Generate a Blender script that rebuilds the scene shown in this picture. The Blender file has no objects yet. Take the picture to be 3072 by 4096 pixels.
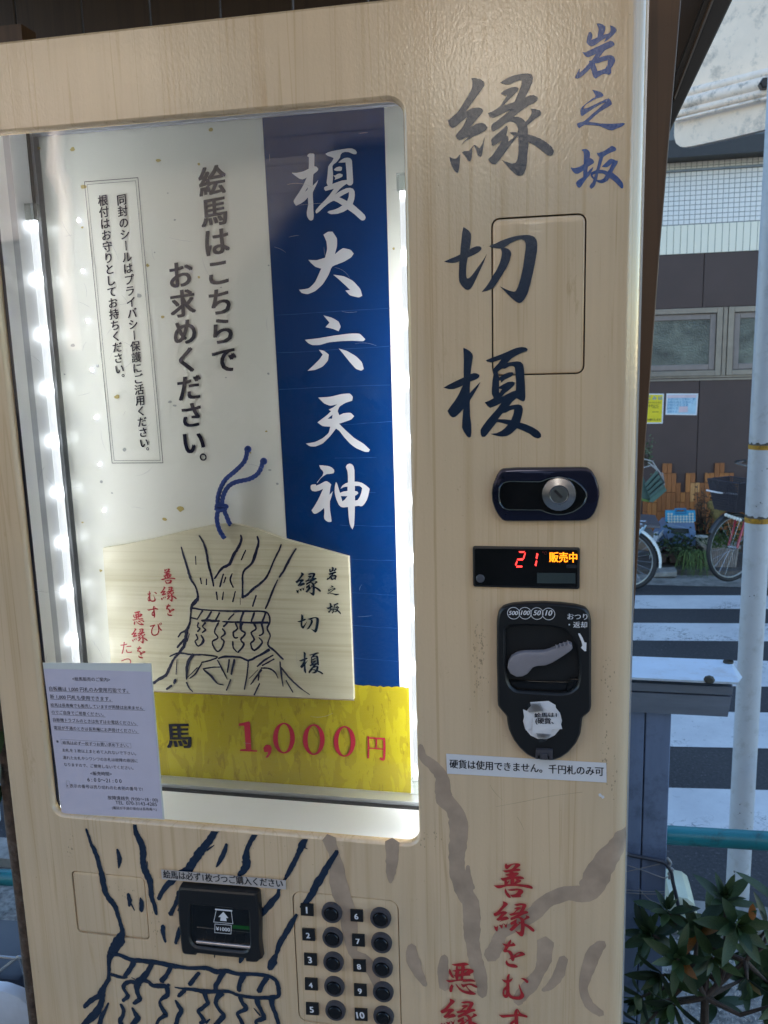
import bpy, bmesh, math, random
from mathutils import Vector, Matrix
from mathutils.geometry import tessellate_polygon
random.seed(7)
R_ = math.radians
S = bpy.context.scene
C = S.collection

# ------------------------------------------------------------------ camera
YAW, PITCH, ROLL = -0.19756179, -0.1800875, -0.02825579
FPX, PW, PH = 3400.0, 3072.0, 4096.0
CAM = Vector((0.0, -1.1, 2.2))
_fw = Vector((math.sin(YAW)*math.cos(PITCH), math.cos(YAW)*math.cos(PITCH), math.sin(PITCH)))
_r0 = Vector((math.cos(YAW), -math.sin(YAW), 0.0))
_u0 = _r0.cross(_fw)
_rt = math.cos(ROLL)*_r0 + math.sin(ROLL)*_u0
_up = -math.sin(ROLL)*_r0 + math.cos(ROLL)*_u0
cd = bpy.data.cameras.new('camera')
cam = bpy.data.objects.new('camera', cd); C.objects.link(cam)
M3 = Matrix((_rt, _up, -_fw)).transposed()
cam.matrix_world = Matrix.Translation(CAM) @ M3.to_4x4()
cd.sensor_fit = 'VERTICAL'; cd.sensor_height = 36.0; cd.sensor_width = 27.0
cd.lens = FPX/PH*36.0
cd.clip_start = 0.02; cd.clip_end = 400.0
cd.dof.use_dof = True; cd.dof.focus_distance = 1.2; cd.dof.aperture_fstop = 16.0
S.camera = cam

# ------------------------------------------------------------------ light
SUN_EL, SUN_AZ = 13.0, 12.0      # azimuth clockwise from +Y (behind the houses across the street)
w = bpy.data.worlds.new('World'); S.world = w; w.use_nodes = True
nt = w.node_tree; nt.nodes.clear()
sky = nt.nodes.new('ShaderNodeTexSky'); sky.sky_type = 'NISHITA'; sky.sun_disc = False
sky.sun_elevation = R_(SUN_EL); sky.sun_rotation = R_(SUN_AZ); sky.air_density = 1.0; sky.dust_density = 0.4; sky.ozone_density = 2.2
bg = nt.nodes.new('ShaderNodeBackground'); bg.inputs['Strength'].default_value = 0.15
wo = nt.nodes.new('ShaderNodeOutputWorld')
nt.links.new(sky.outputs[0], bg.inputs[0]); nt.links.new(bg.outputs[0], wo.inputs[0])
sl = bpy.data.lights.new('sun', 'SUN'); sl.energy = 5.0; sl.angle = R_(0.6); sl.color = (1.0, 0.90, 0.78)
so = bpy.data.objects.new('sun', sl); C.objects.link(so)
_sd = Vector((math.sin(R_(SUN_AZ))*math.cos(R_(SUN_EL)), math.cos(R_(SUN_AZ))*math.cos(R_(SUN_EL)), math.sin(R_(SUN_EL))))
so.rotation_euler = _sd.to_track_quat('Z', 'Y').to_euler(); so.location = _sd*30
S.view_settings.view_transform = 'Standard'; S.view_settings.look = 'None'
S.view_settings.gamma = 1.0; S.view_settings.use_curve_mapping = False
S.view_settings.exposure = 2.15
S.render.engine = 'CYCLES'
S.cycles.max_bounces = 8; S.cycles.diffuse_bounces = 4; S.cycles.glossy_bounces = 4
S.cycles.transparent_max_bounces = 12; S.cycles.transmission_bounces = 4
S.cycles.use_denoising = True
S.cycles.sample_clamp_indirect = 6.0
S.cycles.caustics_reflective = False; S.cycles.caustics_refractive = False

# ------------------------------------------------------------------ measuring: a point of the photograph carried onto a real plane
def ray(px, py):
    return _fw + (px-PW/2)/FPX*_rt - (py-PH/2)/FPX*_up
def at(px, py, Y):
    d = ray(px, py); return CAM + d*((Y-CAM.y)/d.y)
def onx(px, py, X):
    d = ray(px, py); return CAM + d*((X-CAM.x)/d.x)
def onz(px, py, Z=0.0):
    d = ray(px, py); return CAM + d*((Z-CAM.z)/d.z)

# ------------------------------------------------------------------ materials
def nodes(name):
    m = bpy.data.materials.new(name); m.use_nodes = True
    t = m.node_tree; b = t.nodes['Principled BSDF']
    return m, t, b
def N(t, kind, **kw):
    n = t.nodes.new(kind)
    for k, v in kw.items(): setattr(n, k, v)
    return n
def ramp(t, stops):
    r = N(t, 'ShaderNodeValToRGB'); e = r.color_ramp.elements
    while len(e) > 1: e.remove(e[-1])
    e[0].position = stops[0][0]; e[0].color = (*stops[0][1], 1)
    for p, c in stops[1:]:
        x = e.new(p); x.color = (*c, 1)
    return r
def coords(t, scale, kind='Object'):
    tc = N(t, 'ShaderNodeTexCoord'); mp = N(t, 'ShaderNodeMapping'); mp.inputs['Scale'].default_value = scale
    t.links.new(tc.outputs[kind], mp.inputs[0]); return mp.outputs[0]
def noise(t, vec, scale, detail=3.0, rough=0.55, dist=0.0):
    n = N(t, 'ShaderNodeTexNoise'); n.inputs['Scale'].default_value = scale; n.inputs['Detail'].default_value = detail
    n.inputs['Roughness'].default_value = rough; n.inputs['Distortion'].default_value = dist
    t.links.new(vec, n.inputs['Vector']); return n.outputs[0]
def mix(t, a, b, f, mode='MIX'):
    m = N(t, 'ShaderNodeMix', data_type='RGBA', blend_type=mode)
    def put(i, v):
        if isinstance(v, tuple): m.inputs[i].default_value = (*v, 1) if len(v) == 3 else v
        elif isinstance(v, (int, float)): m.inputs[i].default_value = v
        else: t.links.new(v, m.inputs[i])
    put(0, f); put(6, a); put(7, b); return m.outputs[2]
def bump(t, b, h, strength, dist=0.002):
    n = N(t, 'ShaderNodeBump'); n.inputs['Strength'].default_value = strength; n.inputs['Distance'].default_value = dist
    t.links.new(h, n.inputs['Height']); t.links.new(n.outputs[0], b.inputs['Normal'])
def plain(name, col, rough=0.5, metal=0.0, var=0.12, vscale=12.0, bmp=0.0, bscale=200.0, coat=0.0, stretch=(1, 1, 1), spec=0.5, dirt=None, dscale=5.0):
    m, t, b = nodes(name)
    b.inputs['Roughness'].default_value = rough; b.inputs['Metallic'].default_value = metal
    b.inputs['Coat Weight'].default_value = coat; b.inputs['Coat Roughness'].default_value = 0.08
    b.inputs['Specular IOR Level'].default_value = spec
    v = coords(t, stretch)
    n = noise(t, v, vscale, 5.0, 0.6)
    lo = tuple(c*(1-var) for c in col); hi = tuple(min(1, c*(1+var)) for c in col)
    r = ramp(t, [(0.3, lo), (0.7, hi)]); t.links.new(n, r.inputs[0]); out = r.outputs[0]
    if dirt:
        d = noise(t, coords(t, (1, 1, 1)), dscale, 8.0, 0.7); dr = ramp(t, [(0.52, (0, 0, 0)), (0.7, (1, 1, 1))]); t.links.new(d, dr.inputs[0])
        out = mix(t, out, dirt, dr.outputs[0])
    t.links.new(out, b.inputs['Base Color'])
    if bmp:
        bump(t, b, noise(t, coords(t, (1, 1, 1)), bscale, 3.0), bmp)
    return m
def emit(name, col, s):
    m, t, b = nodes(name)
    b.inputs['Base Color'].default_value = (*[c*0.3 for c in col], 1)
    b.inputs['Emission Color'].default_value = (*col, 1); b.inputs['Emission Strength'].default_value = s
    return m
def woodprint(name, base, streak, dark, rough, peel, scale=1.0, coat=0.0):
    m, t, b = nodes(name)
    b.inputs['Coat Weight'].default_value = coat; b.inputs['Coat Roughness'].default_value = 0.1
    v = coords(t, (42*scale, 42*scale, 1.3*scale)); n1 = noise(t, v, 1.0, 4.0, 0.65, 0.25)
    r1 = ramp(t, [(0.30, streak), (0.50, base), (0.75, tuple(min(1, c*1.06) for c in base))]); t.links.new(n1, r1.inputs[0])
    v2 = coords(t, (150*scale, 150*scale, 2.2*scale)); n2 = noise(t, v2, 1.0, 3.0, 0.7)
    r2 = ramp(t, [(0.28, (1, 1, 1)), (0.40, (0, 0, 0))]); t.links.new(n2, r2.inputs[0])
    f2 = N(t, 'ShaderNodeMath', operation='MULTIPLY'); f2.inputs[1].default_value = 0.62; t.links.new(r2.outputs[0], f2.inputs[0])
    c = mix(t, r1.outputs[0], dark, f2.outputs[0])
    n3 = noise(t, coords(t, (1, 1, 1)), 3.0, 2.0); r3 = ramp(t, [(0.35, (0.90, 0.93, 0.96)), (0.65, (1.0, 1.0, 1.0))]); t.links.new(n3, r3.inputs[0])
    c = mix(t, c, r3.outputs[0], 1.0, 'MULTIPLY')
    n4 = noise(t, coords(t, (1, 1, 1)), 260.0, 2.0, 0.5); r4 = ramp(t, [(0.20, (0.62, 0.54, 0.46)), (0.25, (1, 1, 1))]); t.links.new(n4, r4.inputs[0])
    c = mix(t, c, r4.outputs[0], 0.7, 'MULTIPLY')
    # fine printed grain lines
    n6 = noise(t, coords(t, (26*scale, 26*scale, 0.45*scale)), 1.0, 2.0, 0.5, 0.15)
    r6 = ramp(t, [(0.470, (0, 0, 0)), (0.482, (1, 1, 1)), (0.494, (0, 0, 0)), (0.560, (0, 0, 0)), (0.570, (0.7, 0.7, 0.7)), (0.580, (0, 0, 0))]); t.links.new(n6, r6.inputs[0])
    f6 = N(t, 'ShaderNodeMath', operation='MULTIPLY'); f6.inputs[1].default_value = 0.5; t.links.new(r6.outputs[0], f6.inputs[0])
    c = mix(t, c, dark, f6.outputs[0])
    # grime streaks
    n5 = noise(t, coords(t, (9, 9, 2.5)), 2.2, 8.0, 0.75); r5 = ramp(t, [(0.63, (1, 1, 1)), (0.74, (0.70, 0.62, 0.50))]); t.links.new(n5, r5.inputs[0])
    c = mix(t, c, r5.outputs[0], 0.8, 'MULTIPLY')
    t.links.new(c, b.inputs['Base Color']); b.inputs['Roughness'].default_value = rough
    b.inputs['Specular IOR Level'].default_value = 1.0 if peel else 0.5
    if peel: bump(t, b, noise(t, coords(t, (1, 1, 0.55)), 330.0, 2.0, 0.5), peel, 0.0009)
    return m

MAT = {}
MAT['wood'] = woodprint('printed_wood_laminate', (0.74, 0.535, 0.335), (0.67, 0.46, 0.268), (0.52, 0.32, 0.155), 0.16, 0.26)
MAT['gap'] = plain('dark_gap', (0.012, 0.010, 0.009), 0.8)
def ink(name, col, rough=0.22):
    m, t, b = nodes(name); b.inputs['Base Color'].default_value = (*col, 1); b.inputs['Roughness'].default_value = rough; b.inputs['Specular IOR Level'].default_value = 0.9
    n = noise(t, coords(t, (1, 1, 1)), 25.0, 3.0); r = ramp(t, [(0.3, tuple(c*0.8 for c in col)), (0.7, tuple(c*1.15 for c in col))])
    t.links.new(n, r.inputs[0]); t.links.new(r.outputs[0], b.inputs['Base Color'])
    bump(t, b, noise(t, coords(t, (1, 1, 0.55)), 330.0, 2.0, 0.5), 0.24, 0.0009)
    return m
MAT['navy'] = ink('navy_print', (0.003, 0.015, 0.042))
MAT['blueink'] = ink('blue_print', (0.010, 0.060, 0.24))
MAT['greyink'] = ink('grey_brown_print', (0.45, 0.325, 0.23))
MAT['redink'] = ink('red_print', (0.42, 0.018, 0.020))
MAT['blackplastic'] = plain('black_plastic', (0.010, 0.010, 0.011), 0.38, bmp=0.05, bscale=900)
MAT['blackgloss'] = plain('black_gloss', (0.006, 0.006, 0.007), 0.08)
MAT['greyplastic'] = plain('grey_plastic', (0.25, 0.23, 0.255), 0.45, bmp=0.05, bscale=1200)
MAT['ringgrey'] = plain('dark_grey_ring', (0.055, 0.052, 0.062), 0.5, bmp=0.05, bscale=1200)
MAT['chrome'] = plain('dark_chrome', (0.80, 0.80, 0.84), 0.12, 1.0, var=0.03)
MAT['darkchrome'] = plain('black_chrome', (0.020, 0.022, 0.045), 0.06, 0.6, var=0.05)
MAT['steel'] = plain('brushed_steel', (0.48, 0.47, 0.47), 0.24, 1.0, var=0.05)
MAT['white'] = plain('white_enamel', (0.74, 0.74, 0.72), 0.22, var=0.02)
MAT['whitepaper'] = plain('white_paper', (0.70, 0.69, 0.72), 0.75, var=0.02)
MAT['lilacpaper'] = plain('lilac_paper', (0.57, 0.53, 0.64), 0.7, var=0.03, vscale=20)
MAT['sleeve'] = plain('milky_plastic_sleeve', (0.66, 0.68, 0.66), 0.15, var=0.04)
MAT['alu'] = plain('aluminium_extrusion', (0.62, 0.64, 0.67), 0.32, 0.6, var=0.04)
MAT['blacktext'] = plain('black_print', (0.012, 0.011, 0.016), 0.5)
MAT['whitetext'] = plain('white_print', (0.78, 0.78, 0.82), 0.4, var=0.01)
MAT['tan_text'] = plain('tan_board', (0.5, 0.4, 0.25), 0.4)
def glossy_print(name, col, rough=0.07, var=0.04, vs=6.0):
    return plain(name, col, rough, var=var, vscale=vs)
MAT['cream'] = glossy_print('cream_poster', (0.78, 0.78, 0.71), 0.035, 0.02)
MAT['banner'] = glossy_print('blue_banner', (0.003, 0.030, 0.135), 0.035, 0.06)
MAT['bannerwhite'] = glossy_print('white_on_banner', (0.68, 0.68, 0.72), 0.07, 0.01)
MAT['bannerblack'] = glossy_print('black_on_poster', (0.012, 0.011, 0.028), 0.1, 0.05)
MAT['posterred'] = glossy_print('red_on_poster', (0.46, 0.025, 0.045), 0.1, 0.05)
def yellowprint():
    m, t, b = nodes('yellow_flecked_print'); b.inputs['Roughness'].default_value = 0.07
    n = noise(t, coords(t, (30, 30, 9)), 1.3, 3.0, 0.6, 0.6); r = ramp(t, [(0.47, (0.47, 0.395, 0.018)), (0.485, (0.405, 0.33, 0.016))]); r.color_ramp.interpolation = 'LINEAR'
    t.links.new(n, r.inputs[0])
    n2 = noise(t, coords(t, (60, 60, 18)), 1.7, 3.0, 0.6, 0.8); r2 = ramp(t, [(0.62, (1, 1, 1)), (0.63, (0.80, 0.76, 0.9))]); t.links.new(n2, r2.inputs[0])
    t.links.new(mix(t, r.outputs[0], r2.outputs[0], 1.0, 'MULTIPLY'), b.inputs['Base Color']); return m
MAT['yellow'] = yellowprint()
def glass(name, tint=(1, 1, 1), rough=0.0, strength=1.0, ior=1.5, bumpy=0):
    m = bpy.data.materials.new(name); m.use_nodes = True; t = m.node_tree; t.nodes.clear()
    tr = N(t, 'ShaderNodeBsdfTransparent'); tr.inputs[0].default_value = (*tint, 1)
    gl = N(t, 'ShaderNodeBsdfGlossy'); gl.inputs['Roughness'].default_value = rough
    fr = N(t, 'ShaderNodeFresnel'); fr.inputs[0].default_value = ior
    ml = N(t, 'ShaderNodeMath', operation='MULTIPLY'); ml.inputs[1].default_value = strength; ml.use_clamp = True
    mx = N(t, 'ShaderNodeMixShader'); o = N(t, 'ShaderNodeOutputMaterial')
    t.links.new(fr.outputs[0], ml.inputs[0]); t.links.new(ml.outputs[0], mx.inputs[0])
    t.links.new(tr.outputs[0], mx.inputs[1]); t.links.new(gl.outputs[0], mx.inputs[2]); t.links.new(mx.outputs[0], o.inputs[0])
    return m
MAT['glass'] = glass('window_glass', (0.97, 0.985, 0.975), 0.0, 1.25)
MAT['clear'] = glass('clear_plastic', (0.55, 0.55, 0.56), 0.05, 1.5)
def ledmat():
    m, t, b = nodes('led_tube'); tc = N(t, 'ShaderNodeTexCoord'); sp = N(t, 'ShaderNodeSeparateXYZ'); t.links.new(tc.outputs['Object'], sp.inputs[0])
    a = N(t, 'ShaderNodeMath', operation='MULTIPLY'); a.inputs[1].default_value = 2*math.pi/0.081; t.links.new(sp.outputs[2], a.inputs[0])
    c = N(t, 'ShaderNodeMath', operation='COSINE'); t.links.new(a.outputs[0], c.inputs[0])
    mr = N(t, 'ShaderNodeMapRange'); mr.inputs[1].default_value = -1; mr.inputs[2].default_value = 1; mr.inputs[3].default_value = 0; mr.inputs[4].default_value = 1
    t.links.new(c.outputs[0], mr.inputs[0])
    p = N(t, 'ShaderNodeMath', operation='POWER'); p.inputs[1].default_value = 14.0; t.links.new(mr.outputs[0], p.inputs[0])
    s = N(t, 'ShaderNodeMath', operation='MULTIPLY_ADD'); s.inputs[1].default_value = LED_PEAK; s.inputs[2].default_value = LED_BASE; t.links.new(p.outputs[0], s.inputs[0])
    b.inputs['Emission Color'].default_value = (0.90, 0.95, 1.0, 1); t.links.new(s.outputs[0], b.inputs['Emission Strength'])
    b.inputs['Base Color'].default_value = (0.7, 0.7, 0.7, 1); b.inputs['Roughness'].default_value = 0.3
    return m
LED_PEAK, LED_BASE = 1.5, 0.18
MAT['led'] = ledmat()

# ------------------------------------------------------------------ mesh helpers
class MB:
    def __init__(s): s.v = []; s.f = []
    def add(s, vs, fs):
        o = len(s.v); s.v += [tuple(v) for v in vs]; s.f += [tuple(i+o for i in f) for f in fs]; return s
    def box(s, a, b):
        x0, y0, z0 = a; x1, y1, z1 = b
        vs = [(x0,y0,z0),(x1,y0,z0),(x1,y1,z0),(x0,y1,z0),(x0,y0,z1),(x1,y0,z1),(x1,y1,z1),(x0,y1,z1)]
        return s.add(vs, [(0,3,2,1),(4,5,6,7),(0,1,5,4),(1,2,6,5),(2,3,7,6),(3,0,4,7)])
    def bbox(s, a, b, r=0.003):
        """box with chamfered edges along all four sides of its front (-y) face and uprights"""
        x0, y0, z0 = a; x1, y1, z1 = b
        rings = [(0, y1), (0, y0+r), (r, y0)]
        vs = []
        for ins, y in rings:
            vs += [(x0+ins,y,z0+ins),(x1-ins,y,z0+ins),(x1-ins,y,z1-ins),(x0+ins,y,z1-ins)]
        fs = [(3,2,1,0)] + [(8,9,10,11)]
        for k in (0, 4):
            for i in range(4):
                j = (i+1) % 4; fs.append((k+i, k+j, k+4+j, k+4+i))
        return s.add(vs, fs)
    def tube(s, pts, rad, n=10, cap=True):
        pts = [Vector(p) for p in pts]; k = len(pts)
        rs = rad if isinstance(rad, (list, tuple)) else [rad]*k
        t0 = (pts[1]-pts[0]).normalized(); ref = Vector((0,0,1)) if abs(t0.z) < 0.9 else Vector((1,0,0))
        u = t0.cross(ref).normalized(); vs = []
        for i, p in enumerate(pts):
            t = (pts[min(i+1,k-1)]-pts[max(i-1,0)]).normalized(); u = (u-t*u.dot(t)).normalized(); w_ = t.cross(u)
            for j in range(n):
                a = 2*math.pi*j/n; vs.append(p+(u*math.cos(a)+w_*math.sin(a))*rs[i])
        fs = [(i*n+j, i*n+(j+1)%n, (i+1)*n+(j+1)%n, (i+1)*n+j) for i in range(k-1) for j in range(n)]
        if cap: fs += [tuple(range(n))[::-1], tuple(range((k-1)*n, k*n))]
        return s.add(vs, fs)
    def ring(s, prof, c, axis='y', n=32, cap=True, sx=1.0):
        """lathe profile [(radius, offset)] about an axis through c"""
        vs = []
        for r, o in prof:
            for j in range(n):
                a = 2*math.pi*j/n; p, q = r*math.cos(a)*sx, r*math.sin(a)
                vs.append({'y': (c[0]+p, c[1]+o, c[2]+q), 'z': (c[0]+p, c[1]+q, c[2]+o), 'x': (c[0]+o, c[1]+p, c[2]+q)}[axis])
        k = len(prof); fs = [(i*n+j, i*n+(j+1)%n, (i+1)*n+(j+1)%n, (i+1)*n+j) for i in range(k-1) for j in range(n)]
        if cap: fs += [tuple(range((k-1)*n, k*n))]
        return s.add(vs, fs)
    def loops(s, lps, close_first=False, close_last=True):
        """bridge equal-length closed loops"""
        n = len(lps[0]); vs = [p for l in lps for p in l]
        fs = [(i*n+j, i*n+(j+1)%n, (i+1)*n+(j+1)%n, (i+1)*n+j) for i in range(len(lps)-1) for j in range(n)]
        o = len(s.v); s.add(vs, fs)
        if close_last:
            base = (len(lps)-1)*n; tri = tessellate_polygon([[Vector(p) for p in lps[-1]]])
            s.f += [tuple(o+base+i for i in t) for t in tri]
        if close_first:
            tri = tessellate_polygon([[Vector(p) for p in lps[0]]]); s.f += [tuple(o+i for i in t) for t in tri]
        return s
    def build(s, name, mat=None, parent=None, smooth=False, base=None):
        me = bpy.data.meshes.new(name)
        off = Vector(base) if base is not None else (parent_world(parent) if parent else Vector((0,0,0)))
        me.from_pydata([tuple(Vector(v)-off) for v in s.v], [], s.f); me.update()
        bm = bmesh.new(); bm.from_mesh(me); bmesh.ops.recalc_face_normals(bm, faces=bm.faces); bm.to_mesh(me); bm.free()
        if mat is not None: me.materials.append(MAT[mat] if isinstance(mat, str) else mat)
        if smooth:
            me.shade_smooth()
            try: me.set_sharp_from_angle(angle=R_(38))
            except Exception: pass
        o = bpy.data.objects.new(name, me); C.objects.link(o)
        if parent: o.parent = parent; o.location = off - parent_world(parent)
        else: o.location = off
        return o
def parent_world(o):
    v = Vector((0, 0, 0))
    while o is not None: v = v + o.location; o = o.parent
    return v
def empty(name, loc, label, cat, group=None):
    o = bpy.data.objects.new(name, None); C.objects.link(o); o.location = loc; o.empty_display_size = 0.1
    return tag(o, label, cat, group)
def tag(o, label=None, cat=None, group=None, kind=None):
    if label: o['label'] = label
    if cat: o['category'] = cat
    if group: o['group'] = group
    if kind: o['kind'] = kind
    return o
def rrect(x0, z0, x1, z1, r, n=7):
    pts = []
    for cx, cz, a0 in ((x1-r, z0+r, -90), (x1-r, z1-r, 0), (x0+r, z1-r, 90), (x0+r, z0+r, 180)):
        for i in range(n+1):
            a = R_(a0+90*i/n); pts.append((cx+r*math.cos(a), cz+r*math.sin(a)))
    return pts
def plate(mb, outer, holes, y):
    """flat face with holes at depth y from (x,z) loops"""
    ls = [[Vector((x, z, 0)) for x, z in l] for l in [outer]+holes]
    tri = tessellate_polygon(ls); flat = [p for l in ls for p in l]
    return mb.add([(p.x, y, p.y) for p in flat], [tuple(t) for t in tri])
def wall_loop(mb, loop, y0, y1):
    n = len(loop); return mb.add([(x, y0, z) for x, z in loop]+[(x, y1, z) for x, z in loop], [(j, (j+1)%n, n+(j+1)%n, n+j) for j in range(n)])
def P2(s):
    return [tuple(float(a) for a in p.split(',')) for p in s.split()]
def quadplane(mb, pts, y, d=0.0008):
    """thin sheet (thickness d) from (x,z) polygon with its face at y"""
    plate(mb, pts, [], y); wall_loop(mb, pts, y, y+d); return mb
def pxpoly(pts, Y):
    return [(p.x, p.z) for p in (at(a, b, Y) for a, b in pts)]
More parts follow.
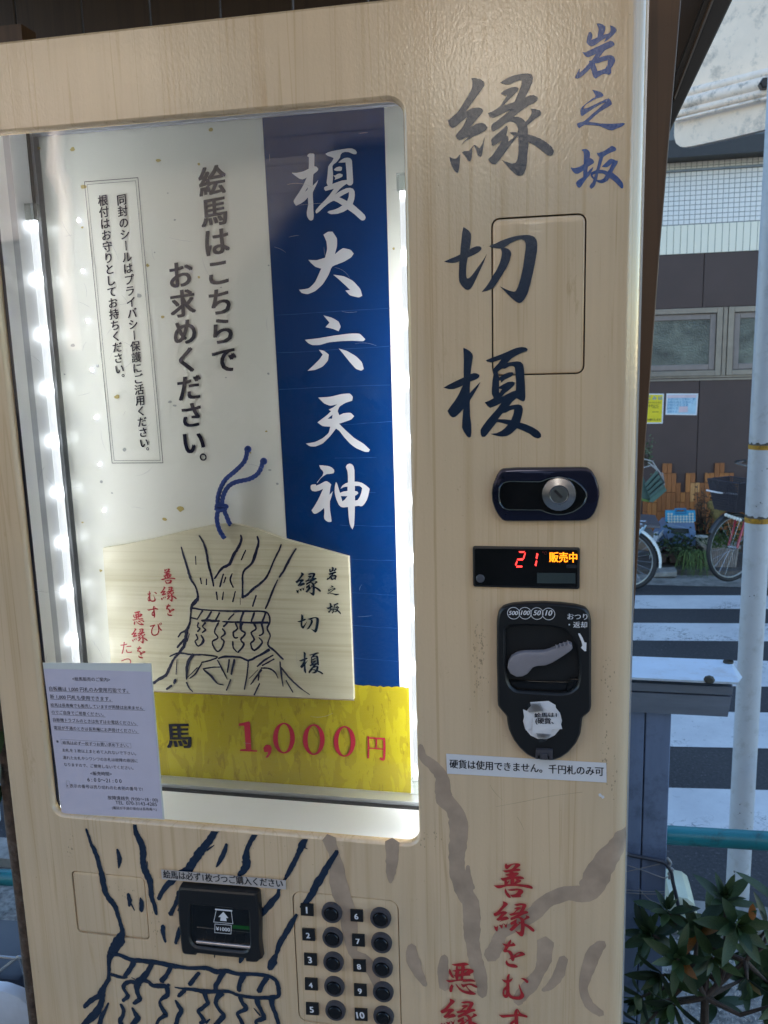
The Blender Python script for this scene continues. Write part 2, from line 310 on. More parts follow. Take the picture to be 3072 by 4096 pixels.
# ------------------------------------------------------------------ brush lettering: outlines in local sheets (origin x, origin y, width of a 1659 sheet)
G = {
'en': (1780,280,450,["387,120 440,118 530,140 585,190 583,230 530,310 440,430 355,545 310,610 360,585 430,557 500,553 555,575 565,605 540,650 450,750 375,845 450,800 540,775 595,800 628,850 605,890 500,950 420,985 300,1055 240,1112 300,1030 355,975 270,1020 215,1040 180,1020 155,970 180,935 240,870 290,790 330,695 240,770 150,845 100,857 60,820 42,750 120,680 180,630 250,530 340,380 400,270 405,190"],
 ["65,1280 120,1310 170,1310 225,1240 218,1330 215,1420 200,1500 180,1522 140,1490 100,1420 75,1340"],
 ["250,1215 280,1197 330,1197 355,1195 400,1140 430,1105 450,1112 485,1140 510,1155 545,1110 595,965 575,1060 560,1160 550,1240 535,1280 520,1284 480,1260 460,1180 430,1120 405,1150 400,1240 390,1320 370,1355 340,1340 310,1290 270,1240"],
 ["815,190 900,130 1000,85 1120,58 1210,50 1265,60 1300,100 1295,170 1250,270 1185,405 1240,378 1310,370 1365,405 1360,455 1320,485 1230,530 1130,600 1015,690 1080,690 1130,710 1190,765 1230,720 1270,660 1280,620 1262,570 1330,578 1395,595 1420,630 1410,670 1330,725 1260,780 1215,815 1220,870 1225,950 1300,970 1400,1010 1500,1070 1580,1140 1607,1200 1590,1255 1550,1270 1500,1255 1400,1170 1320,1110 1230,1065 1228,1150 1215,1250 1205,1370 1190,1470 1150,1550 1095,1567 1040,1545 960,1470 880,1370 830,1325 900,1355 980,1380 1035,1375 1065,1330 1080,1250 1085,1130 1080,985 1060,985 980,1090 900,1200 820,1310 745,1395 700,1392 650,1350 640,1320 700,1260 780,1140 835,1045 770,1090 710,1125 690,1110 680,1040 690,1015 760,950 840,880 910,820 925,850 920,910 905,965 930,980 940,1030 935,1055 1000,1010 1020,970 950,925 1000,918 1070,920 1080,880 1060,810 1020,775 960,762 890,790 830,840 760,885 715,910 685,890 680,830 710,785 790,735 870,670 960,595 860,640 780,680 710,712 665,695 630,640 700,610 760,575 820,530 865,455 915,380 870,375 820,350 880,300 960,262 1050,247 1088,280 1070,315 1000,385 920,460 862,535 940,500 1025,475 1060,390 1095,310 1130,220 1135,150 1100,155 1020,185 950,215 890,218"]),
'kiri': (1760,890,450,["345,67 385,88 430,125 458,170 460,230 452,310 440,395 480,370 540,350 590,352 613,378 605,405 570,440 500,480 410,518 395,600 387,700 385,790 400,827 430,822 480,770 560,660 640,550 692,462 650,580 590,710 530,840 480,940 445,985 410,997 370,985 320,935 285,870 277,800 280,700 285,575 240,590 180,598 120,593 60,578 150,535 240,500 298,470 305,380 315,270 325,160"],
 ["720,350 800,318 900,270 1020,225 1130,198 1240,184 1320,184 1390,210 1425,260 1435,330 1430,430 1400,600 1370,750 1330,920 1290,1050 1240,1140 1200,1180 1165,1188 1120,1170 1040,1100 960,1020 878,935 950,975 1020,1005 1080,1020 1115,1015 1150,950 1190,820 1220,680 1245,520 1265,370 1262,300 1240,265 1200,248 1130,262 1040,305 950,370 1000,385 1040,420 1052,470 1030,560 980,670 900,800 830,910 780,970 700,1008 612,1027 680,950 740,860 790,770 840,690 885,590 908,500 912,430 895,385 840,385 780,372"]),
'enoki': (1760,1370,450,["345,78 390,95 440,125 480,170 487,210 475,290 460,380 452,465 500,450 545,455 582,480 580,510 540,540 447,577 440,660 440,745 500,680 595,580 560,660 500,760 440,858 440,950 445,1080 460,1200 465,1320 455,1390 430,1402 400,1385 350,1310 325,1250 330,1150 345,980 290,1040 230,1095 185,1105 150,1080 110,1010 150,950 220,860 280,760 335,635 270,665 200,688 130,688 52,665 130,620 230,570 350,515 350,400 352,250"],
 ["672,262 740,235 860,190 960,150 1060,105 1130,78 1210,65 1270,75 1293,105 1275,130 1200,155 1120,195 1050,240 993,298 1070,285 1130,277 1190,285 1225,320 1238,380 1245,500 1255,650 1260,800 1250,855 1225,868 1190,855 1130,822 1070,870 1018,935 1090,918 1160,912 1205,930 1223,980 1215,1050 1180,1178 1270,1205 1370,1250 1450,1300 1490,1350 1490,1395 1450,1415 1390,1400 1320,1345 1230,1300 1135,1265 1060,1340 990,1378 910,1388 830,1375 745,1345 830,1338 910,1300 960,1260 1000,1213 930,1190 840,1172 770,1260 700,1350 660,1392 620,1390 600,1350 598,1285 640,1220 700,1140 770,1060 850,970 905,890 830,930 740,965 700,935 660,880 720,860 795,820 765,760 765,680 775,560 790,470 780,440 775,400 830,340 870,300 905,245 830,275 760,295 700,285",
  "850,432 920,380 955,388 1020,352 1075,345 1105,370 1112,450 1122,580 1120,705 1060,725 980,765 907,802 960,745 1040,685 1100,625 1103,590 1070,575 1010,580 940,612 873,655 870,562 900,560 892,598 960,545 1060,498 1087,465 1075,440 1020,438 940,470 872,515","872,680 915,688 874,745","855,1130 925,1040 970,1035 1040,995 1095,985 1085,1050 1050,1143 960,1132"]),
'enoki2': (1150,570,350,["378,255 400,220 430,208 500,210 515,230 515,350 512,450 560,465 588,505 580,535 540,570 495,605 488,700 483,822 530,775 588,715 560,790 520,870 483,950 485,1050 492,1150 495,1280 503,1400 490,1465 450,1485 410,1465 375,1400 368,1330 385,1240 398,1180 390,1045 330,1110 250,1165 165,1200 130,1150 122,1110 160,1040 230,940 300,820 370,665 330,690 290,705 230,690 160,640 90,585 95,578 180,578 270,560 340,535 405,500 410,400 408,280 390,275","335,938 388,852 385,895"],
 ["722,220 770,190 840,170 940,150 1050,130 1160,115 1230,118 1290,145 1320,190 1305,225 1260,225 1210,205 1160,185 1090,182 1040,200 1010,235 1000,290 960,345 920,390 880,415 855,450 858,500 868,600 865,700 855,790 920,765 1030,725 1130,712 1125,600 1115,480 1105,380 1040,385 970,385 1020,335 1080,300 1140,290 1190,300 1225,340 1232,450 1240,600 1248,720 1245,780 1215,815 1170,818 1125,785 1060,830 990,890 905,990 960,950 1040,905 1120,870 1190,862 1245,880 1275,925 1280,1000 1270,1080 1240,1170 1320,1240 1400,1310 1470,1380 1487,1430 1460,1475 1415,1482 1370,1450 1260,1350 1145,1270 1060,1320 950,1355 830,1362 790,1345 760,1325 790,1300 880,1280 970,1245 1045,1195 960,1140 880,1102 790,1150 690,1230 610,1310 555,1348 535,1325 540,1285 620,1190 720,1090 800,1000 885,880 810,900 725,920 700,890 700,855 730,835 770,825 745,770 750,720 765,600 775,460 800,420 850,360 880,300 830,275 770,260","985,1040 1080,985 1170,942 1165,1030 1135,1115 1060,1075"],
 ["885,515 930,475 990,458 1038,470 1035,520 1020,540 950,545 900,535"],["870,628 910,630 950,600 1000,590 1050,612 1045,650 1000,675 930,700 893,715 912,680 900,655"]),
'dai': (900,900,1000,["655,65 685,45 715,45 745,90 745,140 730,195 760,170 785,153 835,165 855,190 840,215 790,245 710,275 690,330 650,395 600,440 550,460 510,452 493,430 520,428 560,420 600,380 640,290 600,278 570,250 555,232 610,235 665,218 680,160 675,110"],["720,330 790,340 850,370 900,425 912,470 890,482 830,468 800,435 832,432 800,400 750,355"]),
'roku': (900,900,1000,["655,600 710,615 755,640 770,675 755,705 720,690 668,678 695,648"],["532,762 620,752 720,735 830,720 895,720 932,758 920,772 850,768 780,770 690,778 630,797 580,797 555,785"],["625,828 660,835 690,860 685,900 650,940 600,962 550,967 590,930 630,890 650,860"],["757,820 810,835 870,870 910,910 922,955 905,967 870,955 830,910 790,860"]),
'ten': (900,900,1000,["620,1145 700,1140 780,1120 830,1117 850,1140 845,1165 800,1180 760,1205 748,1235 760,1262 790,1248 835,1245 858,1268 840,1290 790,1308 758,1318 800,1360 860,1415 920,1450 962,1490 955,1505 930,1505 870,1480 830,1450 790,1405 760,1365 738,1350 700,1400 650,1450 600,1470 565,1468 538,1450 600,1440 650,1415 690,1380 700,1338 650,1335 615,1310 640,1290 680,1260 705,1235 690,1225 720,1210 745,1190 700,1200 660,1185","682,1285 715,1258 712,1285"]),
'jin': (1220,1830,300,["320,168 400,172 530,188 600,220 645,265 652,305 635,345 560,360 485,362 410,410 350,460 275,563 268,550 330,470 390,400 415,330 390,285 345,240"],
 ["130,620 160,597 245,590 250,620 330,590 400,550 440,528 485,520 530,545 585,592 565,660 555,740 545,818 590,780 620,740 600,830 575,910 555,965 553,1060 560,1180 580,1300 592,1410 570,1422 520,1422 470,1395 430,1350 425,1290 435,1210 428,1110 350,1180 270,1230 220,1245 185,1225 150,1165 210,1080 280,960 340,840 405,690 320,730 230,750 160,735 130,690"],
 ["690,540 715,570 750,690 780,780 850,750 945,735 945,640 870,650 790,688 830,620 890,575 955,550 955,430 945,300 905,205 935,155 990,130 1040,145 1080,190 1098,280 1100,430 1100,530 1180,535 1270,560 1360,620 1435,690 1420,760 1400,860 1370,940 1330,1010 1280,1065 1240,1078 1195,1062 1107,1075 1105,1200 1100,1350 1090,1500 1055,1588 1020,1540 990,1450 970,1300 955,1090 850,1102 800,1090 750,1040 700,930 670,830 658,740 665,620","797,850 940,852 890,925 832,968","1107,625 1215,625 1270,670 1250,780 1215,870 1165,942 1110,948 1110,840 1140,830 1185,785 1160,748 1107,735"]),
'iwa': (2270,80,250,["770,98 850,95 930,120 1005,175 1000,260 980,330 948,395 1040,375 1120,345 1145,270 1140,200 1125,145 1200,165 1270,210 1305,265 1290,320 1220,400 1120,490 1030,560 970,592 1000,530 1020,475 930,525 830,595 750,660 650,705 590,690 530,645 503,600 515,530 530,430 560,340 605,315 640,350 662,400 655,470 635,525 720,500 790,465 800,400 820,300 825,220"],
 ["392,852 480,860 600,800 750,730 900,660 1030,600 1130,555 1200,570 1245,620 1245,665 1210,700 1110,750 1000,800 930,880 835,1010 930,970 1040,940 1150,932 1220,965 1258,1030 1265,1090 1230,1180 1150,1290 1165,1340 1160,1420 1100,1460 1030,1432 960,1430 880,1470 800,1520 750,1560 700,1530 660,1440 635,1340 610,1278 540,1360 440,1450 340,1530 260,1565 205,1550 200,1520 250,1420 300,1320 330,1290 315,1405 400,1340 480,1250 580,1140 570,1090 640,1080 700,990 755,905 650,950 560,992 500,980 440,930","725,1155 820,1150 940,1100 1070,1072 1065,1180 1030,1250 1000,1295 900,1330 795,1362 760,1260"]),
'no': (2270,340,250,["655,130 760,150 870,180 940,235 960,290 900,325 810,345 730,380 620,440 500,515 450,570 415,635 560,600 700,530 850,460 980,395 1085,355 1140,400 1165,450 1180,515 1100,570 980,640 850,720 700,840 560,980 700,995 850,1020 1050,1030 1250,1025 1400,1015 1470,1005 1530,1030 1450,1100 1330,1150 1180,1210 1100,1195 1000,1155 850,1090 700,1075 560,1065 460,1060 380,1100 310,1150 270,1110 245,1030 300,1000 420,975 520,900 650,780 800,650 900,560 1010,460 880,510 700,620 520,740 375,840 345,770 340,680 370,600 450,530 550,450 650,370 735,320 745,280 700,200"]),
'saka': (2270,560,250,["375,275 400,250 490,235 550,270 590,320 600,380 590,480 620,485 680,525 708,580 700,610 640,655 545,710 530,790 530,858 600,780 685,712 670,780 620,880 560,970 480,1060 400,1180 350,1250 310,1275 250,1230 222,1150 240,1105 320,1040 415,985 418,900 415,815 350,860 260,905 200,890 130,830 85,745 105,728 150,750 250,730 340,700 430,640 430,540 435,400 420,310"],
 ["775,345 830,345 930,310 1020,260 1110,200 1160,160 1200,160 1280,205 1295,260 1260,300 1180,320 1060,380 950,450 925,540 890,650 850,795 920,795 1000,810 1060,840 1110,780 1150,690 1190,610 1120,680 1060,725 980,725 905,712 960,660 1020,600 1100,520 1160,495 1220,515 1270,540 1332,555 1330,610 1290,680 1240,750 1190,860 1260,920 1330,975 1400,1050 1460,1130 1485,1210 1470,1285 1430,1290 1380,1240 1300,1160 1220,1080 1115,1010 1070,1080 1000,1120 920,1150 840,1140 765,1100 740,1190 690,1260 630,1300 590,1265 585,1225 620,1165 660,1130 690,1045 640,1000 605,930 620,870 680,835 765,800 800,660 850,460 800,410","815,890 900,885 960,900 1010,935 970,1010 920,1045 860,1065 780,1060","740,905 700,1000 665,940 690,910"]),
'zen': (1960,3430,200,["540,157 560,190 590,220 680,190 800,165 900,158 960,165 1010,195 1010,235 960,275 865,335 930,335 990,345 1020,380 1000,408 900,422 750,435 800,468 880,460 940,470 962,500 930,540 820,600 930,588 1010,585 1090,610 1135,650 1130,680 1080,685 950,682 1020,705 1042,745 1000,790 870,845 1000,850 1130,865 1260,872 1340,895 1400,925 1425,970 1410,1005 1360,1005 1230,975 1080,945 900,920 720,915 560,925 440,955 350,990 270,992 200,960 125,888 230,890 350,880 478,865 475,790 485,745 430,742 390,710 352,650 450,645 550,620 650,580 560,572 500,540 560,515 655,490 640,455 540,468 480,440 415,403 550,385 650,365 720,345 780,290 840,205 780,200 720,230 650,290 600,345 560,358 520,345 495,290 492,230 515,180","555,715 680,695 680,850 585,855 620,790 660,720 575,770","808,680 840,675 880,720 808,802"],
 ["512,988 540,1030 580,1110 640,1180 700,1280 680,1308 640,1305 580,1270 530,1200 490,1110 485,1040"],["572,1028 680,1010 800,995 900,988 1000,1000 1080,1030 1112,1080 1105,1130 1060,1180 1020,1215 1040,1255 1025,1280 950,1288 850,1290 750,1290 700,1240 670,1205 770,1195 850,1170 910,1110 935,1055 850,1062 740,1080 650,1070"]),
'aku': (1760,3830,200,["385,190 520,172 680,148 820,130 900,145 965,185 960,205 900,222 815,240 830,270 830,340 930,332 1040,345 1110,375 1130,415 1110,455 1005,520 1020,555 1005,568 900,570 785,575 770,680 900,685 1010,672 1100,690 1180,740 1165,770 1050,765 900,765 735,775 780,740 650,738 520,755 400,785 320,795 250,760 202,700 280,712 400,710 540,700 520,650 510,590 450,555 510,545 518,440 400,408 450,385 525,375 530,330 545,245 470,235","585,262 705,262 700,345 600,340","640,420 700,408 695,500 625,515","810,405 940,380 880,430 810,465","620,600 695,590 690,680 610,685"],
 ["328,325 350,360 385,440 440,550 480,630 465,645 420,635 360,580 310,500 298,430 310,370"],["402,842 425,870 445,895 468,885 440,960 420,1040 410,1095 370,1115 325,1100 310,1020 330,930 370,870"],
 ["512,822 570,860 640,940 740,1020 850,1070 975,1080 920,1000 860,915 820,945 785,960 740,930 710,870 700,820 780,850 870,835 1000,815 1100,830 1200,880 1250,930 1245,960 1200,968 1120,935 1040,885 950,870 885,895 950,980 1030,1050 1130,1110 1195,1150 1190,1185 1130,1200 1000,1195 870,1165 740,1110 640,1030 560,920"]),
'wo': (1980,3740,267,["385,82 410,115 385,195 430,190 435,150 480,175 515,220 505,245 440,255 350,265 320,310 302,345 360,350 400,370 440,420 465,480 510,440 570,400 640,385 700,400 750,445 745,470 690,490 590,515 490,545 475,610 445,630 415,605 395,570 330,578 335,568 385,545 380,490 350,430 310,395 240,405 205,370 215,335 255,245 220,225 175,170 240,195 295,198 340,140","510,485 560,440 640,415 590,465"],["295,595 310,630 335,670 380,690 460,690 530,715 568,750 565,778 510,788 420,780 330,750 280,710 262,660 270,620"]),
'mu': (1980,3740,267,["360,935 370,960 358,1075 400,1060 445,1030 435,1075 400,1125 362,1150 365,1280 365,1400 400,1460 460,1495 540,1502 600,1490 640,1430 620,1340 590,1220 600,1180 630,1270 680,1370 725,1450 730,1500 690,1550 620,1580 530,1580 440,1565 380,1540 335,1495 310,1530 270,1540 225,1520 190,1470 185,1400 200,1320 240,1270 278,1240 280,1165 220,1140 165,1065 220,1085 285,1092 295,1010 325,950","268,1325 280,1400 265,1450 240,1455 230,1400 250,1350"],["632,1055 680,1038 740,1045 800,1080 830,1115 830,1150 800,1168 770,1150 730,1105 680,1070"]),
'su': (1980,3740,267,["92,1945 150,1960 300,1950 470,1940 485,1870 520,1815 555,1800 590,1830 620,1890 680,1930 760,1955 810,1985 815,2015 780,2025 700,2005 575,1985 580,2100 590,2300 560,2400 480,2460 500,2380 470,2330 400,2320 360,2270 360,2212 380,2150 430,2100 485,2070 485,2000 340,2010 200,2030 150,2005","560,1840 600,1920 560,1935","490,2150 430,2190 420,2240 480,2270"]),
}
def sheet(box):
    k = box[2]/1659.0
    return lambda x, y: (box[0]+x*k, box[1]+y*k)
def smooth_loop(pts, lim=55):
    out = []; n = len(pts)
    for i in range(n):
        a, b, c = Vector(pts[i-1]), Vector(pts[i]), Vector(pts[(i+1)%n])
        u, v = b-a, c-b
        ang = 0 if u.length < 1e-9 or v.length < 1e-9 else math.degrees(u.angle(v))
        if 6 < ang < lim:
            out += [tuple(b-u*0.25), tuple(b*0.9+(a+c)*0.05), tuple(b+v*0.25)]
        else: out.append(tuple(b))
    return out
def glyph_loops(key, Y):
    """[(outer, holes)] in (x,z) metres on the plane y=Y"""
    g = G[key]; sh = sheet(g); res = []
    for piece in g[3:]:
        ls = []
        for s in piece:
            pts = []
            for x, y in smooth_loop(P2(s)):
                p = at(*sh(x, y), Y); pts.append((p.x, p.z))
            ls.append(pts)
        res.append(ls)
    return res
_cache = {}
def glyph(key, mb, Y, y, place=None):
    """write a brush character at depth y; place=(cx,cz,height) moves a copy of it there"""
    src_Y = 0.13 if key in ('enoki2','dai','roku','ten','jin') else 0.0
    k = (key, src_Y)
    if k not in _cache: _cache[k] = glyph_loops(key, src_Y)
    gl = _cache[k]
    if place:
        xs = [p[0] for l in gl for p in l[0]]; zs = [p[1] for l in gl for p in l[0]]
        cx, cz = (min(xs)+max(xs))/2, (min(zs)+max(zs))/2; sc = place[2]/(max(zs)-min(zs))
        gl = [[[((x-cx)*sc+place[0], (z-cz)*sc+place[1]) for x, z in l] for l in ls] for ls in gl]
    for i, ls in enumerate(gl): plate(mb, ls[0], ls[1:], y-0.00006*i)
    return mb

def stroke(mb, pts, y, jag=0.0, rnd=None):
    """brush stroke polygon from (x,z,width) points in metres"""
    P = [Vector((a, b)) for a, b, _ in pts]; W = [c for _, _, c in pts]
    # Catmull-Rom resample
    Q = []; n = len(P)
    if n == 1: return mb
    for i in range(n-1):
        p0, p1, p2, p3 = P[max(i-1,0)], P[i], P[i+1], P[min(i+2,n-1)]
        st = 4
        for s in range(st):
            t = s/st
            q = 0.5*((2*p1)+(p2-p0)*t+(2*p0-5*p1+4*p2-p3)*t*t+(3*p1-p0-3*p2+p3)*t**3)
            Q.append((q, W[i]*(1-t)+W[i+1]*t))
    Q.append((P[-1], W[-1])); L = []; Rr = []
    for i, (q, ww) in enumerate(Q):
        d = (Q[min(i+1,len(Q)-1)][0]-Q[max(i-1,0)][0]); d = d.normalized() if d.length > 0 else Vector((0,1)); nn = Vector((-d.y, d.x))
        j1 = 1+(rnd.uniform(-jag, jag) if rnd else 0); j2 = 1+(rnd.uniform(-jag, jag) if rnd else 0)
        L.append(q+nn*ww*0.5*j1); Rr.append(q-nn*ww*0.5*j2)
    d0 = (Q[0][0]-Q[1][0]).normalized()*Q[0][1]*0.35; d1 = (Q[-1][0]-Q[-2][0]).normalized()*Q[-1][1]*0.35
    k = len(Q); vs = [(p.x, y, p.y) for p in L]+[(p.x, y, p.y) for p in Rr]+[(Q[0][0].x+d0.x, y, Q[0][0].y+d0.y), (Q[-1][0].x+d1.x, y, Q[-1][0].y+d1.y)]
    fs = [(i, i+1, k+i+1, k+i) for i in range(k-1)]+[(0, k, 2*k), (k-1, 2*k+1, 2*k-1)]
    return mb.add(vs, fs)
def strokes(mb, data, box, Y, y, jag=0.12, seed=1, wf=1.0):
    rnd = random.Random(seed); sh = sheet(box); k = box[2]/1659.0
    for i, s in enumerate(data.split(';')):
        pts = [tuple(float(a) for a in p.split(',')) for p in s.split()]
        if len(pts) < 2: continue
        out = []
        for x, yy, ww in pts:
            px, py = sh(x, yy); p = at(px, py, Y); q = at(px+1, py, Y); m = (q-p).length
            out.append((p.x, p.z, ww*k*m*wf))
        stroke(mb, out, y-0.000012*i, jag, rnd)
    return mb
# drawing of the old tree with its paper streamers: lower front of the machine
TREE_A = """265,95,22 290,170,30 320,260,36 355,330,55 395,430,48 420,540,50 440,600,70 455,720,65 490,820,60 540,890,65 590,960,55 620,1060,45 650,1160,45 665,1240,55 640,1310,110 590,1400,110 540,1480,80 520,1560,40 520,1659,35;800,20,32 815,130,55 850,200,70 890,300,70 895,400,65 895,500,60 925,570,80 965,660,80 980,760,60 990,850,55 1020,940,50 1040,1040,30;940,455,10 935,540,20;610,320,25 630,400,50 632,460,45 625,530,10;730,810,30 745,880,55 740,950,20;760,920,20 800,995,12;865,855,15 880,920,55 875,1005,35;1712,90,66 1642,200,75 1572,290,80 1512,370,90 1452,450,80 1400,540,100 1310,580,60 1200,680,70 1120,770,50 1065,870,45;1600,330,25 1680,275,8;1290,785,40 1280,860,55 1240,950,40 1195,1040,55;1320,930,40 1280,1000,16;1115,1165,50 1115,1240,50 1140,1345,25;1288,1175,8 1285,1250,45 1255,1360,35"""
TREE_B = """435,262,30 415,340,50 370,430,50 322,515,14;765,120,62 710,220,50 670,300,45 650,400,80 655,470,100 620,560,70 570,605,45;1320,190,30 1270,270,80 1240,340,60 1200,430,50 1140,540,60 1085,640,30 1045,700,25 1010,780,35 1000,830,50 920,920,80 840,1020,60 780,1080,50;1270,290,20 1330,315,8;1659,340,45 1570,470,60 1500,600,80 1420,720,80 1370,830,80 1300,920,55 1250,960,20;1210,1040,30 1150,1140,60 1090,1250,60 1020,1370,65 985,1480,35 950,1550,90 910,1640,60"""
TREE_C = """560,430,60 650,430,60 850,510,70 1000,520,75 1200,545,80 1430,590,75 1500,605,70;505,430,60 500,580,45 505,700,45 500,790,60 440,900,70 400,1000,110 400,1100,80 370,1200,90 300,1300,110 180,1420,90 120,1480,80;400,1020,90 280,1080,70 180,1160,70 140,1210,40;500,1140,22 460,1230,40 400,1340,60 370,1460,80;870,540,70 820,640,70 760,720,60 720,770,40;540,720,50 620,745,50 720,770,40 780,760,15;1140,560,70 1080,680,70 1000,780,100 930,850,110 920,960,70 940,1030,60 960,1080,70 870,1150,50;930,850,60 800,830,60 720,900,60 760,990,50 790,1040,60 710,1110,50;1000,800,60 1090,830,60 1150,880,60 1250,890,80 1350,900,80 1370,1010,70 1330,1050,70 1260,1110,30 1270,1180,60 1330,1280,70 1340,1320,70 1250,1380,50 1210,1460,50;1420,610,60 1360,720,60 1280,820,80;1370,875,40 1395,875,44;840,765,8 890,790,18;680,1160,40 720,1240,60 710,1330,50 670,1400,70 700,1480,80;850,1210,30 890,1290,60 930,1370,90 830,1480,60"""
TREE_D = """20,595,70 200,625,55 400,620,65 500,630,75 620,680,80 750,665,70 950,710,60 1200,715,60 1400,745,60 1500,820,60 1530,920,70 1530,1030,60 1430,1060,80 1300,1060,60 1100,1050,50 930,1020,50 800,970,50 650,965,60 450,970,75 300,945,60 100,925,30 0,905,15;360,690,50 290,780,60 220,870,60;150,950,60 80,1020,60 50,1045,30;15,1100,30 60,1180,60 100,1250,70 50,1350,60 20,1480,70;440,980,80 470,1090,60 490,1140,60 400,1220,60 350,1260,50 400,1340,60 430,1400,60 380,1440,60;520,1375,20 460,1430,40;720,680,80 660,790,70 610,880,70 600,960,60;680,980,110 620,1080,70 610,1150,60 660,1240,50 720,1310,60 700,1360,80 600,1460,60;1020,720,90 960,850,70 950,960,60;970,1050,70 1000,1130,60 1050,1200,70 1030,1240,70 930,1290,50 970,1380,60 1020,1480,60;1220,1080,80 1230,1160,70 1290,1270,60 1310,1360,80 1200,1410,50 1230,1480,40;1170,1215,15 1260,1320,30;1360,760,80 1290,870,70 1240,970,70;1430,1080,90 1440,1180,70 1490,1300,60 1540,1480,60;585,380,10 590,430,20 592,475,6;1020,380,90 990,470,80 960,545,30"""
GREY_E = """-30,-190,30 -10,-110,55 60,-50,70 110,20,80 120,100,90 130,170,110 190,230,90 220,320,110 220,450,105 210,560,95 215,650,90 250,760,110 300,850,100 310,950,100 310,1050,100 320,1150,80 340,1250,90 370,1350,80 380,1470,50;285,610,20 285,680,40 300,760,60;1335,420,130 1270,500,130 1200,570,140 1130,700,150 1060,790,130 940,790,90 800,850,90 720,930,90 600,1010,60 510,1060,70 470,1150,90 430,1220,80;800,1110,100 790,1230,90 760,1310,60 700,1400,90 630,1480,70 620,1520,50;920,1220,50 890,1320,70 840,1400,50 780,1435,20;1180,1120,50 1120,1190,90 1080,1300,80 1050,1420,50 1090,1530,60 1170,1590,50;130,1210,40 120,1320,70 130,1420,60"""
GREY_F = """690,430,90 720,520,60 740,600,80 760,760,110 810,900,100 830,1050,90 850,1180,60 930,1240,80 980,1320,70 1010,1400,50 1040,1500,40;1110,450,80 1110,560,75 1100,650,60 1098,720,15;1240,1140,50 1250,1240,85 1290,1330,60 1330,1400,30"""
EMA_TREE = """315,170,10 340,260,16 370,350,18 390,430,20 420,510,20 455,560,14 480,640,14 480,690,26 450,730,34 420,770,24 412,850,12 400,940,16 370,1010,30 360,1090,24 340,1170,24 290,1240,20 240,1300,16 200,1380,20 160,1460,24 90,1500,22 35,1540,22;495,55,12 540,130,16 570,230,20 585,330,20 605,400,20 630,500,16 640,565,10;912,50,12 920,100,24 880,190,20 840,250,24 800,340,26 720,390,18 650,490,12;1080,65,18 1092,130,18 1055,260,26 1020,340,18 940,420,14 932,560,16 935,680,22;940,670,20 980,650,20 1030,600,18 1150,500,18 1200,420,14 1250,300,14 1300,200,14 1320,145,12;1470,185,12 1400,300,20 1350,400,18 1300,475,12;1285,500,8 1230,620,16 1190,730,16 1160,790,12;415,780,18 520,800,14 700,810,14 860,815,18 1000,815,14 1150,820,14 1195,850,14 1205,920,14 1180,990,16 1210,1060,12 1185,1150,14 1250,1210,18 1340,1300,14;410,880,14 480,895,14;520,910,16 600,910,22 700,915,16;730,920,10 850,925,16 1000,930,20 1190,930,18;530,810,14 480,890,12;620,820,14 570,900,18;700,830,14 660,910,16;845,840,10 790,900,14;940,820,18 910,920,18;1050,830,16 1020,920,16;1165,830,18 1125,930,16;490,930,14 480,970,12 505,990,16 480,1020,12;560,930,16 530,970,12 560,1000,16 525,1030,10;465,1045,12 480,1090,14 455,1120,12 490,1165,14 540,1110,20 515,1055,10;690,930,16 650,1020,12 685,1080,14 630,1120,12 640,1170,14 680,1220,12 720,1190,14 745,1120,18 715,1080,10 755,1040,16 730,990,12;780,930,16 740,970,14;860,930,16 880,990,14 840,1030,16 850,1080,14 885,1080,10;920,930,34 915,1000,18 960,1040,16 915,1100,14 945,1150,18 885,1230,12;835,1120,14 840,1180,12 875,1225,10;1040,930,20 1070,990,14 1020,1030,14 1050,1100,16 1015,1140,14 1050,1210,18 1130,1130,16 1095,1080,8;1120,930,20 1140,1030,14 1100,1060,12;380,1010,20 320,1030,14 285,1075,12;365,1080,16 310,1140,20 275,1180,14;400,1040,6 375,1120,10;200,1270,8 290,1235,14 420,1250,16 560,1255,12 680,1275,12 600,1310,14 520,1330,10;440,1250,24 385,1330,24 370,1430,22 370,1500,10;520,1340,12 460,1440,14 400,1490,8;380,1480,6 480,1380,8;690,1290,12 760,1270,18 910,1280,18 990,1310,18 1080,1270,16 1200,1200,24;990,1310,14 980,1440,14 950,1600,12;535,1395,10 620,1380,12 715,1375,8;680,1305,10 730,1400,14 780,1500,6;540,1400,12 620,1470,22 680,1540,10 740,1555,8;800,1300,14 780,1430,10;850,1300,20 820,1450,16;1240,1255,12 1150,1310,18 1080,1370,12;1250,1295,12 1130,1360,12;1120,1385,14 1200,1390,14 1260,1430,12 1290,1490,6;1120,1400,20 1060,1490,14 1015,1550,10;1100,1430,12 1090,1510,10;1000,1490,6 1090,1400,4;1310,1320,10 1320,1430,18 1340,1570,8;1320,1380,16 1420,1500,14 1520,1590,12 1610,1655,6;1370,1510,12 1440,1630,10;275,1290,5 265,1450,8;260,1500,20 245,1540,20;220,1560,20 170,1600,16;370,1530,14 400,1590,12 435,1625,8;815,1500,12 770,1610,10;1105,1540,12 1050,1655,12;460,260,8 465,345,8;510,480,12 520,540,10;570,490,10 570,550,10;740,440,12 705,570,14;765,470,10 745,530,8;830,435,8 810,500,14 840,575,10;670,620,14 680,700,10;742,620,8 730,700,12;860,615,10 835,720,12;1070,655,12 1035,765,14;965,200,10 920,300,10;910,680,5 910,750,4"""

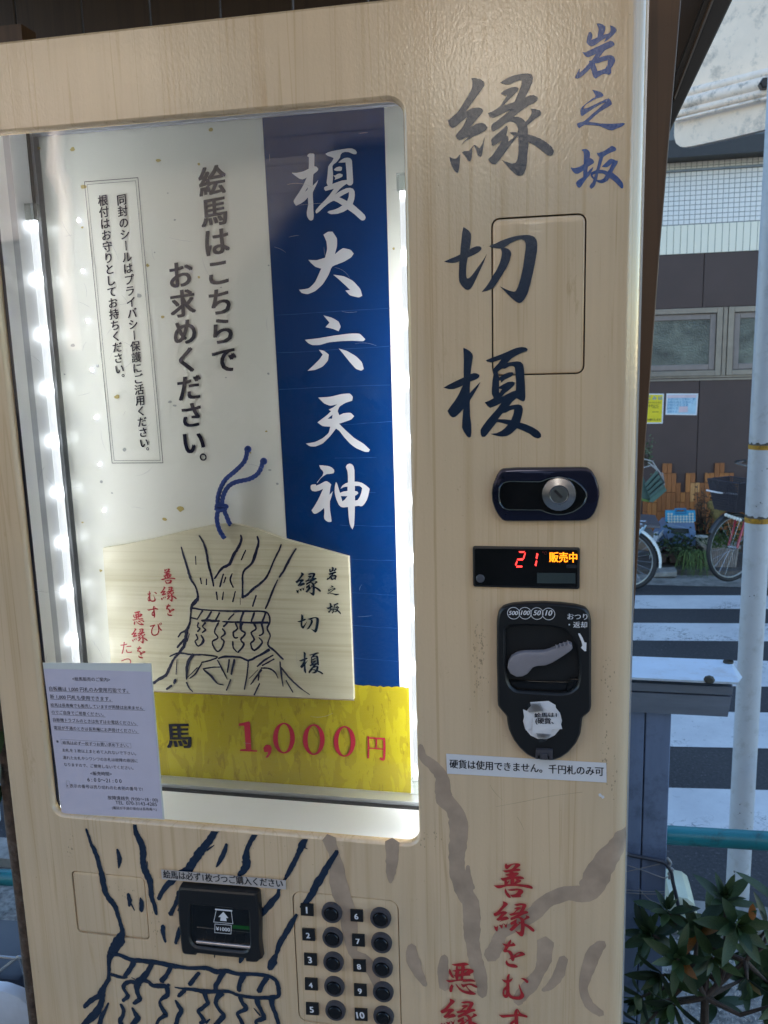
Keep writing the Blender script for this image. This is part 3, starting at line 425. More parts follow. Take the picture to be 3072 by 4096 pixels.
# ------------------------------------------------------------------ printed text in the built-in font
_tc = {}
def text_geo(body, bold=0.0, shear=0.0, res=3):
    """letter shapes one em high; heavier print is struck several times a hair apart"""
    k = (body, bold, shear, res)
    if k not in _tc:
        cu = bpy.data.curves.new('print', 'FONT'); cu.body = body; cu.shear = shear; cu.resolution_u = res; cu.size = 1.0
        o = bpy.data.objects.new('print', cu); C.objects.link(o)
        dg = bpy.context.evaluated_depsgraph_get(); me = bpy.data.meshes.new_from_object(o.evaluated_get(dg))
        v0 = [(v.co.x, v.co.y) for v in me.vertices]; f0 = [tuple(p.vertices) for p in me.polygons]; vs, fs = [], []
        sh = [(0, 0)] if bold < 0.004 else ([(-bold, 0), (bold, 0)] if bold < 0.015 else [(-bold, -bold*0.4), (bold, -bold*0.4), (bold, bold*0.5), (-bold, bold*0.5)])
        for i, (dx, dy) in enumerate(sh):
            n = len(vs); vs += [(a+dx, b+dy, i) for a, b in v0]; fs += [tuple(q+n for q in f) for f in f0]
        if not vs: vs = []
        C.objects.unlink(o); bpy.data.objects.remove(o); bpy.data.curves.remove(cu); bpy.data.meshes.remove(me)
        _tc[k] = (vs, fs)
    return _tc[k]
def put_text(mb, body, y, o, ux, uz, bold=0.0, shear=0.0, tilt=0.0):
    """o=(x,z) of left baseline; ux,uz = 2D vectors of one em along / up"""
    vs, fs = text_geo(body, bold, shear)
    mb.add([(o[0]+a*ux[0]+(b+tilt*a)*uz[0], y-0.00003*i_, o[1]+a*ux[1]+(b+tilt*a)*uz[1]) for a, b, i_ in vs], fs); return mb
def line_text(mb, body, p0, p1, Y, y, bold=0.0, h=1.0, shear=0.0):
    """fit a line of print between two photo points (left and right end of its baseline)"""
    a, b = at(*p0, Y), at(*p1, Y); d = Vector((b.x-a.x, b.z-a.z)); L = d.length; d.normalize()
    vs, fs = text_geo(body, bold, shear)
    if not vs: return mb
    x0, x1 = min(v[0] for v in vs), max(v[0] for v in vs); k = L/(x1-x0)
    return put_text(mb, body, y, (a.x-d.x*x0*k, a.z-d.y*x0*k), (d.x*k, d.y*k), (-d.y*k*h, d.x*k*h), bold, shear)
def col_text(mb, body, p0, p1, Y, y, size=0.92, bold=0.02, tilt=0.06, sx=1.0):
    """vertical column; p0,p1 photo centres of first and last character"""
    a, b = at(*p0, Y), at(*p1, Y); n = len(body); st = Vector((b.x-a.x, b.z-a.z))/max(1, n-1); em = st.length*size if n > 1 else size
    for i, ch in enumerate(body):
        vs, fs = text_geo(ch, bold); cx, cz = a.x+st.x*i, a.z+st.y*i
        if not vs: continue
        mx, my = 0.5, 0.38
        for_rot = ch in 'ー〜'
        V = []
        for u, v, i_ in vs:
            u, v = u-mx, v-my
            if for_rot: u, v = v, -u
            if ch in '。、': u, v = u+0.6, v+0.55
            V.append((cx+u*em*sx, y-0.00003*i_, cz+(v+tilt*u)*em))
        mb.add(V, fs)
    return mb
# ================================================================== VENDING MACHINE
def inset(poly, d):
    n = len(poly); A = sum(poly[i][0]*poly[(i+1)%n][1]-poly[(i+1)%n][0]*poly[i][1] for i in range(n)); s = 1 if A > 0 else -1
    out = []
    for i in range(n):
        a, b, c = Vector(poly[i-1]), Vector(poly[i]), Vector(poly[(i+1)%n])
        u, v = (b-a), (c-b)
        if u.length < 1e-9 or v.length < 1e-9: out.append(tuple(b)); continue
        u.normalize(); v.normalize(); n1 = Vector((-u.y, u.x))*s; n2 = Vector((-v.y, v.x))*s
        m = n1+n2
        if m.length < 1e-6: m = n1
        m.normalize(); k = max(0.35, m.dot(n1)); out.append(tuple(b+m*d/k))
    return out
def slab(mb, poly, yf, yb, bev=0.0015):
    """extruded plate: (x,z) outline, face at yf, back at yb, bevelled rim"""
    L = lambda p, y: [(a, y, b) for a, b in p]
    return mb.loops([L(poly, yb), L(poly, yf+bev), L(inset(poly, bev*0.3), yf+bev*0.3), L(inset(poly, bev), yf)])
def recess(mb, poly, y0, y1, r=0.002):
    L = lambda p, y: [(a, y, b) for a, b in p]
    return mb.loops([L(poly, y0), L(inset(poly, r*0.6), y0+r*0.5), L(inset(poly, r), y0+r), L(inset(poly, r), y1)])
def zpx(box, s, Y=0.0):
    sh = sheet(box); return [(p.x, p.z) for p in (at(*sh(x, y), Y) for x, y in P2(s))]
def bez(poly, lim=60): return smooth_loop(poly, lim)

def wrap_edge(mb):
    """lay print that runs past the flat front round the curved right edge"""
    me = bpy.data.meshes.new('tmp'); me.from_pydata([tuple(v) for v in mb.v], [], mb.f); bm = bmesh.new(); bm.from_mesh(me)
    for k in range(0, 10):
        g = bm.verts[:]+bm.edges[:]+bm.faces[:]
        bmesh.ops.bisect_plane(bm, geom=g, plane_co=(XR+0.0028*k, 0, 0), plane_no=(1, 0, 0))
    bm.verts.ensure_lookup_table(); mb.v = []
    for i, v in enumerate(bm.verts):
        x, y, z = v.co; v.index = i
        if x > XR:
            a_ = min((x-XR)/0.0235, 1.55); e = 0.0003-y; x, y = XR+(0.0235+e)*math.sin(a_), 0.0235-(0.0235+e)*math.cos(a_)
        mb.v.append((x, y, z))
    bm.verts.index_update(); mb.f = [tuple(v.index for v in f.verts) for f in bm.faces]
    bm.free(); bpy.data.meshes.remove(me); return mb
vm = empty('vending_machine', (-0.36, 0.36, 0.79), 'tall pale wood-print vending machine with lit display window, brush lettering and keypad', 'vending machine')
XL, XR, ZB, ZT = -0.830, 0.082, 0.80, 2.621
WX0, WX1, WZ0, WZ1 = -0.7665, -0.1785, 1.5055, 2.516
win = rrect(WX0, WZ0, WX1, WZ1, 0.024)
hatchA = rrect(at(1966,1200,0).x, at(2150,1500,0).z, at(2342,1200,0).x, at(2150,862,0).z, 0.010, 4)
hatchB = rrect(at(296,3600,0).x, at(450,3745,0).z, at(590,3650,0).x, at(430,3496,0).z, 0.008, 4)
keyp = rrect(at(1180,3800,0).x, at(1400,4110,0).z, at(1600,3850,0).x, at(1380,3583,0).z, 0.014, 5)
m = MB(); outer = [(XL, ZB), (XR, ZB), (XR, ZT), (XL, ZT)]
plate(m, outer, [win, hatchA, hatchB, keyp], 0.0)
for l in (hatchA, hatchB, keyp): wall_loop(m, l, 0.0, 0.006)
# rounded right edge, softened top and left edges
def edge_strip(prof, z0, z1):
    n = len(prof); vs = [(x, y, z0) for x, y in prof]+[(x, y, z1) for x, y in prof]
    m.add(vs, [(i, i+1, n+i+1, n+i) for i in range(n-1)])
edge_strip([(XR+0.0235*math.sin(R_(a)), 0.0235*(1-math.cos(R_(a)))) for a in range(0, 91, 7)]+[(XR+0.0235, 0.045)], ZB, ZT)
edge_strip([(XL, 0.0), (XL-0.003, 0.001), (XL-0.004, 0.045)], ZB, ZT)
m.add([(XL, 0, ZT), (XR, 0, ZT), (XR, 0.002, ZT+0.003), (XL, 0.002, ZT+0.003), (XR, 0.045, ZT+0.003), (XL, 0.045, ZT+0.003)], [(0,1,2,3),(3,2,4,5)])
m.add([(XR, 0.0, ZT), (XR+0.0235, 0.0235, ZT), (XR+0.0235, 0.045, ZT+0.003), (XR, 0.002, ZT+0.003)], [(0,1,2,3)])
fp = m.build('front_panel', 'wood', vm, smooth=True)
m = MB(); L3 = lambda p, y: [(a, y, b) for a, b in p]
m.loops([L3(win, 0.0), L3(inset(win, 0.0010), 0.0006), L3(inset(win, 0.0030), 0.0022), L3(inset(win, 0.0042), 0.0050), L3(inset(win, 0.0045), 0.012)], close_last=False)
m.build('window_lip', 'wood', vm, smooth=True)
m = MB(); m.box((XL+0.004, 0.045, ZB), (XR+0.020, 0.70, ZT)); 
cab = MB().box((XL+0.004, 0.16, ZB), (XR+0.020, 0.70, ZT+0.001)).box((XR-0.09, 0.0465, ZB), (XR+0.020, 0.16, ZT)).box((XL+0.004, 0.0465, ZB), (WX0-0.012, 0.16, ZT)).box((WX0-0.012, 0.0465, WZ1+0.05), (XR-0.09, 0.16, ZT)).box((WX0-0.012, 0.0465, ZB), (XR-0.09, 0.16, WZ0-0.012))
cab.build('cabinet', plain('cabinet_side_paint', (0.45, 0.42, 0.37), 0.4), vm)
MB().box((XR+0.0237, 0.0240, ZB), (XR+0.0257, 0.0465, ZT)).build('edge_trim', 'alu', vm)
for nm, l in (('service_hatch', hatchA), ('service_hatch', hatchB)):
    q = inset(l, 0.0013); mm = MB(); slab(mm, q, 0.0004, 0.0055, 0.0030); mm.build(nm, 'wood', vm, smooth=True)
q = inset(keyp, 0.0011); keypad = slab(MB(), q, 0.0002, 0.0055, 0.002).build('keypad', 'wood', vm, smooth=True)
for l in (hatchA, hatchB, keyp): plate(MB(), l, [], 0.0065).build('groove_backing', 'gap', vm)

# decals: grey enlarged drawing, then navy drawing
y = -0.00025
m = MB(); strokes(m, GREY_E, (1700,3096,1000), 0, y, 0.09, 3, 1.12); strokes(m, GREY_F, (900,3096,1000), 0, y-0.0003, 0.09, 4, 1.12)
wrap_edge(m); m.build('grey_tree_print', 'greyink', vm)
y = -0.0010
m = MB(); strokes(m, TREE_A, (250,3280,600), 0, y, 0.16, 5); strokes(m, TREE_B, (750,3280,600), 0, y-0.0002, 0.16, 6)
strokes(m, TREE_C, (300,3700,450), 0, y-0.0004, 0.14, 7); strokes(m, TREE_D, (700,3700,450), 0, y-0.0008, 0.14, 8)
# keep the print off the window opening
m.v = [(a, b, min(c, WZ0-0.0005)) if (WX0 < a < WX1 and c > WZ0-0.002) else (a, b, c) for a, b, c in m.v]
m.build('navy_tree_print', 'navy', vm)
for k, nm in (('en','brush_character'), ('kiri','brush_character'), ('enoki','brush_character')):
    m = MB(); glyph(k, m, 0, -0.0005); m.build(nm, 'navy', vm)
for k in ('iwa','no','saka'):
    m = MB(); glyph(k, m, 0, -0.0005); wrap_edge(m); m.build('brush_character', 'blueink', vm)
def hpx(px, py, h, Y): 
    c = at(px, py, Y); t = at(px, py-h/2, Y); b = at(px, py+h/2, Y); return (c.x, c.z, t.z-b.z)
for k, pl in (('zen', None), ('en', hpx(2056,3672,133,0)), ('wo', None), ('mu', None), ('su', None), ('aku', None), ('en', hpx(1845,4062,133,0))):
    m = MB(); glyph(k, m, 0, -0.0024, pl); m.build('red_character', 'redink', vm)

# ---- lock plate
BL = (1950, 1850, 500)
lock = slab(MB(), bez(zpx(BL, "200,75 400,62 800,60 1250,55 1320,62 1380,100 1440,200 1480,330 1485,430 1460,560 1420,660 1360,730 1300,760 1200,765 800,768 500,770 250,770 200,755 150,700 100,610 65,500 58,380 75,280 120,170 160,105")), -0.009, 0.001, 0.004).build('lock_plate', 'darkchrome', vm, smooth=True)
rimo = bez(zpx(BL, "290,232 500,236 710,238 780,205 860,182 950,176 1050,190 1150,225 1240,290 1300,370 1318,440 1290,520 1220,590 1130,640 1020,672 930,676 850,665 770,640 710,615 500,612 290,612 210,590 165,530 152,430 165,320 210,255"))
m = MB(); L = lambda p, yy: [(a, yy, b) for a, b in p]
m.loops([L(inset(rimo, -0.0010), -0.0088), L(inset(rimo, -0.0003), -0.0105), L(inset(rimo, 0.0008), -0.0105), L(inset(rimo, 0.0016), -0.0090)], close_last=False)
m.build('rim', 'chrome', lock, smooth=True)
plate(MB(), inset(rimo, 0.0016), [], -0.00925).build('handle_recess', 'blackgloss', lock)
cc = at(1950+948*0.3014, 1850+423*0.3014, -0.013); r1 = 0.0212*1.0
m = MB(); m.ring([(r1, 0.006), (r1*1.02, 0.0), (r1*0.98, -0.0015), (r1*0.58, -0.0035), (r1*0.56, -0.002)], (cc.x, cc.y, cc.z), n=48, cap=False)
m.build('cylinder_collar', 'steel', lock, smooth=True)
m = MB(); m.ring([(r1*0.565, 0.003), (r1*0.55, -0.0025), (r1*0.52, -0.003)], (cc.x, cc.y, cc.z), n=40)
m.build('lock_cylinder', 'steel', lock, smooth=True)
a_ = R_(-46); kx, kz = math.cos(a_), math.sin(a_); h_, w_ = r1*0.30, r1*0.075
MB().add([(cc.x+s*kx*h_-t*kz*w_-0.0008, cc.y-0.0034, cc.z+s*kz*h_+t*kx*w_+0.001) for s, t in ((-1,-1),(1,-1),(1,1),(-1,1))], [(0,1,2,3)]).build('keyway', 'gap', lock)

# ---- display
x0, x1 = at(1892,2265,0).x, at(2319,2265,0).x; z0, z1 = at(2100,2350,0).z, at(2100,2186,0).z
disp = slab(MB(), rrect(x0, z0, x1, z1, 0.003, 3), -0.004, 0.001, 0.002).build('status_display', 'blackplastic', vm, smooth=True)
sx0, sx1, sz0, sz1 = x0+0.003, x1-0.003, z0+0.003, z1-0.003
plate(MB(), rrect(sx0, sz0, sx1, sz1, 0.002, 2), [], -0.0042).build('screen', 'blackgloss', disp)
BD = (1700, 1800, 1000); MAT['ledred'] = emit('red_digits', (1.0, 0.035, 0.03), 0.9); MAT['ledorange'] = emit('orange_sign', (1.0, 0.22, 0.006), 0.75)
segs = ["622,672 662,672 655,682 628,682","664,678 668,684 658,722 650,715","612,722 648,718 655,724 648,732 618,732 610,728","608,734 614,740 606,768 597,762","610,768 645,768 645,779 605,779","740,684 752,690 744,724 735,718","738,730 745,738 738,772 728,764"]
m = MB()
for s in segs: plate(m, zpx(BD, s, -0.0046), [], -0.0046)
m.build('temperature_digits', 'ledred', disp)
m = MB(); line_text(m, '販売中', (1700+824*0.6028, 1800+738*0.6028), (1700+1010*0.6028, 1800+740*0.6028), -0.0046, -0.0046, 0.022, 1.18); m.build('lit_characters', 'ledorange', disp)
m = MB(); line_text(m, '℃', (1700+778*0.6028, 1800+694*0.6028), (1700+808*0.6028, 1800+694*0.6028), -0.0046, -0.0046); m.build('dim_symbol', plain('dim_red', (0.16, 0.015, 0.015), 0.3), disp)
MAT['lcd'] = plain('lcd_grey', (0.045, 0.06, 0.062), 0.15)
m = MB(); plate(m, zpx(BD, "743,815 998,817 998,886 743,884", -0.0046), [], -0.0046); m.build('lcd_window', 'lcd', disp)
m = MB(); c0 = at(1700+367*0.6028, 1800+853*0.6028, -0.0045); m.ring([(0.0057, 0.0), (0.005, -0.0006)], tuple(c0), n=24); m.build('sensor_lens', plain('lens_grey', (0.10, 0.10, 0.115), 0.2), disp)
m = MB(); plate(m, bez(zpx(BD, "940,760 1003,760 1008,772 1003,784 940,784 935,772", -0.0046)), [], -0.0046); m.build('indicator', plain('dim_indicator', (0.03, 0.03, 0.035), 0.2), disp)

# ---- coin panel
BC = (1700, 1800, 1000); BC2 = (1700, 2600, 850)
o1 = zpx(BC, "790,1000 900,1006 1000,1018 1060,1035 1090,1070 1102,1120 1102,1400"); o2 = zpx(BC2, "1296,200 1297,420 1285,465 1228,510 1222,570 1212,640 1180,710 1120,780 1060,820 1000,842 870,832 800,800 740,745 690,680 655,600 643,540 640,500 600,455 572,420 568,380 566,200"); o3 = zpx(BC, "478,1400 478,1120 490,1060 520,1028 580,1010 680,1002")
cp = bez(o1+o2+o3)
rec = bez(zpx(BC, "560,1140 700,1135 850,1145 930,1165 985,1210 1020,1280 1035,1380 1038,1480 1020,1560 970,1600 900,1612 700,1600 600,1592 560,1560 535,1510 525,1400 520,1250 522,1170"))
slot = [(p.x, p.z) for p in (at(1700+(922+150*math.cos(t*math.pi/14))*0.5124, 2600+(562+150*math.sin(t*math.pi/14))*0.5124, -0.01) for t in range(28))]
coin = MB(); coin.loops([L(cp, 0.001), L(cp, -0.006), L(inset(cp, 0.001), -0.009), L(inset(cp, 0.003), -0.0105)], close_last=False)
plate(coin, inset(cp, 0.003), [rec, slot], -0.0105); recess(coin, rec, -0.0105, -0.0012, 0.003); recess(coin, slot, -0.0105, -0.004, 0.004)
coin = coin.build('coin_panel', 'blackplastic', vm, smooth=True)
m = MB(); tray = bez(zpx(BC, "560,1518 700,1525 940,1532 1010,1500 1020,1560 970,1598 900,1606 700,1596 605,1588 572,1560")); slab(m, tray, -0.0045, -0.0014, 0.001); m.build('coin_tray', 'blackgloss', coin, smooth=True)
m = MB(); slab(m, bez(zpx(BC, "962,1500 1022,1505 1025,1540 1000,1580 975,1592 935,1588 945,1550"), 40), -0.0085, -0.0040, 0.001); m.build('tray_window', 'clear', coin)
m = MB(); slab(m, bez(zpx(BC, "556,1385 575,1352 612,1330 660,1320 790,1318 830,1306 930,1266 960,1262 974,1270 978,1298 960,1318 900,1358 845,1392 800,1410 745,1413 715,1424 700,1444 680,1466 650,1482 610,1485 570,1463 550,1425"), 28), -0.0135, -0.004, 0.0025)
lever = m.build('return_lever', 'greyplastic', coin, smooth=True)
m = MB()
for i in range(4):
    a, b = at(1700+(868+i*26)*0.6028, 1800+(1292-i*9)*0.6028, -0.0138), at(1700+(875+i*26)*0.6028, 1800+(1322-i*9)*0.6028, -0.0138); m.tube([a, b], 0.0009, 6)
dots = [(620,1371),(634,1371),(620,1385),(620,1399),(634,1399),(650,1392),(650,1402),(665,1388),(665,1402),(695,1371),(710,1371),(725,1383),(728,1397),(745,1371),(760,1371),(758,1385),(758,1399)]
for dx, dy in dots:
    c = at(1700+dx*0.6028, 1800+dy*0.6028, -0.0137); m.ring([(0.0006, 0.0003), (0.0005, -0.0004)], tuple(c), n=8)
m.build('braille_dots', 'greyplastic', lever, smooth=True)
m = MB()
for cx, cy, r in ((588,1083,43),(664,1083,43),(743,1085,43),(820,1088,43)):
    c = at(1700+cx*0.6028, 1800+cy*0.6028, -0.0107); rr = r*0.6028*1.09/FPX
    m.ring([(rr, 0.0), (rr, -0.0001), (rr-0.0007, -0.0001)], tuple(c), n=40, cap=False)
for t, xa, xb, yb in (('500',555,618,1094),('100',635,697,1094),('50',718,770,1096),('10',797,846,1098)):
    line_text(m, t, (1700+xa*0.6028, 1800+yb*0.6028), (1700+xb*0.6028, 1800+(yb+1)*0.6028), -0.0108, -0.0108, 0.02, 1.0, 0.25)
line_text(m, 'おつり', (1700+945*0.6028, 1800+1122*0.6028), (1700+1078*0.6028, 1800+1124*0.6028), -0.0108, -0.0108, 0.012)
line_text(m, '・返却', (1700+952*0.6028, 1800+1176*0.6028), (1700+1076*0.6028, 1800+1178*0.6028), -0.0108, -0.0108, 0.012)
plate(m, zpx(BC, "1015,1217 1028,1216 1046,1246 1058,1276 1072,1278 1070,1334 1060,1336 1034,1312 1044,1298 1040,1276 1030,1252", -0.0108), [], -0.0109)
m.build('white_lettering', 'whitetext', coin)
m = MB(); slab(m, zpx(BC2, "868,765 996,768 998,838 975,842 965,815 880,812 880,838 862,835", -0.0105), -0.0165, -0.010, 0.001); slab(m, zpx(BC2, "900,785 955,787 958,838 900,835", -0.0105), -0.0195, -0.010, 0.0015)
m.build('slot_clip', 'ringgrey', coin, smooth=True)
m = MB()
for dx, dy in ((880,352),(895,345),(912,352),(897,368),(920,372),(880,372),(935,352),(938,380),(955,366)):
    c = at(1700+dx*0.5124, 2600+dy*0.5124, -0.0105); m.ring([(0.0006, 0.0003), (0.0005, -0.0005)], tuple(c), n=8)
m.build('braille_dots', 'blackplastic', coin, smooth=True)

# paper scraps taped over the coin slot (a thing of its own)
pp = empty('paper_patch', tuple(at(2172,2888,-0.012)), 'crumpled scraps of printed paper taped over the round coin slot', 'paper patch')
m = MB(); rnd = random.Random(3)
for i, (s, dy) in enumerate(((" ".join("%.0f,%.0f" % (918+138*math.cos(q*0.4488), 555+132*math.sin(q*0.4488)) for q in range(14)), 0.0), ("830,420 960,412 1010,440 1020,520 850,520", 0.0007), ("780,470 860,500 850,610 800,620", 0.0011), ("850,500 1035,520 1058,610 985,612 975,655 900,665 845,640", 0.0016))):
    pts = zpx(BC2, ' '.join('%.1f,%.1f' % (922+(a-922)*1.10, 562+(b-562)*1.10) for a, b in P2(s)), -0.012); yy = -0.0112-dy; vs = [(a, yy-rnd.uniform(0, 0.0010), b) for a, b in pts]
    c = (sum(v[0] for v in vs)/len(vs), yy-0.0016, sum(v[2] for v in vs)/len(vs)); n = len(vs)
    m.add(vs+[c], [(j, (j+1)%n, n) for j in range(n)])
m.build('paper_scrap', 'whitepaper', pp)
m = MB(); line_text(m, '絵馬は1', (1700+855*0.5124, 2600+522*0.5124), (1700+1030*0.5124, 2600+518*0.5124), -0.014, -0.0149, 0.03, 0.8)
line_text(m, '(硬貨、', (1700+862*0.5124, 2600+568*0.5124), (1700+1005*0.5124, 2600+572*0.5124), -0.014, -0.0149, 0.03)
m.build('print', 'blacktext', pp)
MAT['tape'] = glass('crinkled_tape', (0.8, 0.8, 0.8), 0.25, 3.0)
for s in ("800,412 900,405 925,470 810,480", "870,640 985,650 950,700 895,718"):
    pts = zpx(BC2, s, -0.012); plate(MB(), pts, [], -0.0152).build('adhesive_tape', 'tape', pp)

# ---- bill acceptor
BB = (650, 3400, 500); BB2 = (700, 3700, 450)
bo = bez(zpx(BB, "275,418 640,445 1000,475 1250,492 1300,515 1310,580 1330,850")+zpx(BB2, "1290,200 1320,420 1280,430 1262,462 1220,468 1085,455 1078,410 720,375 380,335 360,365 200,352 160,330 145,280")+zpx(BB, "262,900 245,600 250,460"), 50)
bi = bez(zpx(BB, "390,630 700,655 1000,690 1200,708 1212,850 1218,1030 1225,1180 1180,1275 1100,1290 800,1260 480,1222 420,1160 388,1080 382,950 384,800"))
m = MB(); m.loops([L(bo, 0.001), L(bo, -0.010), L(inset(bo, 0.0012), -0.0135), L(inset(bo, 0.004), -0.015)], close_last=False)
plate(m, inset(bo, 0.004), [bi], -0.015); recess(m, bi, -0.015, -0.0012, 0.003)
bill = m.build('bill_acceptor', 'blackplastic', vm, smooth=True)
m = MB()
for i in range(6):
    x_ = 555+i*131; a = at(650+(x_+25)*0.3014, 3400+(1085+i*14)*0.3014, -0.004); b = at(650+x_*0.3014, 3400+(1185+i*14)*0.3014, -0.008); m.tube([a, b], 0.0010, 6)
m.build('guide_ribs', 'blackplastic', bill, smooth=True)
m = MB(); a, b = at(650+455*0.3014, 3400+1215*0.3014, -0.012), at(650+1180*0.3014, 3400+1290*0.3014, -0.012)
m.tube([a, b], 0.0030, 10); m.build('front_bar', plain('bare_metal_bar', (0.55, 0.48, 0.46), 0.25, 0.8), bill, smooth=True)
m = MB(); a, b = at(650+460*0.3014, 3400+1020*0.3014, -0.004), at(650+1218*0.3014, 3400+1100*0.3014, -0.004); m.tube([a, b], 0.0011, 8); m.build('slot_edge', 'chrome', bill, smooth=True)
m = MB(); rr_ = random.Random(2)
for i in range(34):
    f = i/33; x_ = 935+f*280; a = at(650+x_*0.3014, 3400+(995+f*25)*0.3014, -0.003); b = at(650+x_*0.3014, 3400+(1042+f*22)*0.3014, -0.003); w2 = 0.0007
    m.add([(a.x-w2, a.y, a.z), (a.x+w2, a.y, a.z), (b.x+w2, b.y, b.z), (b.x-w2, b.y, b.z)], [(0,1,2,3)])
m.build('green_guide_light', emit('green_glow', (0.02, 0.55, 0.05), 0.02), bill)
m = MB(); plate(m, inset(bi, 0.003), [], -0.0105); m.build('clear_cover', 'clear', bill)
YB = -0.0110
m = MB()
def hollow(mb, s, w_): 
    p = zpx(BB, s, YB); plate(mb, p, [inset(p, w_)], YB)
hollow(m, "712,790 915,808 938,982 675,958", 0.0008); hollow(m, "693,978 916,996 912,1118 690,1098", 0.0008)
a, b = at(650+700*0.3014, 3400+786*0.3014, YB), at(650+925*0.3014, 3400+808*0.3014, YB); m.tube([a, b], 0.0011, 8)
plate(m, zpx(BB, "808,820 874,902 845,902 852,945 766,938 772,892 740,888", YB), [], YB-0.0001)
line_text(m, '¥1000', (650+712*0.3014, 3400+1066*0.3014), (650+898*0.3014, 3400+1082*0.3014), YB, YB-0.0001, 0.02)
m.build('white_symbols', 'whitetext', bill)

# ---- keypad buttons and number plates
BK = (900, 3096, 1000)
L_ = [(708,922),(714,1087),(719,1250),(725,1412),(732,1572)]; Rr_ = [(1032,957),(1038,1122),(1044,1287),(1049,1448),(1052,1610)]
n1 = [(543,903),(553,1068),(566,1233),(571,1397),(578,1561)]; n2 = [(873,942),(884,1106),(891,1275),(897,1437),(902,1600)]
K = 0.6028; rb = 80*K*1.1/FPX; bproto = None
for cx, cy in L_+Rr_:
    c = at(900+cx*K, 3096+cy*K, -0.004)
    if bproto is None:
        m = MB(); m.ring([(rb, 0.004), (rb, -0.001), (rb*0.97, -0.0025), (rb*0.74, -0.0030), (rb*0.68, -0.0015)], (c.x, c.y, c.z), n=40, cap=False)
        b1 = m.build('button', 'ringgrey', vm, smooth=True, base=c)
        m = MB(); m.ring([(rb*0.68, -0.0010), (rb*0.66, -0.0040), (rb*0.60, -0.0052), (rb*0.30, -0.0056)], (c.x, c.y, c.z), n=36)
        b2 = m.build('button_cap', 'blackgloss', b1, smooth=True, base=c); bproto = (b1, b2)
    else:
        b1 = bproto[0].copy(); C.objects.link(b1); b1.parent = vm; b1.location = c-parent_world(vm)
        b2 = bproto[1].copy(); C.objects.link(b2); b2.parent = b1
for i, (cx, cy) in enumerate(n1+n2):
    m = MB(); quadplane(m, zpx(BK, f"{cx-42},{cy-42} {cx+41},{cy-37} {cx+44},{cy+41} {cx-40},{cy+36}", -0.0030), -0.0030, 0.0024)
    lab = m.build('number_plate', 'blackplastic', vm)
    m = MB(); t = str(i+1); wd = 13.5 if len(t) == 1 else 27
    if t == '1': wd = 5.5
    line_text(m, t, (900+(cx-wd)*K, 3096+(cy+21)*K), (900+(cx+wd)*K, 3096+(cy+22)*K), -0.0031, -0.0031, 0.035); m.build('digit', 'whitetext', lab)

# ---- display cavity
FZ = WZ0+0.004; m = MB()
yB = 0.155; x0c, x1c, z1c = WX0-0.004, WX1+0.07, WZ1+0.045
m.add([(x0c,0.012,FZ),(x0c,yB,FZ),(x0c,yB,z1c),(x0c,0.012,z1c)], [(0,1,2,3)])
m.add([(x1c,0.012,FZ),(x1c,yB,FZ),(x1c,yB,z1c),(x1c,0.012,z1c)], [(0,3,2,1)])
m.add([(x0c,0.012,FZ),(x1c,0.012,FZ),(x1c,yB,FZ),(x0c,yB,FZ)], [(0,1,2,3)])
m.add([(x0c,0.012,z1c),(x0c,yB,z1c),(x1c,yB,z1c),(x1c,0.012,z1c)], [(0,1,2,3)])
m.add([(x0c,yB,FZ),(x1c,yB,FZ),(x1c,yB,z1c),(x0c,yB,z1c)], [(0,1,2,3)])
m.box((x0c, 0.0125, WZ1-0.001), (x1c, 0.014, z1c)).box((WX1-0.001, 0.0125, FZ), (x1c, 0.014, z1c)).box((x0c, 0.012, FZ-0.010), (x1c, 0.014, FZ-0.001))
MAT['cavwhite'] = plain('satin_white_liner', (0.74,0.75,0.76), 0.5, var=0.02)
cav = m.build('display_cavity', 'cavwhite', vm)
def fl(px, py): return onz(px, py, FZ).y
def wl(px, py): return onx(px, py, x0c).y
MAT['filllamp'] = emit('hidden_fill_lamp', (0.95, 0.97, 1.0), 6.5)
ya, yb = fl(1500, 3205), fl(1500, 3228)
MB().box((x0c+0.001, min(ya,yb), FZ+0.0003), (x1c-0.001, max(ya,yb), FZ+0.0012)).build('black_gasket', 'gap', cav)
MB().box((x0c+0.001, 0.104, FZ+0.0003), (x1c-0.001, 0.128, FZ+0.008)).build('board_ledge', 'alu', cav)
yw = [wl(x_, 1800) for x_ in (62, 128, 146, 166, 226, 237, 276)]
MB().box((x0c+0.0003, 0.0235, FZ+0.009), (x0c+0.004, yw[1], WZ1+0.03)).build('side_liner', 'cavwhite', cav)
MB().box((x0c+0.0003, yw[1]+0.001, FZ+0.009), (x0c+0.0025, yw[2]+0.006, WZ1+0.03)).build('side_channel', plain('grey_channel', (0.34,0.36,0.40), 0.4), cav)
MB().box((x0c+0.0003, yw[4], FZ+0.009), (x0c+0.0015, yw[5], WZ1+0.03)).build('black_gasket', 'gap', cav)
MB().box((x0c+0.0003, yw[5]+0.0005, FZ+0.009), (x0c+0.006, 0.129, WZ1+0.03)).build('board_channel', 'alu', cav)
MB().box((x0c+0.01, 0.118, WZ1+0.022), (x1c-0.01, 0.129, WZ1+0.034)).build('top_channel', plain('smoky_channel', (0.35,0.37,0.42), 0.25), cav)
0 and print('LEFTWALL', yw, wl(200,1800), onx(386,1436,x0c).y, [round(fl(900,y_),3) for y_ in (3100,3150,3174,3300)])
yt = (wl(178,1800)+wl(222,1800))/2
zt0, zt1 = onx(88, 880, x0c).z, FZ+0.06
lt = empty('led', (0,0,0), None, None) if False else None
m = MB(); m.tube([(x0c+0.010, yt, zt1), (x0c+0.010, yt, zt0)], 0.0058, 12); m.build('led_tube', 'led', cav, smooth=True)
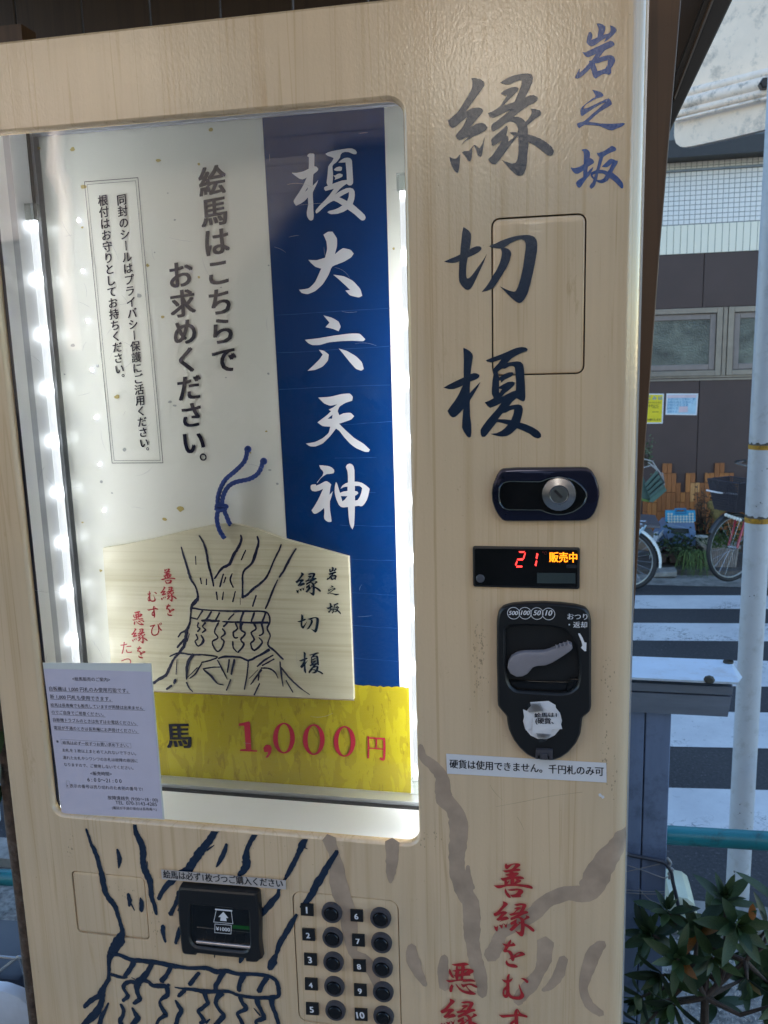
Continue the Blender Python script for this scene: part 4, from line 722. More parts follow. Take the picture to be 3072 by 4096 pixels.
pa, pb = at(1618, 765, 0.045), at(1660, 3115, 0.045)
m = MB(); m.tube([(WX1-0.012, 0.048, pb.z), (WX1-0.012, 0.048, pa.z)], 0.0065, 12); m.build('led_tube', 'led', cav, smooth=True)
MB().tube([(WX1+0.058, 0.040, FZ+0.03), (WX1+0.058, 0.040, FZ+0.80)], 0.008, 12).build('hidden_fill_lamp', 'filllamp', cav, smooth=True)  # lamp added out of view beside the opening to brighten the poster board
MAT['clearcap'] = glass('clear_end_cap', (0.85, 0.88, 0.88), 0.05, 2.0)
for zz in (pb.z-0.022, pa.z):
    MB().box((WX1-0.021, 0.040, zz), (WX1-0.003, 0.057, zz+0.022)).build('tube_end_cap', 'clearcap', cav)
MB().box((x0c+0.002, yt-0.008, zt0), (x0c+0.018, yt+0.008, zt0+0.024)).build('tube_end_cap', 'clearcap', cav)
MB().box((x0c+0.0003, 0.0126, FZ+0.002), (x0c+0.0125, 0.0138, WZ1-0.002)).build('added_baffle', plain('navy_baffle', (0.02,0.022,0.05), 0.6), cav)  # navy edge line, added to keep chip light off the window lip
MAT['chip'] = emit('hidden_chip_glow', (0.95, 0.98, 1.0), 250.0); cproto = None  # unseen chips added for reflected dots and more light on the board
for i in range(12):
    c = Vector((x0c+0.0022, 0.0175, 1.545+0.081*i))
    if cproto is None: cproto = MB().box((c.x-0.0012, c.y-0.002, c.z-0.002), (c.x+0.0012, c.y+0.002, c.z+0.002)).build('hidden_led_chip', 'chip', cav, base=c); o = cproto
    else: o = cproto.copy(); C.objects.link(o); o.location = c-parent_world(cav)
MB().box((WX1-0.0045, 0.030, FZ+0.05), (WX1-0.001, 0.060, WZ1-0.01)).build('tube_channel', 'alu', cav)
gp_ = MB(); plate(gp_, inset(win, 0.0044), [], 0.0085); gp_ = gp_.build('glass_pane', 'glass', vm)
rnd = random.Random(77); m = MB()
for i in range(70):
    if i < 40: px, py = rnd.uniform(60, 560), rnd.uniform(900, 2700)
    else: px, py = rnd.uniform(600, 1640), rnd.uniform(450, 3000)
    p = at(px, py, 0.0080); a = rnd.choice([rnd.uniform(0.9, 1.9), rnd.uniform(-0.4, 0.3), rnd.uniform(2.0, 2.6)]); L0 = rnd.uniform(0.004, 0.035)*(1.6 if i % 9 == 0 else 1); cv_ = rnd.uniform(-0.5, 0.5); q = []
    for k in range(6):
        t = k/5; q.append((p.x+math.cos(a+cv_*t)*L0*t, p.z+math.sin(a+cv_*t)*L0*t, 0.00030*math.sin(math.pi*(0.12+0.76*t))))
    stroke(m, q, 0.0080, 0.3, rnd)
def scr():
    m_ = bpy.data.materials.new('glass_scratch'); m_.use_nodes = True; t = m_.node_tree; t.nodes.clear()
    tr = N(t, 'ShaderNodeBsdfTransparent'); di = N(t, 'ShaderNodeBsdfDiffuse'); di.inputs[0].default_value = (0.8, 0.8, 0.85, 1); mx = N(t, 'ShaderNodeMixShader'); mx.inputs[0].default_value = 0.45; o = N(t, 'ShaderNodeOutputMaterial')
    t.links.new(tr.outputs[0], mx.inputs[1]); t.links.new(di.outputs[0], mx.inputs[2]); t.links.new(mx.outputs[0], o.inputs[0]); return m_
tag(m.build('scratches', scr(), gp_), kind='stuff')

# ================================================================== POSTER BOARD behind the glass
YP = 0.13
bx0, bx1, bz0, bz1 = -0.7575, -0.200, FZ+0.004, 2.556
pb_ = empty('display_board', (-0.48, 0.133, bz0), 'cream poster board with blue banner and yellow price strip behind the glass', 'display board')
m = MB(); m.box((bx0, YP, bz0), (bx1+0.06, YP+0.006, bz1)); m.build('board', 'cream', pb_)
bl = [at(1048,446,YP), at(1536,405,YP), at(1599,2745,YP), at(1182,2752,YP)]
def ragged(p, q, n, amp, seed):
    r = random.Random(seed); out = []
    for i in range(n+1):
        f = i/n; out.append((p[0]+(q[0]-p[0])*f, p[1]+(q[1]-p[1])*f+(r.uniform(-amp, amp) if 0 < i < n else 0)))
    return out
m = MB(); plate(m, [(bl[0].x, bl[0].z), (bl[1].x, bl[1].z), (bl[2].x, bl[2].z-0.006), (bl[3].x, bl[3].z-0.006)], [], YP-0.0004); m.build('blue_banner', 'banner', pb_)
m = MB(); rnd = random.Random(31)
for xa_, ya_, xb_, yb_ in ((1105,1262,1565,1232),(1110,1412,1567,1385),(1115,1557,1569,1539),(1345,1700,1571,1686),(1340,1832,1505,1830),(1350,1970,1503,1969),(1360,2101,1580,2105),(1394,2236,1584,2242),(1400,2369,1586,2381),(1404,2501,1590,2514),(1408,2630,1593,2646)):
    n = 7; q = []
    for k in range(n):
        t = k/(n-1); p = at(xa_+(xb_-xa_)*t, ya_+(yb_-ya_)*t+rnd.uniform(-1.5,1.5), YP); q.append((p.x, p.z, 0.0007*rnd.uniform(0.3,1)))
    stroke(m, q, YP-0.0006, 0.4, rnd)
m.build('crease_lines', glossy_print('crease_blue', (0.035, 0.10, 0.27), 0.2), pb_)
yr = at(1636, 2750, YP); 
m = MB(); top = ragged((bx0+0.0005, yr.z), (yr.x, yr.z), 120, 0.0013, 5); plate(m, [(bx0+0.0005, bz0+0.0045), (yr.x, bz0+0.0045)]+top[::-1], [], YP-0.0008); m.build('yellow_strip', 'yellow', pb_)
MB().box((bx0+0.001, 0.1265, bz0-0.001), (bx1+0.02, 0.1295, bz0+0.004)).build('board_rail', 'white', pb_)
for k in ('enoki2', 'dai', 'roku', 'ten', 'jin'):
    m = MB(); glyph(k, m, YP, YP-0.0012); m.build('white_character', 'bannerwhite', pb_)
m = MB(); yy = YP-0.0012
col_text(m, '絵馬はこちらで', (850,723), (898,1439), YP, yy, 1.0, 0.030, 0.10)
col_text(m, 'お求めください', (723,1099), (775,1768), YP, yy, 1.0, 0.030, 0.10)
c = at(814, 1828, YP); m.ring([(0.0058, 0), (0.0034, 0)], (c.x, yy, c.z), n=20, cap=False)
col_text(m, '同封のシールはプライバシー保護にご活用ください', (488,799), (578,1771), YP, yy, 1.0, 0.024, 0.10)
col_text(m, '根付はお守りとしてお持ちください', (413,802), (479,1476), YP, yy, 1.0, 0.024, 0.10)
for px, py in ((592,1795),(494,1502)):
    c = at(px, py, YP); m.ring([(0.0024, 0), (0.0014, 0)], (c.x, yy, c.z), n=14, cap=False)
fr = [(338,727),(554,710),(654,1852),(449,1853)]
for k, (d, w2) in enumerate(((0, 0.0008), (0.0042, 0.0005))):
    q = inset(pxpoly(fr, YP), d) if d else pxpoly(fr, YP); plate(m, q, [inset(q, w2)], yy+0.0001)
m.build('black_lettering', 'bannerblack', pb_)
mg, ms = MB(), MB(); rnd = random.Random(11)
for px, py, r, k in [(844,520,10,0),(292,597,12,0),(633,642,13,0),(796,657,6,0),(335,747,14,0),(700,880,6,1),(330,910,7,0),(157,594,10,0),(558,1183,11,1),(651,1268,10,0),(292,1382,10,1),(470,1587,14,0),(392,1464,8,1),(681,1608,10,1),(699,1622,9,1),(591,1061,9,0),(796,1109,6,0),(499,1798,9,1),(259,1497,5,1),(723,2035,18,0),(660,2077,12,0),(407,1927,8,1),(449,1972,5,1),(331,2089,7,0),(404,2282,9,0),(1075,1062,5,1),(1075,1495,6,1),(1066,1725,6,0),(1080,1880,7,1),(1110,1935,6,1),(1575,995,5,0),(1592,1270,4,1),(1002,1810,5,0),(672,773,4,1),(620,1010,4,1),(885,1150,4,1),(905,1510,5,1)]:
    p = at(px, py, YP); n = 8; rr = r/FPX*1.23; a0 = rnd.uniform(0, 3); el = rnd.uniform(0.55, 1.0)
    pts = []
    for i in range(n):
        a = a0+2*math.pi*i/n; q = rr*rnd.uniform(0.7, 1.15); pts.append((p.x+q*math.cos(a), p.z+q*math.sin(a)*el))
    plate(mg if k == 0 else ms, pts, [], YP-0.0010)
mg.build('gold_flecks', plain('gold_fleck', (0.46, 0.37, 0.13), 0.3), pb_); ms.build('silver_flecks', plain('silver_fleck', (0.36, 0.38, 0.36), 0.3), pb_)
# price
BP = (600, 2700, 1100)
m = MB(); yy = YP-0.0018
plate(m, zpx(BP, "538,290 598,277 606,283 614,449 650,452 648,460 545,456 546,446 580,443 570,303 538,304", YP), [], yy)
plate(m, bez(zpx(BP, "685,437 703,416 728,420 738,440 732,468 715,495 698,497 712,474 714,462 692,462", YP)), [], yy)
for cx, cy in ((810,378),(990,387),(1175,398)):
    O = [(p.x, p.z) for p in (at(600+(cx+66*math.cos(a*math.pi/20))*0.663, 2700+(cy+93*math.sin(a*math.pi/20))*0.663, YP) for a in range(40))]
    I = [(p.x, p.z) for p in (at(600+(cx+37*math.cos(a*math.pi/20))*0.663, 2700+(cy+84*math.sin(a*math.pi/20))*0.663, YP) for a in range(40))]
    plate(m, O, [I], yy)
def st(pts, w2): 
    out = []
    for x_, y_ in P2(pts):
        p = at(600+x_*0.663, 2700+y_*0.663, YP); out.append((p.x, p.z))
    return [(a, b, w2*0.663*1.23/FPX) for a, b in out]
for s, w2 in (("1318,368 1320,430 1318,498",13),("1322,376 1410,382",12),("1414,378 1416,440 1412,505 1390,498",15),("1368,380 1366,440",10),("1322,438 1410,444",9)): stroke(m, st(s, w2), yy-0.00002*w2)
m.build('red_price', 'posterred', pb_)
m = MB(); p = hpx(718, 2940, 100, YP); 
for ch, px in (('馬', 718), ('絵', 562)):
    vs, fs = text_geo(ch, 0.03); c = at(px, 2940 if px > 600 else 2925, YP); em = p[2]*1.08
    m.add([(c.x+(u-0.5)*em*0.98, yy-0.00003*i_, c.z+(v-0.38+0.08*(u-0.5))*em) for u, v, i_ in vs], fs)
m.build('black_price_label', 'bannerblack', pb_)

# ================================================================== WOODEN VOTIVE PLAQUE
YE = 0.1205
MAT['emawood'] = woodprint('votive_pine', (0.60, 0.56, 0.40), (0.56, 0.51, 0.34), (0.50, 0.44, 0.28), 0.35, 0.0)
def emawood():
    m_, t, b = nodes('votive_plaque_pine'); b.inputs['Roughness'].default_value = 0.35
    n = noise(t, coords(t, (3, 3, 170)), 1.0, 4.0, 0.6, 0.3); r = ramp(t, [(0.3, (0.55, 0.50, 0.335)), (0.55, (0.64, 0.60, 0.44))]); t.links.new(n, r.inputs[0]); t.links.new(r.outputs[0], b.inputs['Base Color']); return m_
MAT['ema'] = emawood()
ema = empty('votive_plaque', tuple(at(920, 2790, YE)), 'house-shaped pale wooden votive plaque with tree drawing and blue cord', 'votive plaque')
eo = [at(410,2192,YE), at(443,2650,YE), at(452,2757,YE), at(1415,2799,YE), at(1394,2228,YE), at(1270,2194,YE), at(1147,2160,YE), at(1040,2122,YE), at(960,2100,YE), at(904,2094,YE), at(840,2102,YE), at(740,2124,YE), at(600,2158,YE), at(500,2178,YE)]
poly = [(p.x, p.z) for p in eo]
m = MB(); slab(m, poly, YE, YE+0.0085, 0.0006); m.build('board', 'ema', ema)
a, b = poly[2], poly[3]; m = MB(); m.add([(a[0]+0.002, YE+0.0007, a[1]+0.0008), (b[0], YE+0.0007, b[1]+0.0008), (b[0]-0.001, YE+0.0080, b[1]-0.0050), (a[0]+0.003, YE+0.0080, a[1]-0.0050)], [(0,1,2,3)])
m.build('lower_edge', plain('pink_edge', (0.42, 0.31, 0.26), 0.5), ema)
m = MB(); strokes(m, EMA_TREE, (600,2120,660), YE, YE-0.0006, 0.24, 12, 1.22); m.build('tree_drawing', plain('ema_ink', (0.012, 0.015, 0.05), 0.35, var=0.5, vscale=40), ema)
for k, px, py, h in (('en',1233,2336,92),('kiri',1233,2493,72),('enoki',1244,2651,88),('iwa',1327,2294,54),('no',1333,2361,40),('saka',1335,2433,45)):
    m = MB(); glyph(k, m, YE, YE-0.0006, hpx(px, py, h, YE)); m.build('brush_character', 'navy', ema)
MAT['emared'] = plain('ema_red', (0.42, 0.03, 0.045), 0.35)
for k, px, py, h in (('zen',672,2305,62),('en',674,2376,60),('wo',681,2439,50),('mu',609,2385,44),('su',612,2448,50),('aku',553,2472,56),('en',558,2543,60),('wo',565,2608,50)):
    m = MB(); glyph(k, m, YE, YE-0.0006, hpx(px, py, h, YE)); m.build('red_character', 'emared', ema)
for ch, px, py, h in (('び',624,2517,58),('た',505,2590,56),('つ',506,2647,50)):
    m = MB(); vs, fs = text_geo(ch, 0.0); cx, cz, hh = hpx(px, py, h, YE); m.add([(cx+(u-0.5)*hh, YE-0.0006, cz+(v-0.38+0.12*(u-0.5))*hh) for u, v, i_ in vs], fs); m.build('red_character', 'emared', ema)
def ropemat():
    m_, t, b = nodes('blue_cord'); b.inputs['Roughness'].default_value = 0.7; b.inputs['Base Color'].default_value = (0.006, 0.035, 0.21, 1); return m_
MAT['rope'] = ropemat()
rope = None
def cord(mb, pts, rad):
    """twisted cord: three strands wound about the path"""
    P = [Vector(p) for p in pts]; Q = []
    n = len(P)
    for i in range(n-1):
        p0, p1, p2, p3 = P[max(i-1,0)], P[i], P[i+1], P[min(i+2,n-1)]
        for s in range(14):
            t = s/14; Q.append(0.5*((2*p1)+(p2-p0)*t+(2*p0-5*p1+4*p2-p3)*t*t+(3*p1-p0-3*p2+p3)*t**3))
    Q.append(P[-1]); Ls = 0
    for k in range(3):
        path = []; Ls = 0
        for i, q in enumerate(Q):
            tg = (Q[min(i+1,len(Q)-1)]-Q[max(i-1,0)]).normalized(); u = tg.cross(Vector((0,1,0))).normalized(); w2 = Vector((0,1,0))
            if i: Ls += (q-Q[i-1]).length
            a = 2*math.pi*(Ls/(rad*5.5)+k/3); path.append(q+(u*math.cos(a)+w2*math.sin(a))*rad*0.52)
        mb.tube(path, rad*0.60, 6)
    return mb
HS = (0, 1800, 1000)
def rp(s, Y=0.112):
    sh = sheet(HS); return [at(*sh(x, y), Y) for x, y in P2(s)]
m = MB(); cord(m, rp("1640,-300 1625,-240 1560,-160 1510,-130"), 0.0001) if False else None
RZ = (700, 1700, 500)
m = MB()
c1 = [(990,1800),(978,1845),(940,1885),(905,1915),(884,1950),(872,1990),(872,2025),(880,2040)]
c2 = [(1052,1848),(1035,1890),(1000,1915),(945,1928),(915,1945),(896,1975),(888,2010),(884,2035)]
c3 = [(876,2030),(868,2065),(870,2095),(880,2125),(898,2153)]
c4 = [(890,2030),(902,2055),(916,2090),(922,2098)]
for c_ in (c1, c2, c3, c4): cord(m, [at(px, py, 0.114) for px, py in c_], 0.0034)
cord(m, [at(862,2026,0.109), at(880,2020,0.108), at(902,2024,0.109), at(906,2030,0.110)], 0.0032); cord(m, [at(862,2034,0.109), at(884,2040,0.108), at(905,2034,0.109)], 0.0032)
for px, py in ((992,1797),(1055,1845)):
    c = at(px, py, 0.114); m.ring([(0.0020,-0.004),(0.0050,-0.003),(0.0056,0.0),(0.0044,0.003),(0.001,0.004)], tuple(c), 'y', 12)
m.build('blue_cord', 'rope', ema, smooth=True)

# ================================================================== NOTICES AND LABEL STRIPS (things taped on)
NB = (130, 2620, 600); YN = 0.0062
def npx(x_, y_): return (130+x_*0.36166, 2620+y_*0.36166)
no_ = empty('paper_notice', tuple(at(*npx(800, 1780), YN)), 'lilac paper notice in a clear sleeve over the lower left of the glass', 'notice')
m = MB(); quadplane(m, pxpoly([npx(112,85), npx(1312,92), npx(1460,1822), npx(332,1752)], YN), YN, 0.0005); m.build('plastic_sleeve', 'sleeve', no_)
m = MB(); quadplane(m, pxpoly([npx(125,150), npx(1310,185), npx(1440,1808), npx(325,1748)], YN), YN-0.0006, 0.0003); m.build('paper_sheet', 'lilacpaper', no_)
yy = YN-0.0008; m = MB()
LN = [("<絵馬販売のご案内>",445,282,862,292,0),("自販機は 1,000 円札のみ使用可能です。",190,392,1062,415,1),("新 1,000 円札も使用できます。",198,480,870,508,1),("絵馬は長寿庵でも販売していますが両替は出来ません",205,568,1228,605,1),("のでご自身でご用意ください。",216,648,790,676,1),("自販機トラブルのときは先ずはお電話ください。",232,732,1150,772,1),("電話が不通のときは長寿庵にお声掛けください。",242,820,1160,858,1),
("※",268,975,296,975,0),("絵馬は必ず一枚ずつお買い求め下さい。",338,985,1065,1018,0),("お札を 2 枚以上まとめて入れないで下さい。",336,1068,1150,1108,0),("濡れたお札やシワシワのお札は故障の原因に",340,1150,1168,1188,0),("なりますので、ご使用しないでください。",352,1226,1120,1268,0),("<販売時間>",645,1328,882,1334,0),("6 : 0 0〜21 : 0 0",612,1398,990,1416,0),("× 表示の番号は売り切れのため別の番号で!",382,1462,1222,1502,0),("故障連絡先 (9:00〜18 : 00)",836,1596,1392,1622,0),("TEL  070-3143-4285",922,1650,1380,1672,0),("(電話が不通の場合は長寿庵へ)",884,1704,1378,1722,0)]
for s, xa, ya_, xb, yb_, u in LN:
    line_text(m, s, npx(xa, ya_-3), npx(xb, yb_-3), YN, yy, 0.006)
    if u: plate(m, pxpoly([npx(xa, ya_+5), npx(xb+20, yb_+6), npx(xb+20, yb_+9), npx(xa, ya_+8)], YN), [], yy+0.00003)
q = pxpoly([npx(316,928), npx(1090,975), npx(1094,1028), npx(320,982)], YN); plate(m, q, [inset(q, 0.00025)], yy)
q = pxpoly([npx(374,1388), npx(412,1392), npx(422,1468), npx(382,1466)], YN); plate(m, q, [inset(q, 0.00025)], yy)
m.build('printed_text', 'blacktext', no_)
ls = empty('label_strip', tuple(at(2100, 3080, -0.0005)), 'long white label strip with black print stuck below the coin panel', 'label')
def z2(x_, y_): return (1700+x_*0.5124, 2600+y_*0.5124)
m = MB(); quadplane(m, pxpoly([z2(165,810), z2(1415,882), z2(1418,1035), z2(172,965)], -0.0014), -0.0014, 0.0004); m.build('strip', 'whitepaper', ls)
m = MB(); line_text(m, '硬貨は使用できません。千円札のみ可', z2(192,915), z2(1395,978), -0.0016, -0.0016, 0.022, 1.15); m.build('printed_text', 'blacktext', ls)
ls = empty('label_strip', tuple(at(900, 3525, -0.0005)), 'narrow white label strip with black print stuck above the banknote slot', 'label')
def z3(x_, y_): return (650+x_*0.3014, 3400+y_*0.3014)
m = MB(); quadplane(m, pxpoly([z3(-18,262), z3(1635,405), z3(1638,525), z3(-8,388)], -0.0044), -0.0044, 0.0006); m.build('strip', plain('greyish_label', (0.50, 0.45, 0.43), 0.6, var=0.03), ls)
m = MB(); line_text(m, '絵馬は必ず1枚づつご購入ください', z3(12,362), z3(1600,492), -0.0046, -0.0046, 0.024, 1.15); m.build('printed_text', 'blacktext', ls)
m = MB(); plate(m, bez(pxpoly([(2394,3176),(2402,3174),(2408,3182),(2416,3184),(2418,3192),(2410,3196),(2404,3188),(2396,3186)], -0.001)), [], -0.0006); m.build('sticker_residue', 'whitepaper', vm)
# scuffs and grime round the coin panel, hairline scratch
rnd = random.Random(52); m = MB()
for gx_, gy_, sx_, sy_, n_ in ((1925,2580,14,60,40),(1928,2720,16,50,30),(1905,2650,8,90,20),(2430,2740,12,70,26),(2420,3060,10,40,14),(2455,3140,8,60,12),(620,3660,14,70,24),(284,3400,8,50,16),(480,3560,40,18,16),(2000,3085,30,6,12),(1720,3350,30,40,16),(1100,3380,90,6,8),(2425,2960,6,30,10)):
    for _ in range(n_):
        p = at(gx_+rnd.gauss(0, sx_), gy_+rnd.gauss(0, sy_), 0); r = rnd.uniform(0.0004, 0.0016); n = 6
        plate(m, [(p.x+r*rnd.uniform(0.4,1)*math.cos(k*1.047), p.z+r*rnd.uniform(0.6,2.0)*math.sin(k*1.047)) for k in range(n)], [], -0.00018)
def smudge():
    m_ = bpy.data.materials.new('brown_smudge'); m_.use_nodes = True; t = m_.node_tree; t.nodes.clear()
    tr = N(t, 'ShaderNodeBsdfTransparent'); di = N(t, 'ShaderNodeBsdfDiffuse'); di.inputs[0].default_value = (0.16, 0.10, 0.06, 1); mx = N(t, 'ShaderNodeMixShader'); mx.inputs[0].default_value = 0.3; o = N(t, 'ShaderNodeOutputMaterial')
    t.links.new(tr.outputs[0], mx.inputs[1]); t.links.new(di.outputs[0], mx.inputs[2]); t.links.new(mx.outputs[0], o.inputs[0]); return m_
for pts_ in (((1985,3226),(2100,3205),(2200,3185),(2330,3168)),((2070,3268),(2085,3295),(2096,3320)),((1960,3140),(1980,3170),(2010,3200))):
    stroke(m, [(at(a, b, 0).x, at(a, b, 0).z, 0.0005) for a, b in pts_], -0.00018, 0.5, rnd)
tag(m.build('scuff_marks', smudge(), vm), kind='stuff')
MB().box((-0.84, 0.02, 0.0), (0.13, 0.74, 0.79)).build('concrete_plinth', 'concrete_ph', None) if False else None
# ================================================================== GROUND, ROAD, CROSSING
def asphalt():
    m, t, b = nodes('asphalt'); b.inputs['Roughness'].default_value = 0.85
    v = coords(t, (1,1,1)); n = noise(t, v, 62.0, 4.0, 0.75); r = ramp(t, [(0.35, (0.034,0.034,0.037)), (0.62, (0.062,0.062,0.068)), (0.72, (0.26,0.26,0.26))]); t.links.new(n, r.inputs[0])
    n2 = noise(t, v, 1.2, 5.0); r2 = ramp(t, [(0.35, (0.75,0.75,0.78)), (0.7, (1.1,1.08,1.05))]); t.links.new(n2, r2.inputs[0])
    t.links.new(mix(t, r.outputs[0], r2.outputs[0], 1.0, 'MULTIPLY'), b.inputs['Base Color']); bump(t, b, n, 0.5, 0.004); return m
def roadpaint():
    m, t, b = nodes('worn_road_paint'); b.inputs['Roughness'].default_value = 0.6
    v = coords(t, (1,1,1)); n = noise(t, v, 2.5, 8.0, 0.7); r = ramp(t, [(0.3, (0.52,0.52,0.54)), (0.6, (0.66,0.66,0.67))]); t.links.new(n, r.inputs[0])
    vo = N(t, 'ShaderNodeTexVoronoi', feature='DISTANCE_TO_EDGE'); vo.inputs['Scale'].default_value = 7.0
    ds = N(t, 'ShaderNodeTexNoise'); ds.inputs['Scale'].default_value = 9.0; ds.inputs['Detail'].default_value = 4; t.links.new(v, ds.inputs['Vector'])
    vm_ = N(t, 'ShaderNodeVectorMath', operation='MULTIPLY_ADD'); vm_.inputs[1].default_value = (0.55,0.55,0.55); t.links.new(ds.outputs[1], vm_.inputs[0]); t.links.new(v, vm_.inputs[2]); t.links.new(vm_.outputs[0], vo.inputs['Vector'])
    rc = ramp(t, [(0.012, (1,1,1)), (0.045, (0,0,0))]); t.links.new(vo.outputs[0], rc.inputs[0])
    msk = noise(t, v, 1.6, 4.0); rm = ramp(t, [(0.50, (0,0,0)), (0.60, (1,1,1))]); t.links.new(msk, rm.inputs[0])
    f = mix(t, rc.outputs[0], rm.outputs[0], 1.0, 'MULTIPLY')
    chips = noise(t, v, 26.0, 5.0, 0.75); rk = ramp(t, [(0.61, (0,0,0)), (0.65, (1,1,1))]); t.links.new(chips, rk.inputs[0])
    msk2 = noise(t, coords(t, (1.3,2.1,1)), 1.1, 3.0); rm2 = ramp(t, [(0.45, (0,0,0)), (0.65, (1,1,1))]); t.links.new(msk2, rm2.inputs[0])
    f2 = mix(t, rk.outputs[0], rm2.outputs[0], 1.0, 'MULTIPLY'); f3 = mix(t, f, f2, 1.0, 'LIGHTEN')
    t.links.new(mix(t, r.outputs[0], (0.07,0.07,0.075), f3), b.inputs['Base Color']); return m
MAT['asphalt'] = asphalt(); MAT['paint'] = roadpaint()
MAT['concrete'] = plain('rough_concrete', (0.27,0.26,0.245), 0.85, var=0.35, vscale=9, bmp=0.4, bscale=60, dirt=(0.07,0.065,0.06), dscale=3.5)
MAT['gravel'] = plain('gritty_ground', (0.20,0.19,0.18), 0.9, var=0.6, vscale=45, bmp=0.9, bscale=70, dirt=(0.05,0.05,0.05), dscale=14)
def sheet_xy(name, pts, z, mat, kind='structure'):
    o = MB().add([(x, y, z) for x, y in pts], [tuple(range(len(pts)))]).build(name, mat); return tag(o, kind=kind)
sheet_xy('ground', [(-80,-60),(80,-60),(80,90),(-80,90)], -0.012, 'gravel')
sheet_xy('road', [(-30,2.05),(30,2.05),(30,7.05),(-30,7.05)], 0.0, 'asphalt')
a = R_(5.2); ca, sa = math.cos(a), math.sin(a)
cr = MB(); stp = []
def sy(px, py): p = onz(px, py); return p.y-math.tan(a)*(p.x-1.0)
tops = [(2383,2437),(2495,2566),(2644,2747),(2850,2993),(3159,3330)]
for t_, b_ in tops: stp.append((sy(2900,b_), sy(2900,t_)))
for i, (y0, y1) in enumerate(stp):
    for xa, xb in ((-2.2, 3.4),):
        o = MB().add([(xa, y0+math.tan(a)*(xa-1), 0.004), (xb, y0+math.tan(a)*(xb-1), 0.004), (xb, y1+math.tan(a)*(xb-1), 0.004), (xa, y1+math.tan(a)*(xa-1), 0.004)], [(0,1,2,3)]).build('crossing_stripe', 'paint')
        tag(o, kind='structure')
tag(MB().add([(-30,7.05,0.002),(30,7.05,0.002),(30,7.45,0.002),(-30,7.45,0.002)], [(0,1,2,3)]).build('gutter', 'concrete'), kind='structure')
tag(MB().box((-30,7.45,-0.05),(30,8.29,0.05)).build('pavement', plain('dark_ground_edge', (0.10,0.09,0.085), 0.9, var=0.3), None), kind='structure')
tag(MB().box((-30,1.88,-0.05),(30,2.03,0.10)).build('kerb', 'concrete'), kind='structure')
tag(MB().box((-30,-8,-0.05),(30,1.87,0.06)).build('verge', 'gravel'), kind='structure')
pl = MB().box((-0.88, 0.03, 0.055), (0.14, 0.76, 0.788)).build('machine_plinth', 'concrete'); tag(pl, 'concrete plinth carrying the vending machine', 'plinth')

# ================================================================== WOODEN SHELTER
MAT['brownwood'] = woodprint('dark_stained_wood', (0.060,0.030,0.014), (0.042,0.019,0.008), (0.025,0.011,0.005), 0.45, 0.0, 0.6)
MAT['postwood'] = woodprint('warm_brown_wood', (0.105,0.047,0.020), (0.075,0.031,0.012), (0.04,0.016,0.007), 0.42, 0.0, 0.7)
MAT['blackwood'] = plain('black_painted_wood', (0.012,0.009,0.007), 0.5)
sh_ = empty('wooden_shelter', (-0.4, 0.8, 0), 'dark brown wooden shelter roof, back wall and leaning side board round the machine', 'shelter')
pr = [at(2560,-260,0.10), at(2765,-260,0.10), at(2725,0,0.10), at(2640,1000,0.10), at(2580,1800,0.10), at(2520,2700,0.10), at(2497,3050,0.10), at(2400,3050,0.10)]
poly_ = [(p.x, p.z) for p in pr]; poly_[0] = (0.106, poly_[0][1]); poly_[-1] = (0.08, poly_[-1][1]); poly_[-2] = (0.107, poly_[-2][1])
poly_ = [(0.106 if x < 0.106 and i in (0, 7) else x, z) for i, (x, z) in enumerate(poly_)]
m = MB(); slab(m, poly_, 0.10, 0.128, 0.0015); sb = m.build('side_board', 'postwood', sh_)
MB().box((0.104, 0.12, 0.06), (0.110, 0.7, 3.1)).build('side_panel', 'brownwood', sh_) if False else None
for y0 in (0.80,):
    for i in range(9):
        xa = -1.36+i*0.163; MB().bbox((xa, y0, 0.5), (xa+0.160, y0+0.02, 3.3), 0.002).build('wall_plank', 'brownwood', sh_)
MB().box((-1.9, -0.75, 3.26), (0.55, 1.3, 3.30)).build('roof_board', 'brownwood', sh_)
MB().box((-2.0, -0.80, 3.305), (0.60, 1.35, 3.33)).build('roof_sheet', plain('roof_metal', (0.05,0.05,0.05), 0.4, 0.5), sh_)
for x_ in (-1.30, -0.72, -0.1):
    MB().box((x_, -0.6, 3.12), (x_+0.075, 1.2, 3.255)).build('rafter', 'brownwood', sh_)
MB().box((-1.86, 0.66, 0.05), (-1.77, 0.75, 3.12)).build('post', 'postwood', sh_)
p0, p1 = at(62,-20,0.5), at(100,175,0.5)
MB().box((at(-60,100,0.55).x, 0.55, 2.2+0.0), (at(84,100,0.55).x, 0.60, at(60,97,0.55).z)).build('rail_end', 'postwood', sh_)
# gable board on the right
def prism(mb, pts, Y, d): 
    q = pxpoly(pts, Y); return slab(mb, q, Y, Y+d, 0.002)
MB_ = prism(MB(), [(2690,505),(2675,540),(2610,540),(2860,-120),(2985,-120),(2930,0)], 0.34, 0.05); MB_.build('gable_board', 'blackwood', sh_)
MB_ = prism(MB(), [(2700,400),(2872,-40),(2864,-60),(2855,-40),(2690,395)], 0.332, 0.006); MB_.build('gable_trim', 'brownwood', sh_)
MB_ = prism(MB(), [(2600,500),(2680,430),(2880,-80),(2780,-160),(2600,-160)], 0.40, 0.02); MB_.build('gable_panel', plain('dark_gable', (0.055,0.038,0.030), 0.6), sh_)

